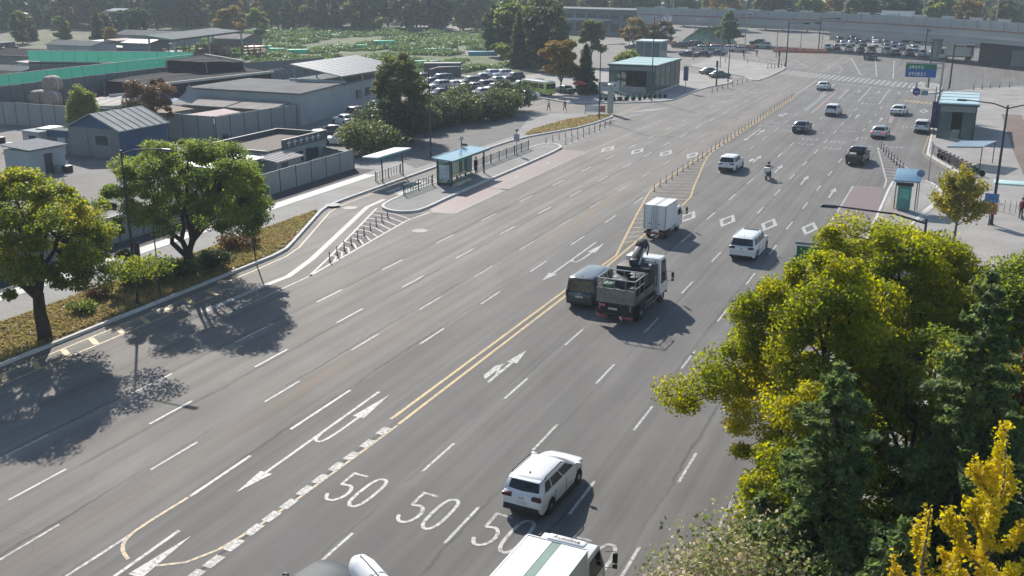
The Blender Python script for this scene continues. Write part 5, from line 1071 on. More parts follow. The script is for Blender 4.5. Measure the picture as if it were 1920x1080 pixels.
t = thing('storage_shed', 'low shed with bright white roof half hidden by the left tree', 'shed', (-64.6, 77.4, 0)); MB().span((-1.9, -3.2, 0), (1.9, 3.2, 2.4)).build('wall', WALLB, t); MB().prism([(-2.1, -3.5), (2.1, -3.5), (2.1, 3.5), (-2.1, 3.5)], [2.62, 2.45, 2.45, 2.62], [2.72, 2.55, 2.55, 2.72]).build('roof', mat('bright_white_roof', (.68, .68, .66), .5), t); MB().span((1.9, -1, .9), (1.94, 1, 1.9)).build('window', WIN, t)
# workshop with the solar canopy
t = thing('workshop', 'long pale workshop with a blank white flank wall facing the parked cars', 'building', (-91, 128, 0))
MB().prism([(9.2, -13.8), (7.2, -.2), (-9.5, -.2), (-9.5, -13.8)], 0, 4.2).build('wall', WALLW, t); MB().prism([(9.5, -14.1), (7.4, -.0), (-9.8, -.0), (-9.8, -14.1)], 4.21, 4.4).build('roof', mat('dull_flat_roof', (.15, .15, .15), .95, spec=.1, var=.2, scale=.3), t)
MB().prism([(7.0, .05), (4.6, 15), (-4, 15), (-4, .05)], 0, 4.0).build('wing_wall', WALLW, t); MB().prism([(7.3, .02), (4.9, 15.3), (-4.3, 15.3), (-4.3, .02)], 4.01, 4.2).build('wing_roof', ROOFG, t)
for k in range(3):
    x = lerp(6.4, 5.0, k / 2); y = 4.5 + k * 3.6; MB().span((x - .05, y, 1.6), (x + .2, y + 1.2, 2.8)).build('window', WIN, t)
b = MB(); b.prism([(7.9, -.6), (7.2, -.2), (-2, -.2), (-2, -.6)], 4.4, 4.7); b.build('roof_kerb', WALLW, t)
t = thing('solar_canopy', 'raised canopy covered with blue solar panels above the pale workshop', 'solar canopy', (-88.3, 137, 0))
PV = mat('solar_cell', (.06, .08, .10), .45, .0, var=.12, spec=.3)
def pvz(x): return lerp(6.75, 5.3, (x + 4.6) / 8.8)
fr = MB().prism([(-4.7, -9.2), (4.3, -9.2), (4.3, 9.2), (-4.7, 9.2)], [pvz(-4.7) - .12, pvz(4.3) - .12, pvz(4.3) - .12, pvz(-4.7) - .12], [pvz(-4.7) - .04, pvz(4.3) - .04, pvz(4.3) - .04, pvz(-4.7) - .04]).build('canopy_frame', MGREY, t)
pvm = MB().prism([(0, 0), (1.08, 0), (1.08, 1.76), (0, 1.76)], [0, pvz(1.08) - pvz(0)] + [pvz(1.08) - pvz(0), 0], [.05, pvz(1.08) - pvz(0) + .05] + [pvz(1.08) - pvz(0) + .05, .05]).mesh('solar_panel', PV)
for i in range(8):
    for j in range(10): o = add(bpy.data.objects.new('solar_panel', pvm), t); o.location = (-4.65 + i * 1.115, -9.1 + j * 1.82, pvz(-4.65 + i * 1.115) - .03)
for x in (-4.3, 3.9):
    for y in (-8.6, -3, 3, 8.6): MB().span((x - .08, y - .08, 4.0 if x > -5 else 4), (x + .08, y + .08, pvz(x) - .13)).build('canopy_post', MGREY, t)
t = thing('low_building', 'low brown building with two beige roof strips behind the pale fence', 'building', (-90, 112, 0)); MB().span((-7, -2.6, 0), (6.6, 1.7, 2.6)).build('wall', WALLB, t)
for a, b in ((-7.3, -.3), (.1, 6.8)): MB().prism([(a, -3.0), (b, -3.0), (b, 1.9), (a, 1.9)], [2.62, 2.62, 3.1, 3.1], [2.74, 2.74, 3.22, 3.22]).build('roof_slope', ROOFB, t)
for x in (-5, -2.6, 1.6, 4.2): MB().span((x, -2.66, 1.0), (x + 1.2, -2.6, 2.1)).build('window', WIN, t)
# shade tarps, tents and stores inside the compounds
def tarp_roof(label, pts, zs, edge, name='shade_tarp', roofm=TARP, sidem=TARP, h0=0.):
    t = thing(name, label, 'shelter'); c = Vector((sum(p[0] for p in pts) / 4, sum(p[1] for p in pts) / 4)); t.location = (c.x, c.y, 0); q = [(p[0] - c.x, p[1] - c.y) for p in pts]
    b = MB(); n = 8; V = []; F = []
    for i in range(n + 1):
        for j in range(n + 1):
            u, v = i / n, j / n
            x = lerp(lerp(q[0][0], q[1][0], u), lerp(q[3][0], q[2][0], u), v); y = lerp(lerp(q[0][1], q[1][1], u), lerp(q[3][1], q[2][1], u), v)
            z = lerp(lerp(zs[0], zs[1], u), lerp(zs[3], zs[2], u), v) - .35 * math.sin(u * math.pi * 3) ** 2 * .5 + random.uniform(-.04, .04); V.append((x, y, z))
    F = [(i * (n + 1) + j, (i + 1) * (n + 1) + j, (i + 1) * (n + 1) + j + 1, i * (n + 1) + j + 1) for i in range(n) for j in range(n)]
    V2 = [(x, y, z - .06) for x, y, z in V]; b.raw(V, F); b.raw(V2, [f[::-1] for f in F]); b.build('sheet', roofm, t)
    for k in range(4):
        a, c2 = q[k], q[(k + 1) % 4]
        if edge[k]: MB().bar((a[0], a[1], zs[k] + .02), (c2[0], c2[1], zs[(k + 1) % 4] + .02), .5, .34).build('edge_cloth', WCLOTH, t)
        MB().span((a[0] - .06, a[1] - .06, 0), (a[0] + .06, a[1] + .06, zs[k] - .05)).build('support_post', MGREY, t)
        if sidem and k in (0, 1): MB().raw([(a[0] * .97, a[1] * .97, h0), (c2[0] * .97, c2[1] * .97, h0), (c2[0] * .97, c2[1] * .97, zs[(k + 1) % 4] - .1), (a[0] * .97, a[1] * .97, zs[k] - .1)], [(0, 1, 2, 3)]).build('side_cloth', sidem, t)
    return t
tarp_roof('long black shade tarp with a ragged white edge in the left compound', [(-119, 117), (-109.5, 117), (-106, 141), (-117, 143)], [4.4, 4.0, 4.0, 4.8], (0, 1, 0, 0))
tarp_roof('black shade tarp with pale front edge behind the first tarp', [(-119.5, 131), (-113, 133), (-111, 140), (-119, 140)], [6.3, 6.0, 5.6, 6.4], (0, 0, 1, 0))
tarp_roof('white sloping tarp roof behind the pale boundary fence', [(-108, 100.6), (-100.6, 100.6), (-100.6, 107), (-108, 107)], [2.8, 3.2, 4.4, 3.6], (1, 1, 1, 0), 'tarp_roof', WCLOTH, TARP)
t = thing('arched_tent', 'dark blue arched tarpaulin store in the left compound', 'tent', (-103.2, 108.5, 0)); V = []; F = []
for i in range(6):
    for j in range(11): a = math.pi * j / 10; V.append((2.3 * math.cos(a), -3 + i * 1.2, 4.3 * math.sin(a) ** .8))
F = [(i * 11 + j, i * 11 + j + 1, (i + 1) * 11 + j + 1, (i + 1) * 11 + j) for i in range(5) for j in range(10)]; F += [tuple(range(11)), tuple(range(55, 66))[::-1]]
MB().raw(V, F).build('cover', mat('blue_tarpaulin', (.03, .10, .22), .6, var=.15), t, True)
for y in (-2.9, 2.9): MB().tube([(2.32 * math.cos(math.pi * j / 8), y, 4.34 * math.sin(math.pi * j / 8) ** .8) for j in range(9)], .05, 6).build('hoop', MGREY, t)
t = thing('peaked_tent', 'grey peaked marquee tent in the left compound', 'tent', (-98.6, 112.2, 0)); V = [(0, 0, 5.1)]; V += [(x * r_, y * r_, z) for r_, z in ((.5, 3.9), (1.2, 3.1), (2.3, 2.5)) for x, y in ((-1, -1), (1, -1), (1, 1), (-1, 1))]
F = [(0, 1 + k, 1 + (k + 1) % 4) for k in range(4)] + [(1 + a * 4 + k, 5 + a * 4 + k, 5 + a * 4 + (k + 1) % 4, 1 + a * 4 + (k + 1) % 4) for a in range(2) for k in range(4)]
MB().raw(V, F).build('canopy', mat('tent_grey', (.30, .29, .29), .7), t)
for x in (-2.2, 2.2):
    for y in (-2.2, 2.2): MB().tube([(x, y, 0), (x, y, 2.5)], .05, 6).build('leg', MGREY, t)
t = thing('hoop_frame', 'bare hoop frame with stacked clutter behind the black tarp', 'frame', (-112, 147, 0))
for k in range(4): MB().tube([(2.6 * math.cos(math.pi * j / 8), k * 1.3, 3.6 * math.sin(math.pi * j / 8)) for j in range(9)], .05, 6).build('hoop', MGREY, t)
MB().box((0, 2, .8), (3, 3, 1.6)).build('clutter', mat('clutter', (.14, .13, .13), .8, var=.6, scale=3), t, bevel=.2)
# bundles of pipe sacks
t0 = thing('bale', 'pinkish round bale in the stack left of the weeping tree', 'bale', (-118.6, 103.2, 0), group='bales stacked in the left compound'); MB().lathe([(.2, -1.0), (1.0, -.95), (1.15, -.6), (1.15, .6), (1.0, .95), (.2, 1.0)], 14, (0, 0, 1.15), 'Y').build('bale_body', mat('bale_pink', (.30, .22, .19), .8, var=.25), t0, True); MB().lathe([(1.16, -.1), (1.18, 0), (1.16, .1)], 14, (0, 0, 1.15), 'Y').build('strap', WCLOTH, t0); remember(t0)
for i, (x, y, z) in enumerate(((-116.2, 103.4, 0), (-113.8, 103.4, 0), (-117.4, 103.4, 2.05), (-115.0, 103.4, 2.05), (-119.2, 106, 0), (-116.2, 104.9, 3.9))): copy_tree(t0, (x, y, z), label=('pinkish round bale, second in the bottom row', 'pinkish round bale at the right end of the bottom row', 'pinkish round bale on the left of the second layer', 'pinkish round bale on the right of the second layer', 'pinkish round bale behind the bottom row', 'single pinkish bale on top of the stack')[i])
t = thing('shipping_container', 'dark blue container behind the stacked bales', 'container', (-122.9, 108, 0)); MB().span((-1.2, -3, 0), (1.2, 3, 2.6)).build('shell', mat('container_blue', (.03, .06, .11), .5, var=.15), t)
for k in range(10): MB().span((1.2, -2.9 + k * .6, .1), (1.24, -2.6 + k * .6, 2.5)).build('rib', MATS['container_blue'], t)
# far canopy with orange plant under it
t = thing('open_canopy', 'large grey open-sided canopy roof at the far end of the compounds', 'canopy', (-169, 195, 0)); MB().prism([(-4, -11), (12, -20), (5, 12), (-11, 20.5)], 5.6, 6.0).build('roof', mat('canopy_grey', (.09, .11, .12), .9, spec=.1), t); MB().bar((-4, -11, 5.95), (12, -20, 5.95), .3, .3).build('roof_edge', WALLW, t)
for x, y in ((-3.6, -10.5), (11.4, -19), (8, -4), (5, 11.5), (-10, 19), (-7, 5)): MB().span((x - .15, y - .15, 0), (x + .15, y + .15, 5.6)).build('column', WALLW, t)
ORG = mat('scaffold_orange', (.30, .07, .03), .6, var=.3)
for i, (x, y, w, d, h) in enumerate(((-170, 190, 4, 5, 3.4), (-163, 186, 5, 3, 2.6), (-166, 198, 5, 6, 3.8), (-172, 205, 5, 5, 3.0), (-160, 206, 4, 5, 3.2))):
    t = thing('scaffold_stack', ('orange scaffold stack under the left end of the far canopy', 'low orange stack in front of the far canopy', 'tall orange scaffold stack in the middle of the far canopy', 'orange stack at the back of the far canopy', 'orange stack at the right end of the far canopy')[i], 'scaffolding', (x, y, 0), group='orange stacks by the far canopy')
    for k in range(4): MB().span((-w / 2, -d / 2, k * h / 4), (w / 2, d / 2, k * h / 4 + .18)).build('deck', ORG, t)
    for a in (-1, 0, 1):
        for b in (-1, 1): MB().span((a * w * .48 - .1, b * d * .48 - .1, 0), (a * w * .48 + .1, b * d * .48 + .1, h)).build('upright', ORG, t)
# far sheds at the left edge
for i, (x0, x1, y0, y1, h, hr, wm, rm, ax, lab) in enumerate((
    (-150, -132, 118, 128, 3.4, 4.0, WALLB, TARP, 'X', 'long dark shed with a dark roof inside the netted compound'),
    (-168, -150, 126, 140, 3.2, 3.8, FDARK, ROOFG, 'X', 'dark shed with grey roof at the left picture edge'),
    (-190, -170, 156, 166, 3.2, 4.0, FGREY, TARP, 'X', 'dark roofed workshop behind the netted compound'),
    (-204, -190, 184, 192, 3.2, 3.8, WALLW, ROOFG, 'X', 'pale grey barn beyond the dark workshop'),
    (-188, -180, 192, 199, 3.6, 4.0, mat('blue_grey_block', (.14, .17, .22), .6), FDARK, 'X', 'blue-grey block beside the pale grey barn'),
    (-222, -200, 224, 234, 3.0, 3.8, FPALE, ROOFG, 'X', 'grey roofed shed in front of the far left trees'),
    (-186, -176, 222, 230, 3.0, 3.8, WALLB, ROOFB, 'X', 'brown shed with scrap on the roof beyond the far canopy'),
    (-262, -256, 262, 270, 7.5, 8.0, mat('block_blue', (.06, .10, .19), .6), WALLW, 'X', 'tall blue building among the far left trees'))):
    t, hx, hy = gable_shed(lab, x0, x1, y0, y1, h, hr, wm, rm, axis=ax)
    for k in range(3): MB().span((hx + .052, -hy * .7 + k * hy * .6, 1.0), (hx + .07, -hy * .7 + k * hy * .6 + 1.4, 2.2)).build('window', WIN, t)
# entrance pavilions of the underground station
def pavilion(label, x0, x1, y0, y1, h, roofm, front=True):
    t = thing('entrance_pavilion', label, 'building', ((x0 + x1) / 2, (y0 + y1) / 2, .14)); hx, hy = (x1 - x0) / 2, (y1 - y0) / 2
    MB().span((-hx - .3, -hy - .4, h - .28), (hx + .3, hy + .3, h - .05)).build('roof_slab', mat('roof_rim_dark', (.05, .07, .07), .4), t)
    MB().span((-hx - .24, -hy - .34, h - .05), (hx + .24, hy + .24, h + .02)).build('roof_glass', roofm, t)
    for k in range(4): MB().span((-hx - .24, -hy + k * hy * .55, h + .02), (hx + .24, -hy + k * hy * .55 + .1, h + .05)).build('roof_bar', TEAL, t)
    SIDE = mat('pavilion_panel', (.075, .08, .085), .4, var=.1)
    for s in (-1, 1):
        n = 5
        for k in range(n + 1): MB().span((s * hx - .08, lerp(-hy, hy, k / n) - .08, 0), (s * hx + .08, lerp(-hy, hy, k / n) + .08, h - .28)).build('column', DGREY, t)
        for k in range(n):
            MB().span((s * hx - .02, lerp(-hy, hy, k / n) + .09, .35), (s * hx + .02, lerp(-hy, hy, (k + 1) / n) - .09, h - .3)).build('side_pane', CLEAR if k < 3 else SIDE, t)
        MB().span((s * hx - .1, -hy, 0), (s * hx + .1, hy, .34)).build('plinth', CONC, t)
        MB().span((s * (hx - .75) - .7, -hy - .02, 0), (s * (hx - .75) + .7, -hy + .04, h - .5)).build('front_pane', CLEAR, t)
    MB().span((-hx + .1, hy - .1, 0), (hx - .1, hy + .02, h - .3)).build('back_wall', SIDE, t); MB().span((-hx + .05, -hy - .1, h - 1.0), (hx - .05, -hy + .1, h - .3)).build('front_fascia', mat('fascia_grey', (.17, .2, .2), .5), t)
    for k in range(8): MB().span((-hx + 1.6, -hy + 1.2 + k * .5, 0), (hx - 1.6, -hy + 1.6 + k * .5, .9 - .11 * k)).build('stair_block', CONC, t)
    return t
pavilion('glass entrance pavilion with pale teal roof on the far left pavement', -56.8, -48.8, 168.6, 184.2, 4.75, mat('mint_roof', (.30, .44, .43), .3, spec=.5))
pavilion('glass entrance pavilion with light blue roof on the right plaza', -3.3, .8, 137.4, 150.6, 4.3, mat('ice_blue_roof', (.28, .40, .47), .2, spec=.6))
t = thing('glass_booth', 'teal glass booth with a pale roof in front of the far parked cars', 'kiosk', (-72, 245, 0)); MB().span((-3, -3, 0), (3, 3, 3.7)).build('glazing', mat('teal_glazing', (.08, .15, .15), .15, spec=.6), t); MB().span((-3.3, -3.3, 3.72), (3.3, 3.3, 4.0)).build('roof', mat('mint_light', (.55, .64, .62), .4), t)
for x in (-3, -1, 1, 3): MB().span((x - .08, -3.06, 0), (x + .08, -2.98, 3.7)).build('mullion', LGREY, t)
t = thing('ventilation_tower', 'tall white panelled pillar in front of the viaduct', 'tower', (-82.5, 296, 0))
for x in (-1.2, .15): MB().span((x, -.8, 0), (x + 1.1, .8, 7.6)).build('panel', mat('tower_white', (.6, .6, .6), .5), t, bevel=.03)
MB().span((-1.3, -.7, 7.62), (1.35, .7, 7.8)).build('cap', MGREY, t)
for i, (x, y, w, h) in enumerate(((-90, 312, 5, 4.4), (-72, 303, 8.5, 4.2))):
    t = thing('covered_mound', ('pale green netted spoil mound left of the white pillar', 'pale green netted spoil mound right of the white pillar')[i], 'mound', (x, y, 0)); V = []; F = []; n = 14
    for a in range(6):
        rr_ = 1 - a / 5.2
        for k in range(n): an = 2 * math.pi * k / n; V.append((w * rr_ * math.cos(an) * random.uniform(.93, 1.05), w * .6 * rr_ * math.sin(an), h * math.sin(min(1, a / 5) * math.pi / 2) * random.uniform(.9, 1.05)))
    F = [(a * n + k, a * n + (k + 1) % n, (a + 1) * n + (k + 1) % n, (a + 1) * n + k) for a in range(5) for k in range(n)] + [tuple(range(5 * n, 6 * n))]
    MB().raw(V, F).build('net_cover', mat('mound_net', (.32, .50, .36), .8, var=.25, scale=.8), t, True); MB().lathe([(w * .9, 0), (w * .92, .25), (w * .85, .3)], 14).build('sandbag_ring', mat('sandbag', (.3, .28, .24), .9), t).scale = (1, .62, 1)
# ---------------- viaduct ----------------
VIA = smooth_line([(-94, 303), (-88, 301), (-36, 282.5), (-12, 264.5), (8, 242.5), (48, 196)], 2)
VC = mat('viaduct_concrete', (.36, .375, .375), .8, var=.1, scale=.15); BAR = mat('noise_barrier', (.29, .32, .33), .5, .1, var=.08, scale=.3); RST = mat('rust_line', (.22, .12, .11), .7)
via = thing('viaduct', 'curved concrete railway viaduct with grey noise barriers across the far junction', 'viaduct', (0, 0, 0))
def via_strip(name, off0, off1, z0, z1, m):
    L, _ = strip_poly(VIA, 2.0); pts0 = []; pts1 = []
    for i, p in enumerate(VIA):
        n = (L[i] - Vector(p)).normalized(); pts0.append(Vector(p) + n * off0); pts1.append(Vector(p) + n * off1)
    b = MB(); n = len(pts0); V = [(p.x, p.y, z0) for p in pts0] + [(p.x, p.y, z1) for p in pts0] + [(p.x, p.y, z1) for p in pts1] + [(p.x, p.y, z0) for p in pts1]
    F = [(k * n + i, k * n + i + 1, ((k + 1) % 4) * n + i + 1, ((k + 1) % 4) * n + i) for k in range(4) for i in range(n - 1)]
    return b.raw(V, F).build(name, m, via)
via_strip('girder', 0, 9, 5.2, 7.55, VC); via_strip('deck_edge', -.35, 9.35, 7.56, 7.78, RST); via_strip('track_bed', .3, 8.7, 7.79, 7.95, CONC); via_strip('soffit_flange', -.15, .6, 5.0, 5.19, VC)
Lp, _ = strip_poly(VIA, 2.0); acc = 0.; SEG = 4.0
def via_at(s):
    d = 0
    for i in range(len(VIA) - 1):
        a, b = Vector(VIA[i]), Vector(VIA[i + 1]); l = (b - a).length
        if d + l >= s: t_ = (b - a) / l; return a + t_ * (s - d), t_
        d += l
    return Vector(VIA[-1]), (Vector(VIA[-1]) - Vector(VIA[-2])).normalized()
TL = sum((Vector(VIA[i + 1]) - Vector(VIA[i])).length for i in range(len(VIA) - 1))
bp_ = MB().span((-SEG / 2 + .04, -.06, 0), (SEG / 2 - .04, .06, 1.85)).mesh('barrier_panel', BAR); pst = MB().span((-.09, -.12, 0), (.09, .12, 1.9)).mesh('barrier_post', MGREY)
k = 0
while k * SEG < TL - SEG:
    p, tt = via_at(k * SEG + SEG / 2); nn = Vector((-tt.y, tt.x)); ang = math.atan2(tt.y, tt.x)
    for off in (-.1, 9.1):
        if off > 5 and k % 2: continue
        o = add(bpy.data.objects.new('barrier_panel', bp_), via); q = p + nn * off; o.location = (q.x, q.y, 7.8); o.rotation_euler = (0, 0, ang)
    p2, t2 = via_at(k * SEG); o = add(bpy.data.objects.new('barrier_post', pst), via); q = p2 + Vector((-t2.y, t2.x)) * -.1; o.location = (q.x, q.y, 7.8); o.rotation_euler = (0, 0, math.atan2(t2.y, t2.x)); k += 1
for s in (6, 26, 92, 128, 154, 176):
    p, tt = via_at(s); q = p + Vector((-tt.y, tt.x)) * 4.5; MB().lathe([(1.2, 0), (1.2, 4.2), (2.0, 5.18)], 14, (q.x, q.y, 0)).build('pier', VC, via, True)
for s in (12, 36, 66, 90, 112, 138):
    p, tt = via_at(s); q = p + Vector((-tt.y, tt.x)) * 1.2; m_ = thing('catenary_mast', 'grey catenary mast standing on the viaduct', 'mast', (q.x, q.y, 7.9), group='catenary masts on the viaduct'); m_['label'] = {12: 'leftmost', 36: 'second from left', 66: 'third from left', 90: 'fourth from left', 112: 'second from right', 138: 'rightmost'}[s] + ' catenary mast standing on the viaduct'
    MB().tube([(0, 0, 0), (0, 0, 6.5)], [.17, .13], 8).build('mast', MGREY, m_, True); MB().bar((0, 0, 5.8), (2.2, .8, 6.0), .08, .08).build('bracket_arm', MGREY, m_)
via_strip('sign_girder', -.5, -.36, 5.9, 6.4, VC).hide_render = False
# retaining wall and low blocks beneath and beyond the viaduct
t = thing('retaining_wall', 'pale concrete retaining wall seen under the viaduct', 'wall', (-16, 318, 0), R(-22))
for k in range(9): MB().span((-27 + k * 6, -.3, 0), (-27 + k * 6 + 5.9, .3, 3.2)).build('wall_panel', mat('beige_concrete', (.42, .39, .35), .85, var=.1), t)
MB().span((-27, -.4, 3.21), (27, .4, 3.4)).build('coping', CONC, t)
t = thing('roadside_wall', 'grey corrugated wall at the right picture edge beyond the plaza', 'wall', (16, 252, 0), R(-4))
for k in range(10): MB().span((-9 + k * 2.2, -.1, 0), (-9 + k * 2.2 + 2.12, .1, 3.4)).build('wall_panel', FPALE, t)
t = thing('site_shed', 'dark construction shed beneath the right end of the viaduct', 'shed', (5.5, 262, 0)); MB().span((-5, -2, 0), (5, 4, 4.6)).build('wall', mat('dark_slate_wall', (.09, .10, .11), .7), t); MB().span((-5.3, -2.3, 4.61), (5.3, 4.3, 4.8)).build('roof', FDARK, t)
# station block behind the viaduct on the left
t = thing('station_block', 'grey station building behind the trees left of the viaduct', 'building', (-118, 330, 0), R(-14)); MB().span((-22, -6, 0), (22, 6, 7.5)).build('wall', mat('station_grey', (.15, .16, .165), .8), t); MB().span((-23, -7, 7.51), (23, 7, 8.2)).build('roof', mat('station_roof', (.12, .125, .13), .9), t); MB().span((-4, -9, 4.6), (12, -6.1, 5.2)).build('entrance_canopy', WALLW, t)
for k in range(9): MB().span((-20 + k * 4.5, -6.12, 1.2), (-20 + k * 4.5 + 3.2, -6.0, 3.6)).build('window', WIN, t)
for k in range(9): MB().span((-20 + k * 4.5, -6.12, 4.6 if not 3 < k < 8 else 5.4), (-20 + k * 4.5 + 3.2, -6.0, 6.6)).build('window', WIN, t)
# orange barriers across the junction
br = thing('road_barrier', 'orange water-filled barrier on the island across the junction', 'barrier', (-47, 273, 0), R(5), 'orange barriers across the junction'); MB().prism([(-.9, -.3), (.9, -.3), (.9, .3), (-.9, .3)], 0, .3).build('foot', mat('barrier_orange', (.5, .13, .07), .6, var=.2), br); MB().span((-.88, -.14, .3), (.88, .14, 1.05)).build('barrier_body', MATS['barrier_orange'], br, bevel=.04); MB().span((-.6, -.15, .6), (.6, .15, .75)).build('white_band', SWHITE, br); remember(br)
for k in range(1, 7): copy_tree(br, (-47 + k * 1.9, 273 + .2 * k, 0), R(random.uniform(-8, 14)), label='orange barrier on the island across the junction, %s from the left' % nth(k + 1))
br['label'] = 'orange barrier on the island across the junction, 1st from the left'
for k in range(12): copy_tree(br, (-84 + k * 2.6, 290 - k * .7 + random.uniform(-.5, .5), 0), R(random.uniform(-25, 5)), label='orange barrier in the long line below the viaduct, %s from the left' % nth(k + 1), group='orange barriers below the viaduct')
# box truck parked under the viaduct + far lorry on the road behind
t = box_truck('box_truck', 'long white box truck parked under the right end of the viaduct', (-3.6, 265.5), R(72), 2.4, 5.6, 1.0, 3.6, 1.9, None, .42, 2.6)
t = box_truck('box_truck', 'pale lorry on the raised road behind the viaduct', (-24, 352), R(80), 2.5, 9.5, 5.0, 8.0, 2.2, None, .5, 7.2)

# ---- stalls, stacks and oddments that fill the compounds ----
rq = random.Random(31)
def clutter(where, spots, kinds_):
    cols = {'white sheet roof': mat('stall_white', (.55, .54, .52), .8), 'grey sheet roof': mat('stall_grey', (.2, .21, .22), .9, spec=.1), 'green sheet roof': mat('stall_green', (.07, .27, .2), .8), 'blue sheet roof': mat('stall_blue', (.07, .14, .27), .8), 'brown sheet roof': mat('stall_brown', (.2, .15, .11), .9), 'pale pink roof': mat('stall_pink', (.45, .36, .34), .9)}
    for i, (x, y) in enumerate(spots):
        c = kinds_[i % len(kinds_)]; w, d, h = rq.uniform(2.2, 5), rq.uniform(2.5, 6.5), rq.uniform(1.6, 3.0); t = thing('stall', 'low stall with %s, %s in %s' % (c, nth(i + 1), where), 'stall', (x, y, 0), rq.uniform(-.25, .25), 'stalls and stores in the left compounds')
        MB().span((-w / 2, -d / 2, 0), (w / 2, d / 2, h * .86)).build('wall', (WALLB, FDARK, FPALE, WALLW)[i % 4], t); MB().prism([(-w / 2 - .3, -d / 2 - .3), (w / 2 + .3, -d / 2 - .3), (w / 2 + .3, d / 2 + .3), (-w / 2 - .3, d / 2 + .3)], [h, h * .9, h * .9, h], [h + .08, h * .9 + .08, h * .9 + .08, h + .08]).build('roof', cols[c], t)
        for k in range(2): MB().box((w / 2 + .6 + k * .7, rq.uniform(-d / 2, d / 2), .35), (.6, .8, .7)).build('crate', (AL, DK, cols[c])[k], t, bevel=.03)
        MB().span((w / 2, -.5, 0), (w / 2 + .04, .5, h * .7)).build('door', DGREY, t)
clutter('the netted compound', [(rq.uniform(-146, -123), rq.uniform(101, 130)) for k in range(22)], ('white sheet roof', 'grey sheet roof', 'green sheet roof', 'blue sheet roof', 'pale pink roof'))
clutter('the yard behind the pale fence', [(-110, 104), (-112.5, 111), (-107.5, 112.5), (-96, 104.5), (-92.4, 103.4), (-88.6, 104.8), (-104, 115.2), (-86.5, 101.6)], ('grey sheet roof', 'pale pink roof', 'blue sheet roof', 'brown sheet roof'))
clutter('the far left yards', [(rq.uniform(-240, -160), rq.uniform(140, 215)) for k in range(26)], ('grey sheet roof', 'white sheet roof', 'brown sheet roof', 'green sheet roof', 'pale pink roof'))
clutter('the near left yard', [(-104, 80), (-110, 86), (-98, 74), (-88, 76)], ('blue sheet roof', 'grey sheet roof'))
# ======================= TREES AND PLANTS =======================
BARK = mat('bark_dark', (.045, .036, .03), .9, var=.3, scale=4, bump=.6, bscale=14); BARK2 = mat('bark_grey', (.12, .105, .09), .9, var=.3, scale=4, bump=.5, bscale=14)
def leaf_obj(name, C, size, m, parent, out=None, flat=.35, aspect=1.6, seed=0):
    """C (N,3) leaf centres -> N small bent leaf faces in one crown mesh"""
    rg = np.random.default_rng(seed); N = len(C); C = np.asarray(C, float)
    nrm = rg.normal(size=(N, 3)); nrm[:, 2] += flat * 2
    if out is not None: nrm += out * .9
    nrm /= np.linalg.norm(nrm, axis=1)[:, None] + 1e-9
    t = rg.normal(size=(N, 3)); t -= nrm * (t * nrm).sum(1)[:, None]; t /= np.linalg.norm(t, axis=1)[:, None] + 1e-9
    b = np.cross(nrm, t); s = size * rg.uniform(.65, 1.35, N)[:, None]
    V = np.empty((N, 4, 3)); V[:, 0] = C - t * s * .5 * aspect; V[:, 1] = C - b * s * .5 - nrm * s * .12; V[:, 2] = C + t * s * .5 * aspect; V[:, 3] = C + b * s * .5 - nrm * s * .12
    me = bpy.data.meshes.new(name); me.vertices.add(N * 4); me.vertices.foreach_set('co', V.ravel())
    me.loops.add(N * 4); me.loops.foreach_set('vertex_index', np.arange(N * 4, dtype=np.int32)); me.polygons.add(N)
    me.polygons.foreach_set('loop_start', np.arange(0, N * 4, 4, dtype=np.int32)); me.polygons.foreach_set('loop_total', np.full(N, 4, np.int32))
    me.materials.append(m); me.update(); me.validate()
    return add(bpy.data.objects.new(name, me), parent)
def limb(mb, a, b, r0, r1, rg, wob=.12, n=5, sides=6):
    a, b = np.array(a, float), np.array(b, float); L = np.linalg.norm(b - a); P = []
    for i in range(n + 1):
        t = i / n; p = a + (b - a) * t; 
        if 0 < i < n: p = p + rg.normal(size=3) * wob * L * .25
        P.append(tuple(p))
    mb.tube(P, [lerp(r0, r1, i / n) for i in range(n + 1)], sides, True); return P
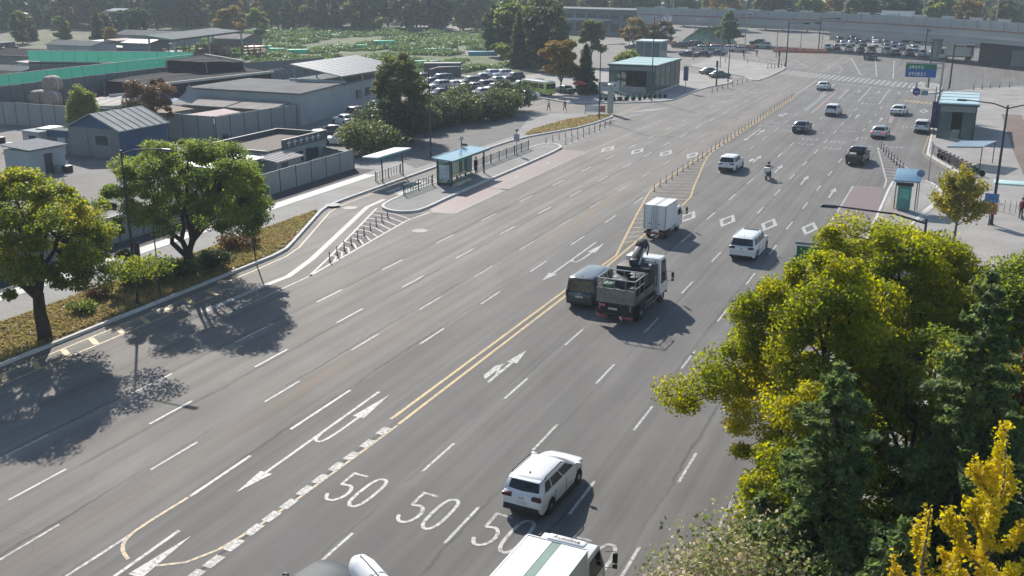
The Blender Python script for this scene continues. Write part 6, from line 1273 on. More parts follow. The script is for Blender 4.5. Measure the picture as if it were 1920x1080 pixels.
def broadleaf(name, label, loc, trunk_h, centre, radii, n_leaf, leaf, m, seed=1, clumps=46, clump_r=1.1, trunk_r=.2, bark=BARK, group=None, extra=(), fork=None, lean=(0, 0), low=-.75):
    rg = np.random.default_rng(seed); t = thing(name, label, 'tree', loc, 0, group)
    cx, cy, cz = centre; rx, ry, rz = radii; pts = []
    while len(pts) < clumps:
        p = rg.normal(size=3); p /= np.linalg.norm(p)
        if p[2] < low: continue
        rr_ = rg.uniform(.45, 1.0) ** .5; p = p * rr_ * np.array([1 + .16 * math.sin(3 * math.atan2(p[1], p[0]) + seed), 1, 1])
        pts.append((cx + p[0] * rx, cy + p[1] * ry, cz + p[2] * rz))
    pts += [tuple(np.array(e) + rg.normal(size=3) * .16) for e in extra]; pts = np.array(pts)
    wood = MB(); top = np.array([lean[0], lean[1], trunk_h]); tp = limb(wood, (0, 0, -.1), top, trunk_r * 1.25, trunk_r * .85, rg, .05, 5, 10)
    nl = fork or 6; order = rg.permutation(len(pts))[:nl]; ends = []
    for k in range(nl):
        a = 2 * math.pi * (k + rg.uniform(-.3, .3)) / nl; e = np.array([cx + rx * .5 * math.cos(a), cy + ry * .5 * math.sin(a), cz + rz * rg.uniform(-.15, .45)]); ends.append(limb(wood, top - np.array([0, 0, rg.uniform(0, .5)]), e, trunk_r * .55, trunk_r * .2, rg, .14))
    ends.append(limb(wood, top, (cx, cy, cz + rz * .7), trunk_r * .6, trunk_r * .15, rg, .1)); joints = np.array([q for e in ends for q in e[2:]])
    for p in pts:
        j = joints[np.argmin(((joints - p) ** 2).sum(1))]; limb(wood, j, p, trunk_r * .13, .012, rg, .18, 3, 4)
    wood.build('trunk', bark, t, True)
    k = rg.integers(0, len(pts), n_leaf); cr = clump_r * rg.uniform(.4, 1.45, len(pts))
    d = rg.normal(size=(n_leaf, 3)); d /= np.linalg.norm(d, axis=1)[:, None]; rad = rg.uniform(.05, 1, n_leaf) ** .45
    C = pts[k] + d * (rad * cr[k])[:, None] * np.array([1.15, 1.15, .72]) + rg.normal(size=(n_leaf, 3)) * .05
    C = C[C[:, 2] > .3]; leaf_obj('crown', C, leaf, m, t, d[:len(C)] * .6, .35, 1.5, seed)
    return t
def conifer(name, label, loc, H, R0, m, seed=1, whorls=26, per=9, n_leaf=26000, leaf=.16, z0=.6, group=None, power=.85, droop=.25):
    rg = np.random.default_rng(seed); t = thing(name, label, 'tree', loc, 0, group); wood = MB(); wood.tube([(0, 0, -.1), (0, 0, H * .5), (0, 0, H)], [R0 * .08 + .05, R0 * .045 + .02, .012], 8)
    segs = []
    for i in range(whorls):
        f = i / (whorls - 1); z = lerp(z0, H * .985, f); r_ = R0 * (1 - f) ** power + .12
        for k in range(per):
            a = 2 * math.pi * (k + rg.uniform(-.4, .4)) / per + i * .7; L = r_ * rg.uniform(.5, 1.22); z_ = z; z = z + rg.uniform(-.22, .22) * (1 - f); e = (L * math.cos(a), L * math.sin(a), z + L * (.22 - droop * 1.6 * (1 - f)) + rg.uniform(-.15, .15))
            segs.append(((0, 0, z), e, L)); wood.tube([(0, 0, z), (e[0] * .6, e[1] * .6, lerp(z, e[2], .6) + .05 * L), e], [.03, .02, .006], 4, False); z = z_
    wood.build('trunk', BARK, t, True)
    A = np.array([s[0] for s in segs]); B = np.array([s[1] for s in segs]); Ls = np.array([s[2] for s in segs]); p = Ls / Ls.sum(); k = rg.choice(len(segs), n_leaf, p=p); u = rg.uniform(.12, 1.05, n_leaf) ** .7
    P = A[k] + (B[k] - A[k]) * u[:, None]; P[:, 2] += .05 * Ls[k] * np.sin(u * 3.14)
    w = .10 + .16 * Ls[k] * (1 - .45 * u); dirs = B[k] - A[k]; side = np.stack([-dirs[:, 1], dirs[:, 0], np.zeros(n_leaf)], 1); side /= np.linalg.norm(side, axis=1)[:, None] + 1e-9
    P += side * (rg.uniform(-1, 1, n_leaf) * w)[:, None]; P[:, 2] += rg.normal(size=n_leaf) * .05 - .06 * w
    leaf_obj('crown', P, leaf, m, t, None, .5, 2.4, seed); return t
def spiky(name, label, loc, H, m, seed=1, n_br=20, n_leaf=14000, leaf=.13, R0=2.2, bark=BARK2, up=.9, z0=1.2, tuft=.26, trunk_r=.11, group=None):
    """upright open-branched young tree, leaves hugging its shoots"""
    rg = np.random.default_rng(seed); t = thing(name, label, 'tree', loc, 0, group); wood = MB(); limb(wood, (0, 0, -.1), (rg.uniform(-.2, .2), rg.uniform(-.2, .2), H), trunk_r, .015, rg, .03, 7, 8); S = [((0, 0, H * .45), (0, 0, H))]
    for i in range(n_br):
        f = (i + .5) / n_br; z = lerp(z0, H * .86, f); a = i * 2.4 + rg.uniform(-.3, .3); L = R0 * (1.05 - f * .72) * rg.uniform(.7, 1.15); e = (L * math.cos(a), L * math.sin(a), z + L * up * rg.uniform(.7, 1.2))
        P = limb(wood, (0, 0, z), e, trunk_r * .32, .008, rg, .1, 4, 5); S += [(P[j], P[j + 1]) for j in range(1, 4)]
        for q in range(2):
            j = P[2 + q]; e2 = (j[0] * 1.12 + rg.uniform(-.22, .22), j[1] * 1.12 + rg.uniform(-.22, .22), j[2] + rg.uniform(.3, .7)); wood.tube([j, e2], [.012, .005], 4, False); S.append((j, e2))
    wood.build('trunk', bark, t, True); A = np.array([s[0] for s in S], float); B = np.array([s[1] for s in S], float); Ls = np.linalg.norm(B - A, axis=1); k = rg.choice(len(S), n_leaf, p=Ls / Ls.sum())
    P = A[k] + (B[k] - A[k]) * rg.uniform(0, 1, n_leaf)[:, None] + rg.normal(size=(n_leaf, 3)) * tuft * .5; leaf_obj('crown', P, leaf, m, t, None, .3, 1.2, seed); return t
def weeping(name, label, loc, H, Rr, m, seed=1, n=90, n_leaf=12000, leaf=.2, group=None, hang=.55):
    rg = np.random.default_rng(seed); t = thing(name, label, 'tree', loc, 0, group); wood = MB(); limb(wood, (0, 0, -.1), (0, 0, H * .55), .18, .12, rg, .05, 5, 8); S = []
    for i in range(n):
        a = rg.uniform(0, 6.28); r_ = Rr * rg.uniform(.1, 1) ** .6; zt = H * (1 - .38 * (r_ / Rr) ** 2) * rg.uniform(.82, 1); L = H * hang * rg.uniform(.4, 1); x, y = r_ * math.cos(a), r_ * math.sin(a)
        if i < 14: wood.tube([(0, 0, H * .5), (x * .5, y * .5, lerp(H * .5, zt, .75)), (x, y, zt)], [.09, .05, .02], 5, False)
        S.append(((x * .8, y * .8, zt), (x * 1.08, y * 1.08, max(.6, zt - L))))
    wood.build('trunk', BARK, t, True); A = np.array([s[0] for s in S]); B = np.array([s[1] for s in S]); k = rg.integers(0, len(S), n_leaf)
    P = A[k] + (B[k] - A[k]) * (rg.uniform(0, 1, n_leaf) ** 1.2)[:, None] + rg.normal(size=(n_leaf, 3)) * .22; leaf_obj('crown', P, leaf, m, t, None, .1, 2.0, seed); return t
def bush(name, label, loc, radii, m, n_leaf=3500, leaf=.13, seed=1, z=0., group=None, clumps=14, cat='shrub'):
    rg = np.random.default_rng(seed); t = thing(name, label, cat, (loc[0], loc[1], z), 0, group); wood = MB(); pts = []
    for i in range(clumps):
        a = rg.uniform(0, 6.28); r_ = rg.uniform(0, 1) ** .5; pts.append((radii[0] * r_ * math.cos(a), radii[1] * r_ * math.sin(a), radii[2] * (.35 + .5 * rg.uniform() * (1.15 - r_ * .6)))); wood.tube([(0, 0, -.05), tuple(np.array(pts[-1]) * .6), pts[-1]], [.03, .02, .008], 4, False)
    wood.build('stem', BARK, t); pts = np.array(pts); k = rg.integers(0, clumps, n_leaf); d = rg.normal(size=(n_leaf, 3)); d /= np.linalg.norm(d, axis=1)[:, None]
    P = pts[k] + d * (rg.uniform(.1, 1, n_leaf) ** .5 * (radii[2] * .36 + .1))[:, None] * np.array([1.2, 1.2, .9]); P[:, 2] = np.abs(P[:, 2]); leaf_obj('foliage', P, leaf, m, t, d * .6, .3, 1.4, seed); return t
M_ZEL = leaf_mat('leaf_zelkova', [(.075, .10, .024), (.12, .15, .028), (.19, .20, .034), (.29, .235, .04)], .55)
M_ZEL2 = leaf_mat('leaf_zelkova_green', [(.06, .095, .026), (.095, .135, .032), (.14, .17, .04), (.20, .20, .046)], .55)
M_MAP = leaf_mat('leaf_yellow_green', [(.085, .115, .018), (.15, .175, .02), (.25, .245, .024), (.33, .26, .03)], .58, .3)
M_MAP2 = leaf_mat('leaf_green_gold', [(.065, .10, .022), (.11, .145, .025), (.18, .195, .028), (.26, .20, .032)], .55, .3)
M_CON = leaf_mat('needle_dark', [(.068, .10, .042), (.09, .13, .046), (.14, .17, .055)], .45, .6); M_GIN = leaf_mat('leaf_ginkgo', [(.30, .27, .02), (.46, .38, .02), (.5, .34, .025)], .4, .5)
M_GINP = leaf_mat('leaf_pale_ginkgo', [(.14, .14, .03), (.24, .22, .04), (.28, .21, .04)], .35, .5)
M_RED = leaf_mat('leaf_autumn_red', [(.06, .055, .022), (.12, .07, .03), (.20, .05, .03)], .3, .7); M_ROSE = leaf_mat('leaf_rosy_shrub', [(.09, .13, .04), (.14, .17, .06), (.22, .19, .10), (.5, .42, .37)], .45, .8)
M_OLV = leaf_mat('leaf_olive', [(0.057, 0.078, 0.028), (0.092, 0.109, 0.034), (0.138, 0.144, 0.041)], .35); M_DRK = leaf_mat('leaf_deep_green', [(.032, .05, .022), (.045, .066, .026), (.07, .088, .03)], .3)
M_BRN = leaf_mat('leaf_brown', [(.06, .05, .025), (.12, .075, .035), (.17, .09, .045)], .3); M_LIME = leaf_mat('leaf_lime', [(.09, .12, .03), (.16, .19, .045), (.22, .22, .06)], .35); M_YEL = leaf_mat('leaf_yellow_brown', [(.09, .07, .02), (.18, .125, .028), (.24, .16, .045)], .35)
# left pavement trees
broadleaf('zelkova_tree', 'broad yellow-green street tree at the left picture edge', (-45.9, 38.6, .13), 2.8, (-.8, 0, 5.9), (5.2, 4.4, 3.6), 80000, .108, M_ZEL, 3, 150, .72, .34, extra=[(4.8, .5, 4.4), (5.6, .6, 4.8), (6.0, 2.5, 4.6), (4.4, 3.0, 3.9), (-4.4, -1, 3.4)])
broadleaf('zelkova_tree', 'broad green street tree with four stems on the left verge', (-47.3, 52.2, .13), 1.6, (.3, .6, 5.7), (5.8, 4.8, 3.5), 82000, .108, M_ZEL2, 9, 160, .72, .36, fork=7, extra=[(-3.8, -2.2, 3.9), (-2.9, -3.0, 3.6), (5.6, 1, 5.2)], low=-.72)
for i, (p, r_, mm, lab) in enumerate((((-47.6, 51.0), (1.3, 1.1, 1.5), M_OLV, 'round green shrub at the foot of the four-stemmed tree'), ((-46.9, 54.0), (1.5, 1.0, 1.2), M_DRK, 'clipped dark shrub right of the four-stemmed tree'), ((-48.6, 49.0), (1.0, .9, 1.4), M_OLV, 'loose shrub left of the four-stemmed tree'), ((-48.4, 59.6), (1.1, .9, 1.0), M_BRN, 'thin grey-brown shrub on the right of the left verge'), ((-49.2, 58.6), (.8, .7, 1.2), M_BRN, 'wispy shrub behind the thin grey-brown shrub'), ((-47.6, 42.9), (.7, .6, .8), M_LIME, 'small yellow weed clump by the left tree trunk'), ((-48.9, 45.6), (.5, .5, 1.0), M_BRN, 'dry weed tuft between the left trees'))): bush('shrub', lab, p, r_, mm, 3200 if i < 3 else 900, .12, 20 + i, .14)
for i, (p, h) in enumerate((((-49.4, 47.2), 2.0), ((-49.9, 49.2), 2.5))):
    broadleaf('sapling', ('small sapling on the left verge, the shorter of two', 'small sapling on the left verge, the taller of two')[i], (*p, .14), h * .55, (0, 0, h * .8), (.5, .5, .45), 1500, .1, M_DRK, 40 + i, 8, .3, .035)
# big trees on the right pavement
broadleaf('maple_tree', 'tall yellow-green tree leaning over the right lanes', (-3.2, 34.5, .14), 3.6, (-.5, .2, 7.6), (2.6, 2.9, 3.1), 120000, .076, M_MAP, 5, 150, .58, .22, extra=[(-2.4, -.2, 6.1), (-3.0, -.3, 5.9), (-3.5, -.4, 5.7), (-4.0, -.4, 5.6), (-4.5, -.5, 5.45), (-5.0, -.5, 5.3), (-5.4, -.5, 5.1), (-2.7, -.2, 5.6), (-3.3, -.6, 6.2), (-4.2, -.1, 5.9), (-4.8, -.8, 5.0), (-2.5, .2, 6.7), (-3.4, 0, 6.9), (-3.9, .1, 6.8), (-3.2, .3, 8.3), (-2.9, -1, 4.6), (-2.6, -1.4, 3.8), (-2.7, -.5, 5.2), (-2.0, -1, 4.4), (-3.2, 0, 5.0), (-1.5, -1.5, 3.6), (-2.2, -.4, 3.4), (-3.0, -.6, 4.0), (-1.0, -1.2, 4.6), (-2.4, 1, 5.6)])
broadleaf('maple_tree', 'golden-green tree behind the road sign on the right', (-1.6, 41.0, .14), 3.4, (-.2, 0, 7.3), (3.0, 3.2, 3.2), 112000, .078, M_MAP, 6, 150, .6, .22, extra=[(-2.6, .2, 9.9), (-2.9, .2, 9.3), (-2.1, .2, 10.3), (-3.0, 0, 8.4)])
broadleaf('maple_tree', 'golden-green tree at the right picture edge', (3.2, 40.5, .14), 3.2, (0, 0, 7.0), (3.0, 3.2, 3.3), 84000, .085, M_MAP2, 7, 110, .62, .22)
broadleaf('maple_tree', 'shadowed green tree among the conifers on the right', (.0, 34.5, .14), 3.0, (0, 0, 5.4), (2.8, 2.8, 3.2), 62000, .085, M_MAP2, 8, 90, .62, .2)
broadleaf('maple_tree', 'lower yellow-green tree filling the gap above the rosy shrub', (-3.0, 31.0, .14), 1.8, (-.4, 0, 4.9), (1.9, 2.2, 2.6), 54000, .076, M_MAP, 22, 70, .55, .14)
broadleaf('red_tree', 'reddish-leaved tree peeking in at the right edge', (4.0, 36.2, .14), 2.4, (0, 0, 6.5), (1.3, 1.6, 2.4), 6000, .15, M_RED, 10, 24, .5, .12)
conifer('fir_tree', 'dark green fir standing in front of the leaning yellow-green tree', (-2.3, 26.5, .14), 10.0, 2.8, M_CON, 11, 22, 7, 52000, .1, .6, None, .78, .3)
conifer('fir_tree', 'tall dark fir on the right, behind the yellow ginkgo', (1.15, 30.2, .14), 11.9, 2.9, M_CON, 12, 24, 7, 54000, .1, .6, None, .8, .3)
conifer('fir_tree', 'small bluish fir above the rosy shrub at the bottom', (-4.15, 27.4, .14), 5.2, 1.1, M_CON, 13, 16, 7, 6000, .12)
conifer('fir_tree', 'dark fir low in the bottom right corner', (-.2, 23.0, .14), 7.6, 2.4, M_CON, 14, 17, 6, 24000, .1, .6, None, .8, .3)
spiky('ginkgo_tree', 'bright yellow young ginkgo in the bottom right corner', (1.45, 22, .14), 10.8, M_GIN, 15, 18, 13000, .08, 1.8, up=1.1, z0=3.0, tuft=.13)
spiky('ginkgo_tree', 'slim yellow ginkgo shoots left of the bright ginkgo', (.25, 21.6, .14), 8.8, M_GIN, 16, 7, 2600, .075, 1.4, up=1.2, z0=4.0, tuft=.11)
spiky('ginkgo_tree', 'pale yellow-green ginkgo sapling behind the right trees', (.1, 78.5, .14), 6.4, M_GINP, 17, 20, 7000, .16, 2.4, up=.75, z0=2.2, tuft=.4)
bush('rosy_shrub', 'rosy variegated shrub at the bottom of the picture', (-3.9, 24.2), (1.5, 1.3, 5.6), M_ROSE, 42000, .095, 18, .14, None, 30, 'shrub'); bush('rosy_shrub', 'taller green and rosy shrub to the right of the variegated one', (-2.2, 23.0), (1.5, 1.4, 5.2), M_ROSE, 34000, .095, 19, .14, None, 28, 'shrub')
for i, (p, r_, mm) in enumerate((((-1.2, 30.6), (1.8, 1.8, 4.2), M_MAP2), ((.9, 34.0), (1.8, 2, 3.6), M_OLV), ((-3.5, 30.2), (1.3, 1.5, 3.8), M_MAP), ((1.6, 26.4), (1.6, 1.6, 3.4), M_MAP2), ((-.9, 27.6), (1.4, 1.2, 3.6), M_OLV), ((3.2, 33), (1.8, 2, 4.6), M_OLV))):
    bush('understory_shrub', ('leafy shrub between the two dark firs', 'low olive shrub behind the tall dark fir', 'yellow-green shrub at the kerb below the leaning tree', 'shrub under the bright yellow ginkgo', 'olive shrub in the shade of the nearer fir', 'olive shrub at the right edge below the golden tree')[i], p, r_, mm, 9000, .12, 120 + i, .14, 'shrubs under the right trees', 20)
bush('shrub', 'loose green shrub below the pale ginkgo sapling', (-2.6, 74), (2.4, 2.4, 2.6), M_OLV, 7000, .16, 21, .15, None, 20)
# trees and hedges by the left car parks
broadleaf('willow_tree', 'large olive willow-like tree in front of the left car park', (-63.9, 109.5, .05), 2.2, (0, 0, 5.6), (3.0, 3.2, 4.5), 26000, .2, M_OLV, 31, 90, .75, .22, low=-.95, extra=[(-1.2, 0, 9.6), (.4, .5, 10.0), (2.2, -1, 7.6), (3.2, 1, 6.4)])
bush('large_bush', 'dark thicket at the foot of the willow-like tree', (-63.2, 106.6), (3.6, 2.6, 5.4), M_DRK, 12000, .25, 32, 0, None, 26)
bush('large_bush', 'round bush beside the white sedans in the small car park', (-61.6, 98.5), (2.6, 2.2, 4.0), M_OLV, 8000, .22, 33, 0, None, 20)
for i, (x, y, h, mm) in enumerate(((-65.2, 116, 3.6, M_OLV), (-64.6, 120.5, 3.2, M_DRK), (-63.6, 125, 3.6, M_OLV), (-62.4, 129.5, 3.4, M_DRK), (-61.4, 134, 3.8, M_OLV), (-66.6, 121, 4.2, M_DRK), (-65.2, 129, 4.4, M_OLV), (-62.6, 140, 4.4, M_DRK))):
    bush('hedge_shrub', ('hedge shrub nearest the willow-like tree', 'second hedge shrub from the willow-like tree', 'third hedge shrub from the willow-like tree', 'fourth hedge shrub from the willow-like tree', 'last hedge shrub before the side street', 'tall hedge shrub behind the nearest one', 'tall olive hedge shrub in the middle of the row', 'tall dark hedge shrub at the side street corner')[i], (x, y), (2.6, 2.4, h), mm, 7000, .24, 50 + i, 0, 'hedge along the car park', 18)
broadleaf('yellow_tree', 'yellow-brown autumn tree by the side street', (-63.5, 163, 0), 2.2, (0, 0, 5.6), (2.9, 2.8, 3.6), 12000, .26, M_YEL, 61, 34, .9, .14)
conifer('dark_cypress', 'dark cypress right of the yellow-brown tree', (-59.6, 164.5, 0), 8.2, 1.9, M_DRK, 62, 18, 8, 9000, .26)
conifer('dark_cypress', 'second dark cypress behind the yellow-brown tree', (-61.8, 170, 0), 7.6, 1.7, M_DRK, 63, 18, 8, 8000, .26)
broadleaf('tree', 'tall conifer-shaped tree with yellow top behind the side street', (-76.4, 214, 0), 2.2, (0, 0, 5.6), (2.4, 2.4, 4.2), 9000, .3, M_OLV, 64, 30, .9, .15)
weeping('willow_tree', 'lime green willow beside the entrance pavilion', (-61.0, 192, 0), 5.6, 3.2, M_LIME, 65, 110, 10000, .24, None, .5)
broadleaf('yellow_tree', 'golden tree in front of the station block', (-82, 262, 0), 2.4, (0, 0, 5.2), (3.4, 3, 3), 8000, .34, M_YEL, 66, 24, 1.0, .15); broadleaf('tree', 'brown-green tree right of the golden tree', (-76.5, 268, 0), 2.2, (0, 0, 4.4), (3.6, 3, 2.8), 8000, .34, M_BRN, 67, 24, 1.0, .15)
conifer('pine_tree', 'dark pine standing alone before the viaduct', (-62, 284, 0), 9.6, 3.6, M_CON, 68, 12, 8, 9000, .4, 2.5, None, .7, .05)
weeping('willow_tree', 'small weeping tree in front of the pale boundary fence', (-102.6, 96.8, 0), 6.6, 1.9, M_LIME, 69, 70, 6000, .18, None, .65)
broadleaf('brown_tree', 'sparse reddish-brown tree by the corner of the pale fence', (-91.6, 97, 0), 2.0, (0, 0, 5.0), (2.9, 2.6, 3.0), 9000, .17, M_BRN, 70, 34, .8, .13, BARK2)
broadleaf('small_tree', 'small olive tree with thin crown in front of the reddish-brown tree', (-92.8, 95.4, 0), 1.6, (0, 0, 3.0), (1.3, 1.2, 1.5), 3000, .16, M_OLV, 71, 14, .5, .08)
# ---- the belt of trees behind the allotments: a few kinds, copied with their own size and turn ----
def proto_tree(kind, seed):
    if kind == 'cone': return conifer('metasequoia', '', (0, 0, 0), 13, 3.0, M_OLV, seed, 18, 8, 7000, .5)
    mm = {'olive': M_OLV, 'dark': M_DRK, 'yellow': M_YEL, 'green': M_ZEL2}[kind]
    return broadleaf('tree', '', (0, 0, 0), 2.4, (0, 0, 7.0), (4.2, 4.2, 6.2), 9500, .46, mm, seed, 48, 1.35, .22, low=-.97)
protos = {k: remember(proto_tree(k, 80 + i)) for i, k in enumerate(('olive', 'dark', 'yellow', 'green', 'cone'))}
used_p = set(); words_k = dict(olive='olive', dark='dark green', yellow='yellowish', green='mid green', cone='pointed')
rg_ = random.Random(12)
spots = []
for i in range(40): u = i / 39; spots.append((lerp(-345, -118, u) + rg_.uniform(-3, 3), lerp(262, 352, u) + rg_.uniform(-7, 7), rg_.uniform(.9, 1.25), 'front row of the far belt'))
for i in range(34): u = i / 33; spots.append((lerp(-360, -110, u) + rg_.uniform(-4, 4), lerp(285, 378, u) + rg_.uniform(-7, 7), rg_.uniform(1.15, 1.5), 'second row of the far belt'))
for x, y, s in ((-90, 206, .9), (-83, 204, 1.1), (-78, 200, .85), (-97, 218, 1.0), (-90, 219, 1.15), (-84, 215, 1.0), (-106, 232, 1.0), (-99, 236, 1.1), (-117, 262, 1.0)): spots.append((x, y, s, 'tall clump beyond the allotments'))
for i in range(20): u = i / 19; spots.append((lerp(-110, 70, u) + rg_.uniform(-4, 4), lerp(356, 322, u) + rg_.uniform(-8, 12) + 24, rg_.uniform(.85, 1.25), 'tree row beyond the viaduct'))
for i in range(16): spots.append((rg_.uniform(-300, -196), rg_.uniform(206, 262), rg_.uniform(.4, .8), 'scattered trees among the far left sheds'))
counts = {}
for i, (x, y, s, where) in enumerate(spots):
    if 'clump' in where: kind = ('dark', 'cone', 'green', 'olive', 'cone')[i % 5]
    elif 'viaduct' in where: kind = ('dark', 'green', 'yellow', 'olive')[i % 4]
    else: kind = rg_.choice(('olive', 'dark', 'cone', 'green', 'olive', 'cone', 'dark', 'yellow' if x < -200 else 'olive'))
    counts[where] = counts.get(where, 0) + 1; k = counts[where]; od = str(k) + ('th' if 10 <= k % 100 <= 20 else {1: 'st', 2: 'nd', 3: 'rd'}.get(k % 10, 'th'))
    lab = words_k[kind] + ' tree, ' + od + (' of the ' if 'scattered' in where else ' from the left in the ') + where
    o = protos[kind] if kind not in used_p else copy_tree(protos[kind]); used_p.add(kind)
    o.location = (x, y, -.1); o.rotation_euler = (0, 0, rg_.uniform(0, 6.28)); o.scale = (s * rg_.uniform(.85, 1.1), s * rg_.uniform(.85, 1.1), s); o['label'] = lab; o['group'] = where
# ---- distant wooded hills closing the view (a far-off wood that reads as one mass) ----
def far_wood():
    rg = np.random.default_rng(5); C = []
    for i in range(2600):
        a = rg.uniform(-62, 30); d = rg.uniform(420, 640); x, y = d * math.sin(R(a)), d * math.cos(R(a)); h = rg.uniform(6, 15) * (1.0 if a < 0 else .8); n = 30
        q = rg.normal(size=(n, 3)); q /= np.linalg.norm(q, axis=1)[:, None]; C.append(np.array([x, y, h * .6]) + q * np.array([5, 5, h * .5]))
    C = np.concatenate(C); C = C[C[:, 2] > 0]; o = leaf_obj('far_woodland', C, 2.4, leaf_mat('leaf_far', [(.03, .045, .02), (.048, .062, .025), (.09, .08, .03)], .25, .02), None, None, .4, 1.4, 5); tag(o, 'far wooded belt closing the view behind everything', None, None, 'stuff'); return o
far_wood()
# ---- allotment gardens: rows of low crops ----
def crops():
    rg = np.random.default_rng(6); C = []
    for i in range(260):
        x = rg.uniform(-225, -92); y = rg.uniform(186, 318); w = rg.uniform(3, 7); l = rg.uniform(5, 12); hh = rg.uniform(.2, .8)
        if x + y * .55 > 28 or y < 148 - x * .28 - 8: continue
        for r_ in range(int(w / .9)):
            n = int(l * 16); C.append(np.stack([x + r_ * .9 + rg.normal(size=n) * .22, y + rg.uniform(0, l, n), np.abs(rg.normal(size=n)) * hh * .7 + .05], 1))
    C = np.concatenate(C); o = leaf_obj('allotment_crops', C, .42, leaf_mat('leaf_crop', [(.06, .095, .03), (.09, .14, .04), (.13, .18, .06)], .3, .03), None, None, .5, 1.4, 6); tag(o, 'rows of low green crops on the allotments', None, None, 'stuff')
crops()
struct(sheet('allotment_soil', [(-112, 164), (-84, 200), (-96, 240), (-116, 345), (-290, 300), (-250, 240), (-190, 205), (-158, 212), (-152, 180), (-124, 150)], .006, mat('garden_soil', (.085, .105, .04), .95, var=.45, scale=.16)))
NETS = (((-174.37, 228.17), 5, .9, 'bright'), ((-156.75, 240.32), 5, .9, 'bright'), ((-218.59, 288.64), 3, .9, 'mint'), ((-166.26, 223.5), 4, .8, 'bright'), ((-181.19, 258.04), 4, .8, 'mint'), ((-184.84, 278.52), 2.5, .9, 'bright'), ((-153.72, 241.67), 5, .9, 'bright'), ((-126.54, 237.2), 7, 1.0, 'blue'), ((-111.44, 232.59), 7, 1.0, 'blue'), ((-111.0, 200.49), 7, 1.2, 'mint'), ((-153.3, 255.54), 6, 1.2, 'bright'), ((-156.97, 219.78), 5, 1.0, 'bright'))
for i, ((x, y), L, h, c) in enumerate(NETS):
    m = {'bright': mat('net_bright_green', (.07, .62, .34), .6, var=.2), 'mint': mat('net_mint', (.14, .5, .36), .6, var=.25), 'blue': mat('net_blue', (.10, .36, .48), .6, var=.2)}[c]
    lab = ('bright green crop net at the left of the allotments', 'bright green crop net in the middle of the allotments', 'small mint crop net at the back left of the allotments', 'second bright green net on the left of the allotments', 'mint crop net behind the left nets', 'small bright net by the tree belt', 'bright green net right of the middle one', 'blue crop net on the right of the allotments', 'second blue crop net near the tall trees', 'long mint net near the car park', 'bright green net before the dark tree belt', 'bright green net just above the solar canopy')[i]
    t = thing('crop_net', lab, 'net', (x, y, 0), R(25)); MB().prism([(-L / 2, -.6), (L / 2, -.6), (L / 2, .6), (-L / 2, .6)], 0, h).build('cover', m, t, bevel=.15)
    for k in range(4): MB().tube([(-L / 2 + k * L / 3, -.62, 0), (-L / 2 + k * L / 3, -.5, h + .05), (-L / 2 + k * L / 3, .5, h + .05), (-L / 2 + k * L / 3, .62, 0)], .03, 5).build('hoop', MGREY, t)
# ---- grass blades on the verges ----
def verge_grass():
    rg = np.random.default_rng(9); n = 26000; y = rg.uniform(26, 72, n); x = rg.uniform(-50.7, -45.5, n); keep = (x < np.interp(y, [58, 61, 72], [-45.5, -45.9, -50.5])); C = np.stack([x, y, np.full(n, .19) + rg.uniform(0, .05, n)], 1)[keep]
    y2 = rg.uniform(119, 141, 5000); x2 = rg.uniform(-52, -46.8, 5000); k2 = (x2 < np.interp(y2, [118, 127, 133, 140], [-51, -47.6, -46.9, -46.9])) & (x2 > np.interp(y2, [118, 124, 134, 141], [-51, -52, -51.2, -48.4])); C = np.concatenate([C, np.stack([x2, y2, np.full(5000, .2)], 1)[k2]])
    o = leaf_obj('verge_grass', C, .14, leaf_mat('leaf_dry_grass', [(.27, .19, .11), (.27, .22, .10), (.20, .18, .07)], .3, .2), None, None, .0, 2.2, 9); tag(o, 'dry grass and fallen leaves on the left verges', None, None, 'stuff')
verge_grass()
# ======================= PARKED AND WAITING CARS =======================
kinds = {}
def proto_car(kind):
    S, nm = {'suv': (SUV2, 'parked_car'), 'sedan': (SEDAN, 'parked_car'), 'mpv': (MPV, 'parked_minivan'), 'hatch': (HATCH, 'parked_car'), 'van': (VAN, 'parked_van')}[kind]
    return remember(car(nm, 'x', 'car', S, P_WHITE))
PN = {'white': P_WHITE, 'silver': P_SILVER, 'grey': P_GREY, 'black': P_BLACK, 'navy': P_NAVY, 'maroon': P_RED, 'green': P_GREEN, 'beige': P_BEIGE}
def park(kind, col, loc, deg, label, group, z=0.):
    if kind not in kinds: kinds[kind] = o = proto_car(kind); 
    else: o = copy_tree(kinds[kind])
    o.location = (*loc, z); o.rotation_euler = (0, 0, R(deg)); o['label'] = label; o['group'] = group; o['category'] = 'car' if kind != 'van' else 'van'
    for c in bpy.data.objects if False else o.children_recursive:
        if c.name.split('.')[0] in ('body', 'roof', 'mirror', 'spoiler', 'sill'): set_mat(c, PN[col])
G1 = 'cars in the small left car park'
park('sedan', 'white', (-77.6, 118.2), 62, 'white sedan parked along the blank workshop wall', G1); park('suv', 'maroon', (-79.3, 125.2), -20, 'maroon car parked beyond the white sedan by the workshop', G1); park('sedan', 'white', (-69.2, 104.0), 118, 'white sedan nearest the low fence corner', G1)
park('suv', 'white', (-70.2, 113.6), 152, 'white SUV facing the round bush', G1); park('sedan', 'black', (-73.6, 108.6), 118, 'black sedan between the white sedan and the round bush', G1); park('hatch', 'white', (-75.4, 122.6), 150, 'small white car half hidden by the willow-like tree', G1); park('suv', 'silver', (-71.4, 118.4), 150, 'silver SUV just left of the willow-like tree', G1)
G2 = 'cars in the car park behind the hedge'
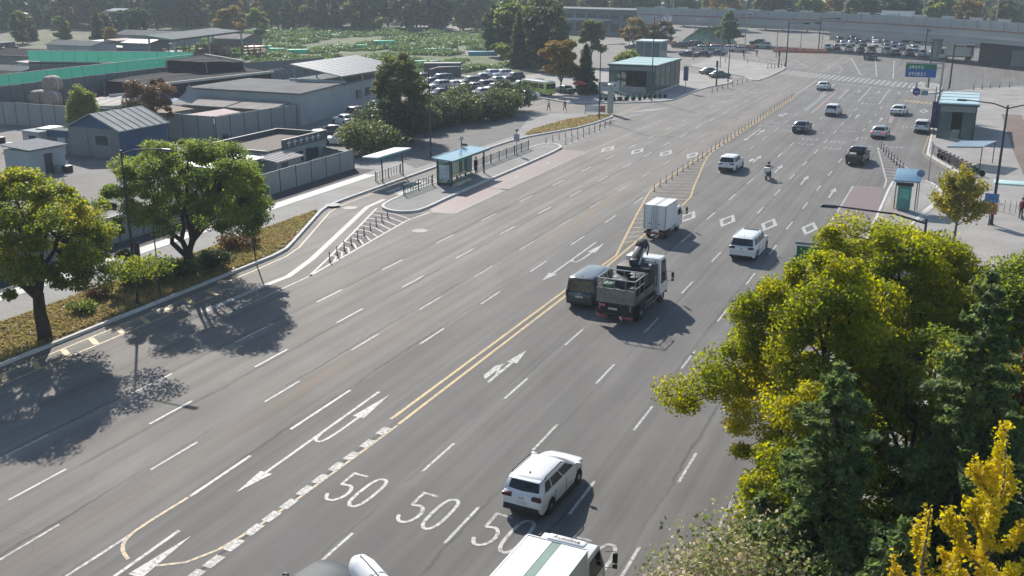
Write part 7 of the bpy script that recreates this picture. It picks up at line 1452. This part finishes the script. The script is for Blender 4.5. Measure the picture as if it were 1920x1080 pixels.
for i, (px, kind, col, dg_) in enumerate((((-80.63, 151.19), 'sedan', 'green', 150), ((-84.4, 163.55), 'sedan', 'white', 148), ((-85.85, 161.04), 'suv', 'silver', 150), ((-90.57, 166.61), 'sedan', 'grey', 150), ((-90.52, 170.68), 'mpv', 'navy', 150), ((-83.98, 169.54), 'suv', 'green', 145), ((-78.73, 164.21), 'suv', 'grey', 148), ((-74.66, 154.67), 'sedan', 'silver', 145), ((-80.48, 173.1), 'sedan', 'silver', 148), ((-84.29, 184.28), 'suv', 'white', 145), ((-79.74, 179.68), 'suv', 'black', 146), ((-73.66, 168.32), 'sedan', 'grey', 146), ((-95.64, 172.61), 'hatch', 'black', 150), ((-66.31, 154.34), 'sedan', 'white', 146))):
    park(kind, col, px, dg_, ('bottle green sedan at the near left of the hedged car park', 'white sedan with bright bonnet in the hedged car park', 'silver SUV behind the green sedan', 'grey sedan partly behind the willow-like tree', 'navy minivan left of the dark container', 'green SUV right of the dark container', 'dark grey SUV in the middle of the hedged car park', 'silver sedan right behind the hedge top', 'small silver sedan behind the dark grey SUV', 'white SUV at the back of the hedged car park', 'black SUV right of the white SUV at the back', 'grey sedan on the right of the hedged car park', 'small black car at the far left of the hedged car park', 'white sedan by the yellow bus')[i], G2)
t = thing('shipping_container', 'dark slate container at the back of the hedged car park', 'container', (-96, 182, 0), R(25)); MB().span((-3.6, -1.3, 0), (3.6, 1.3, 2.7)).build('shell', mat('slate_container', (.06, .075, .085), .5), t)
for k in range(12): MB().span((-3.5 + k * .6, -1.34, .1), (-3.2 + k * .6, -1.3, 2.6)).build('rib', MATS['slate_container'], t)
bs_ = thing('minibus', 'yellow-green minibus under the trees by the side street', 'bus', (-66.6, 160.5, 0), R(60)); MB().span((-1.1, -3.4, .45), (1.1, 3.4, 2.3)).build('body', P_YELLOW, bs_, bevel=.12); MB().span((-1.0, -3.3, 2.31), (1.0, 3.3, 2.5)).build('roof', P_WHITE, bs_, bevel=.08)
for s in (-1, 1):
    for k in range(4): MB().span((s * 1.1, -2.9 + k * 1.5, 1.35), (s * 1.112, -1.6 + k * 1.5, 2.15)).build('side_window', GLASS, bs_)
    for y in (-2.1, 2.2): wheel(bs_, s * .98, y, .4, .24)
for y in (-3.41, 3.41): MB().span((-.95, y - .01, 1.3), (.95, y + .01, 2.15)).build('end_window', GLASS, bs_)
G3 = 'cars on the pale ground by the station'
for i, (p, kind, col, dg_) in enumerate((((-64.27, 249.99), 'sedan', 'navy', 70), ((-60.94, 251.47), 'sedan', 'black', 80), ((-58.49, 256.15), 'sedan', 'navy', 78), ((-65.9, 268.16), 'suv', 'silver', 80), ((-62.61, 269.63), 'mpv', 'silver', 78), ((-59.18, 271.15), 'suv', 'white', 78), ((-55.88, 268.65), 'suv', 'silver', 80), ((-71.34, 282.77), 'mpv', 'black', 75), ((-73.62, 277.32), 'mpv', 'grey', 70), ((-53.16, 286.42), 'suv', 'silver', 100), ((-84.29, 268.26), 'sedan', 'grey', 60), ((-56.94, 298.42), 'suv', 'green', 80))):
    park(kind, col, p, dg_, ('navy sedan at the near left of the far gravel lot', 'black sedan in the front row of the far gravel lot', 'second navy sedan in the front row of the far lot', 'silver SUV in the second row of the far lot', 'silver minivan in the second row of the far lot', 'white SUV in the second row of the far lot', 'silver SUV at the right end of the far lot', 'black minivan in front of the green mound', 'grey minivan left of the black minivan', 'silver SUV driving behind the signal masts', 'grey sedan behind the lime willow', 'green SUV under the viaduct edge')[i], G3)
park('sedan', 'green', (-45.2, 201.5), -30, 'dark green taxi leaving the far left side road', 'taxis on the side road'); park('sedan', 'green', (-48.6, 207.5), -30, 'dark green taxi queuing behind the first taxi', 'taxis on the side road'); park('sedan', 'white', (-61.0, 168.6), 60, 'white car parked left of the lime willow', G3)
park('sedan', 'green', (-63.6, 164.6), 60, 'teal-green car parked in front of the white car by the willow', G3)
G4 = 'cars waiting in the shade of the viaduct'
names4 = ('white sedan at the left end of the waiting cars under the viaduct', 'black sedan second from left under the viaduct', 'white SUV third from left under the viaduct', 'grey sedan fourth from left under the viaduct', 'black SUV fifth from left under the viaduct', 'white van sixth from left under the viaduct', 'dark sedan seventh from left under the viaduct', 'navy SUV eighth from left under the viaduct', 'silver sedan in the second row under the viaduct', 'dark SUV in the second row under the viaduct', 'white hatchback in the second row under the viaduct', 'black sedan in the second row under the viaduct', 'grey car at the back under the viaduct', 'white car at the back under the viaduct', 'navy car at the back right under the viaduct', 'black minivan at the back left under the viaduct')
q4 = [((-36.26, 287.52), 'sedan', 'white'), ((-34.19, 288.44), 'sedan', 'black'), ((-30.2, 282.05), 'suv', 'white'), ((-27.04, 279.53), 'sedan', 'grey'), ((-24.56, 280.63), 'suv', 'black'), ((-20.63, 276.68), 'van', 'white'), ((-18.17, 274.09), 'sedan', 'navy'), ((-15.16, 275.43), 'suv', 'navy'), ((-32.35, 304.68), 'sedan', 'silver'), ((-29.14, 303.81), 'suv', 'navy'), ((-25.84, 303.02), 'hatch', 'white'), ((-22.2, 295.89), 'sedan', 'black'), ((-34.02, 323.54), 'suv', 'grey'), ((-27.52, 321.31), 'suv', 'white'), ((-18.28, 293.44), 'suv', 'navy'), ((-36.88, 317.14), 'mpv', 'black')]
for (p, kind, col), lab in zip(q4, names4): park(kind, col, p, 194, lab, G4)
park('van', 'grey', (-22.68, 258.24), -12, 'grey van crossing the far junction away from the camera', 'vehicles crossing the far junction')

names5 = ('silver sedan in the third row under the viaduct', 'black SUV in the third row under the viaduct', 'white SUV at the right of the waiting cars', 'grey sedan right of the waiting white SUV', 'beige sedan at the back of the waiting cars', 'black sedan at the far back of the waiting cars', 'navy sedan behind the grey waiting car', 'silver minivan behind the waiting navy car')
for (p, kind, col), lab in zip((((-34.38, 303.77), 'sedan', 'silver'), ((-31.55, 314.55), 'suv', 'black'), ((-11.97, 273.26), 'suv', 'white'), ((-9.83, 274.21), 'sedan', 'grey'), ((-30.56, 325.07), 'sedan', 'beige'), ((-23.9, 313.12), 'sedan', 'black'), ((-21.02, 305.16), 'sedan', 'navy'), ((-14.84, 288.88), 'mpv', 'silver')), names5): park(kind, col, p, 194, lab, G4)
names6 = ('black sedan left of the dark green SUV row', 'beige sedan in the second row of the hedged car park', 'silver hatchback near the hedge middle', 'navy SUV near the minibus', 'white SUV in the back row by the crop nets', 'grey sedan in the back row by the crop nets')
for (p, kind, col), lab in zip((((-80.42, 159.82), 'sedan', 'black'), ((-79.71, 161.94), 'sedan', 'beige'), ((-75.61, 161.96), 'hatch', 'silver'), ((-71.24, 169.4), 'suv', 'navy'), ((-86.39, 183.35), 'suv', 'white'), ((-85.47, 177.13), 'sedan', 'grey')), names6): park(kind, col, p, 147, lab, G2)
# ======================= HAZE =======================
hm = bpy.data.materials.new('haze'); hm.use_nodes = True; hn = hm.node_tree; hn.nodes.remove(hn.nodes['Principled BSDF'])
pv = hn.nodes.new('ShaderNodeVolumePrincipled'); pv.inputs['Color'].default_value = (.74, .86, 1., 1); pv.inputs['Density'].default_value = .0003; pv.inputs['Anisotropy'].default_value = .2
hn.links.new(pv.outputs[0], hn.nodes['Material Output'].inputs['Volume'])
hz_ = MB().span((-700, -60, -1.2), (420, 760, 34)).build('haze', hm); hz_['kind'] = 'stuff'; hz_['label'] = 'thin pale haze filling the air over the whole avenue'
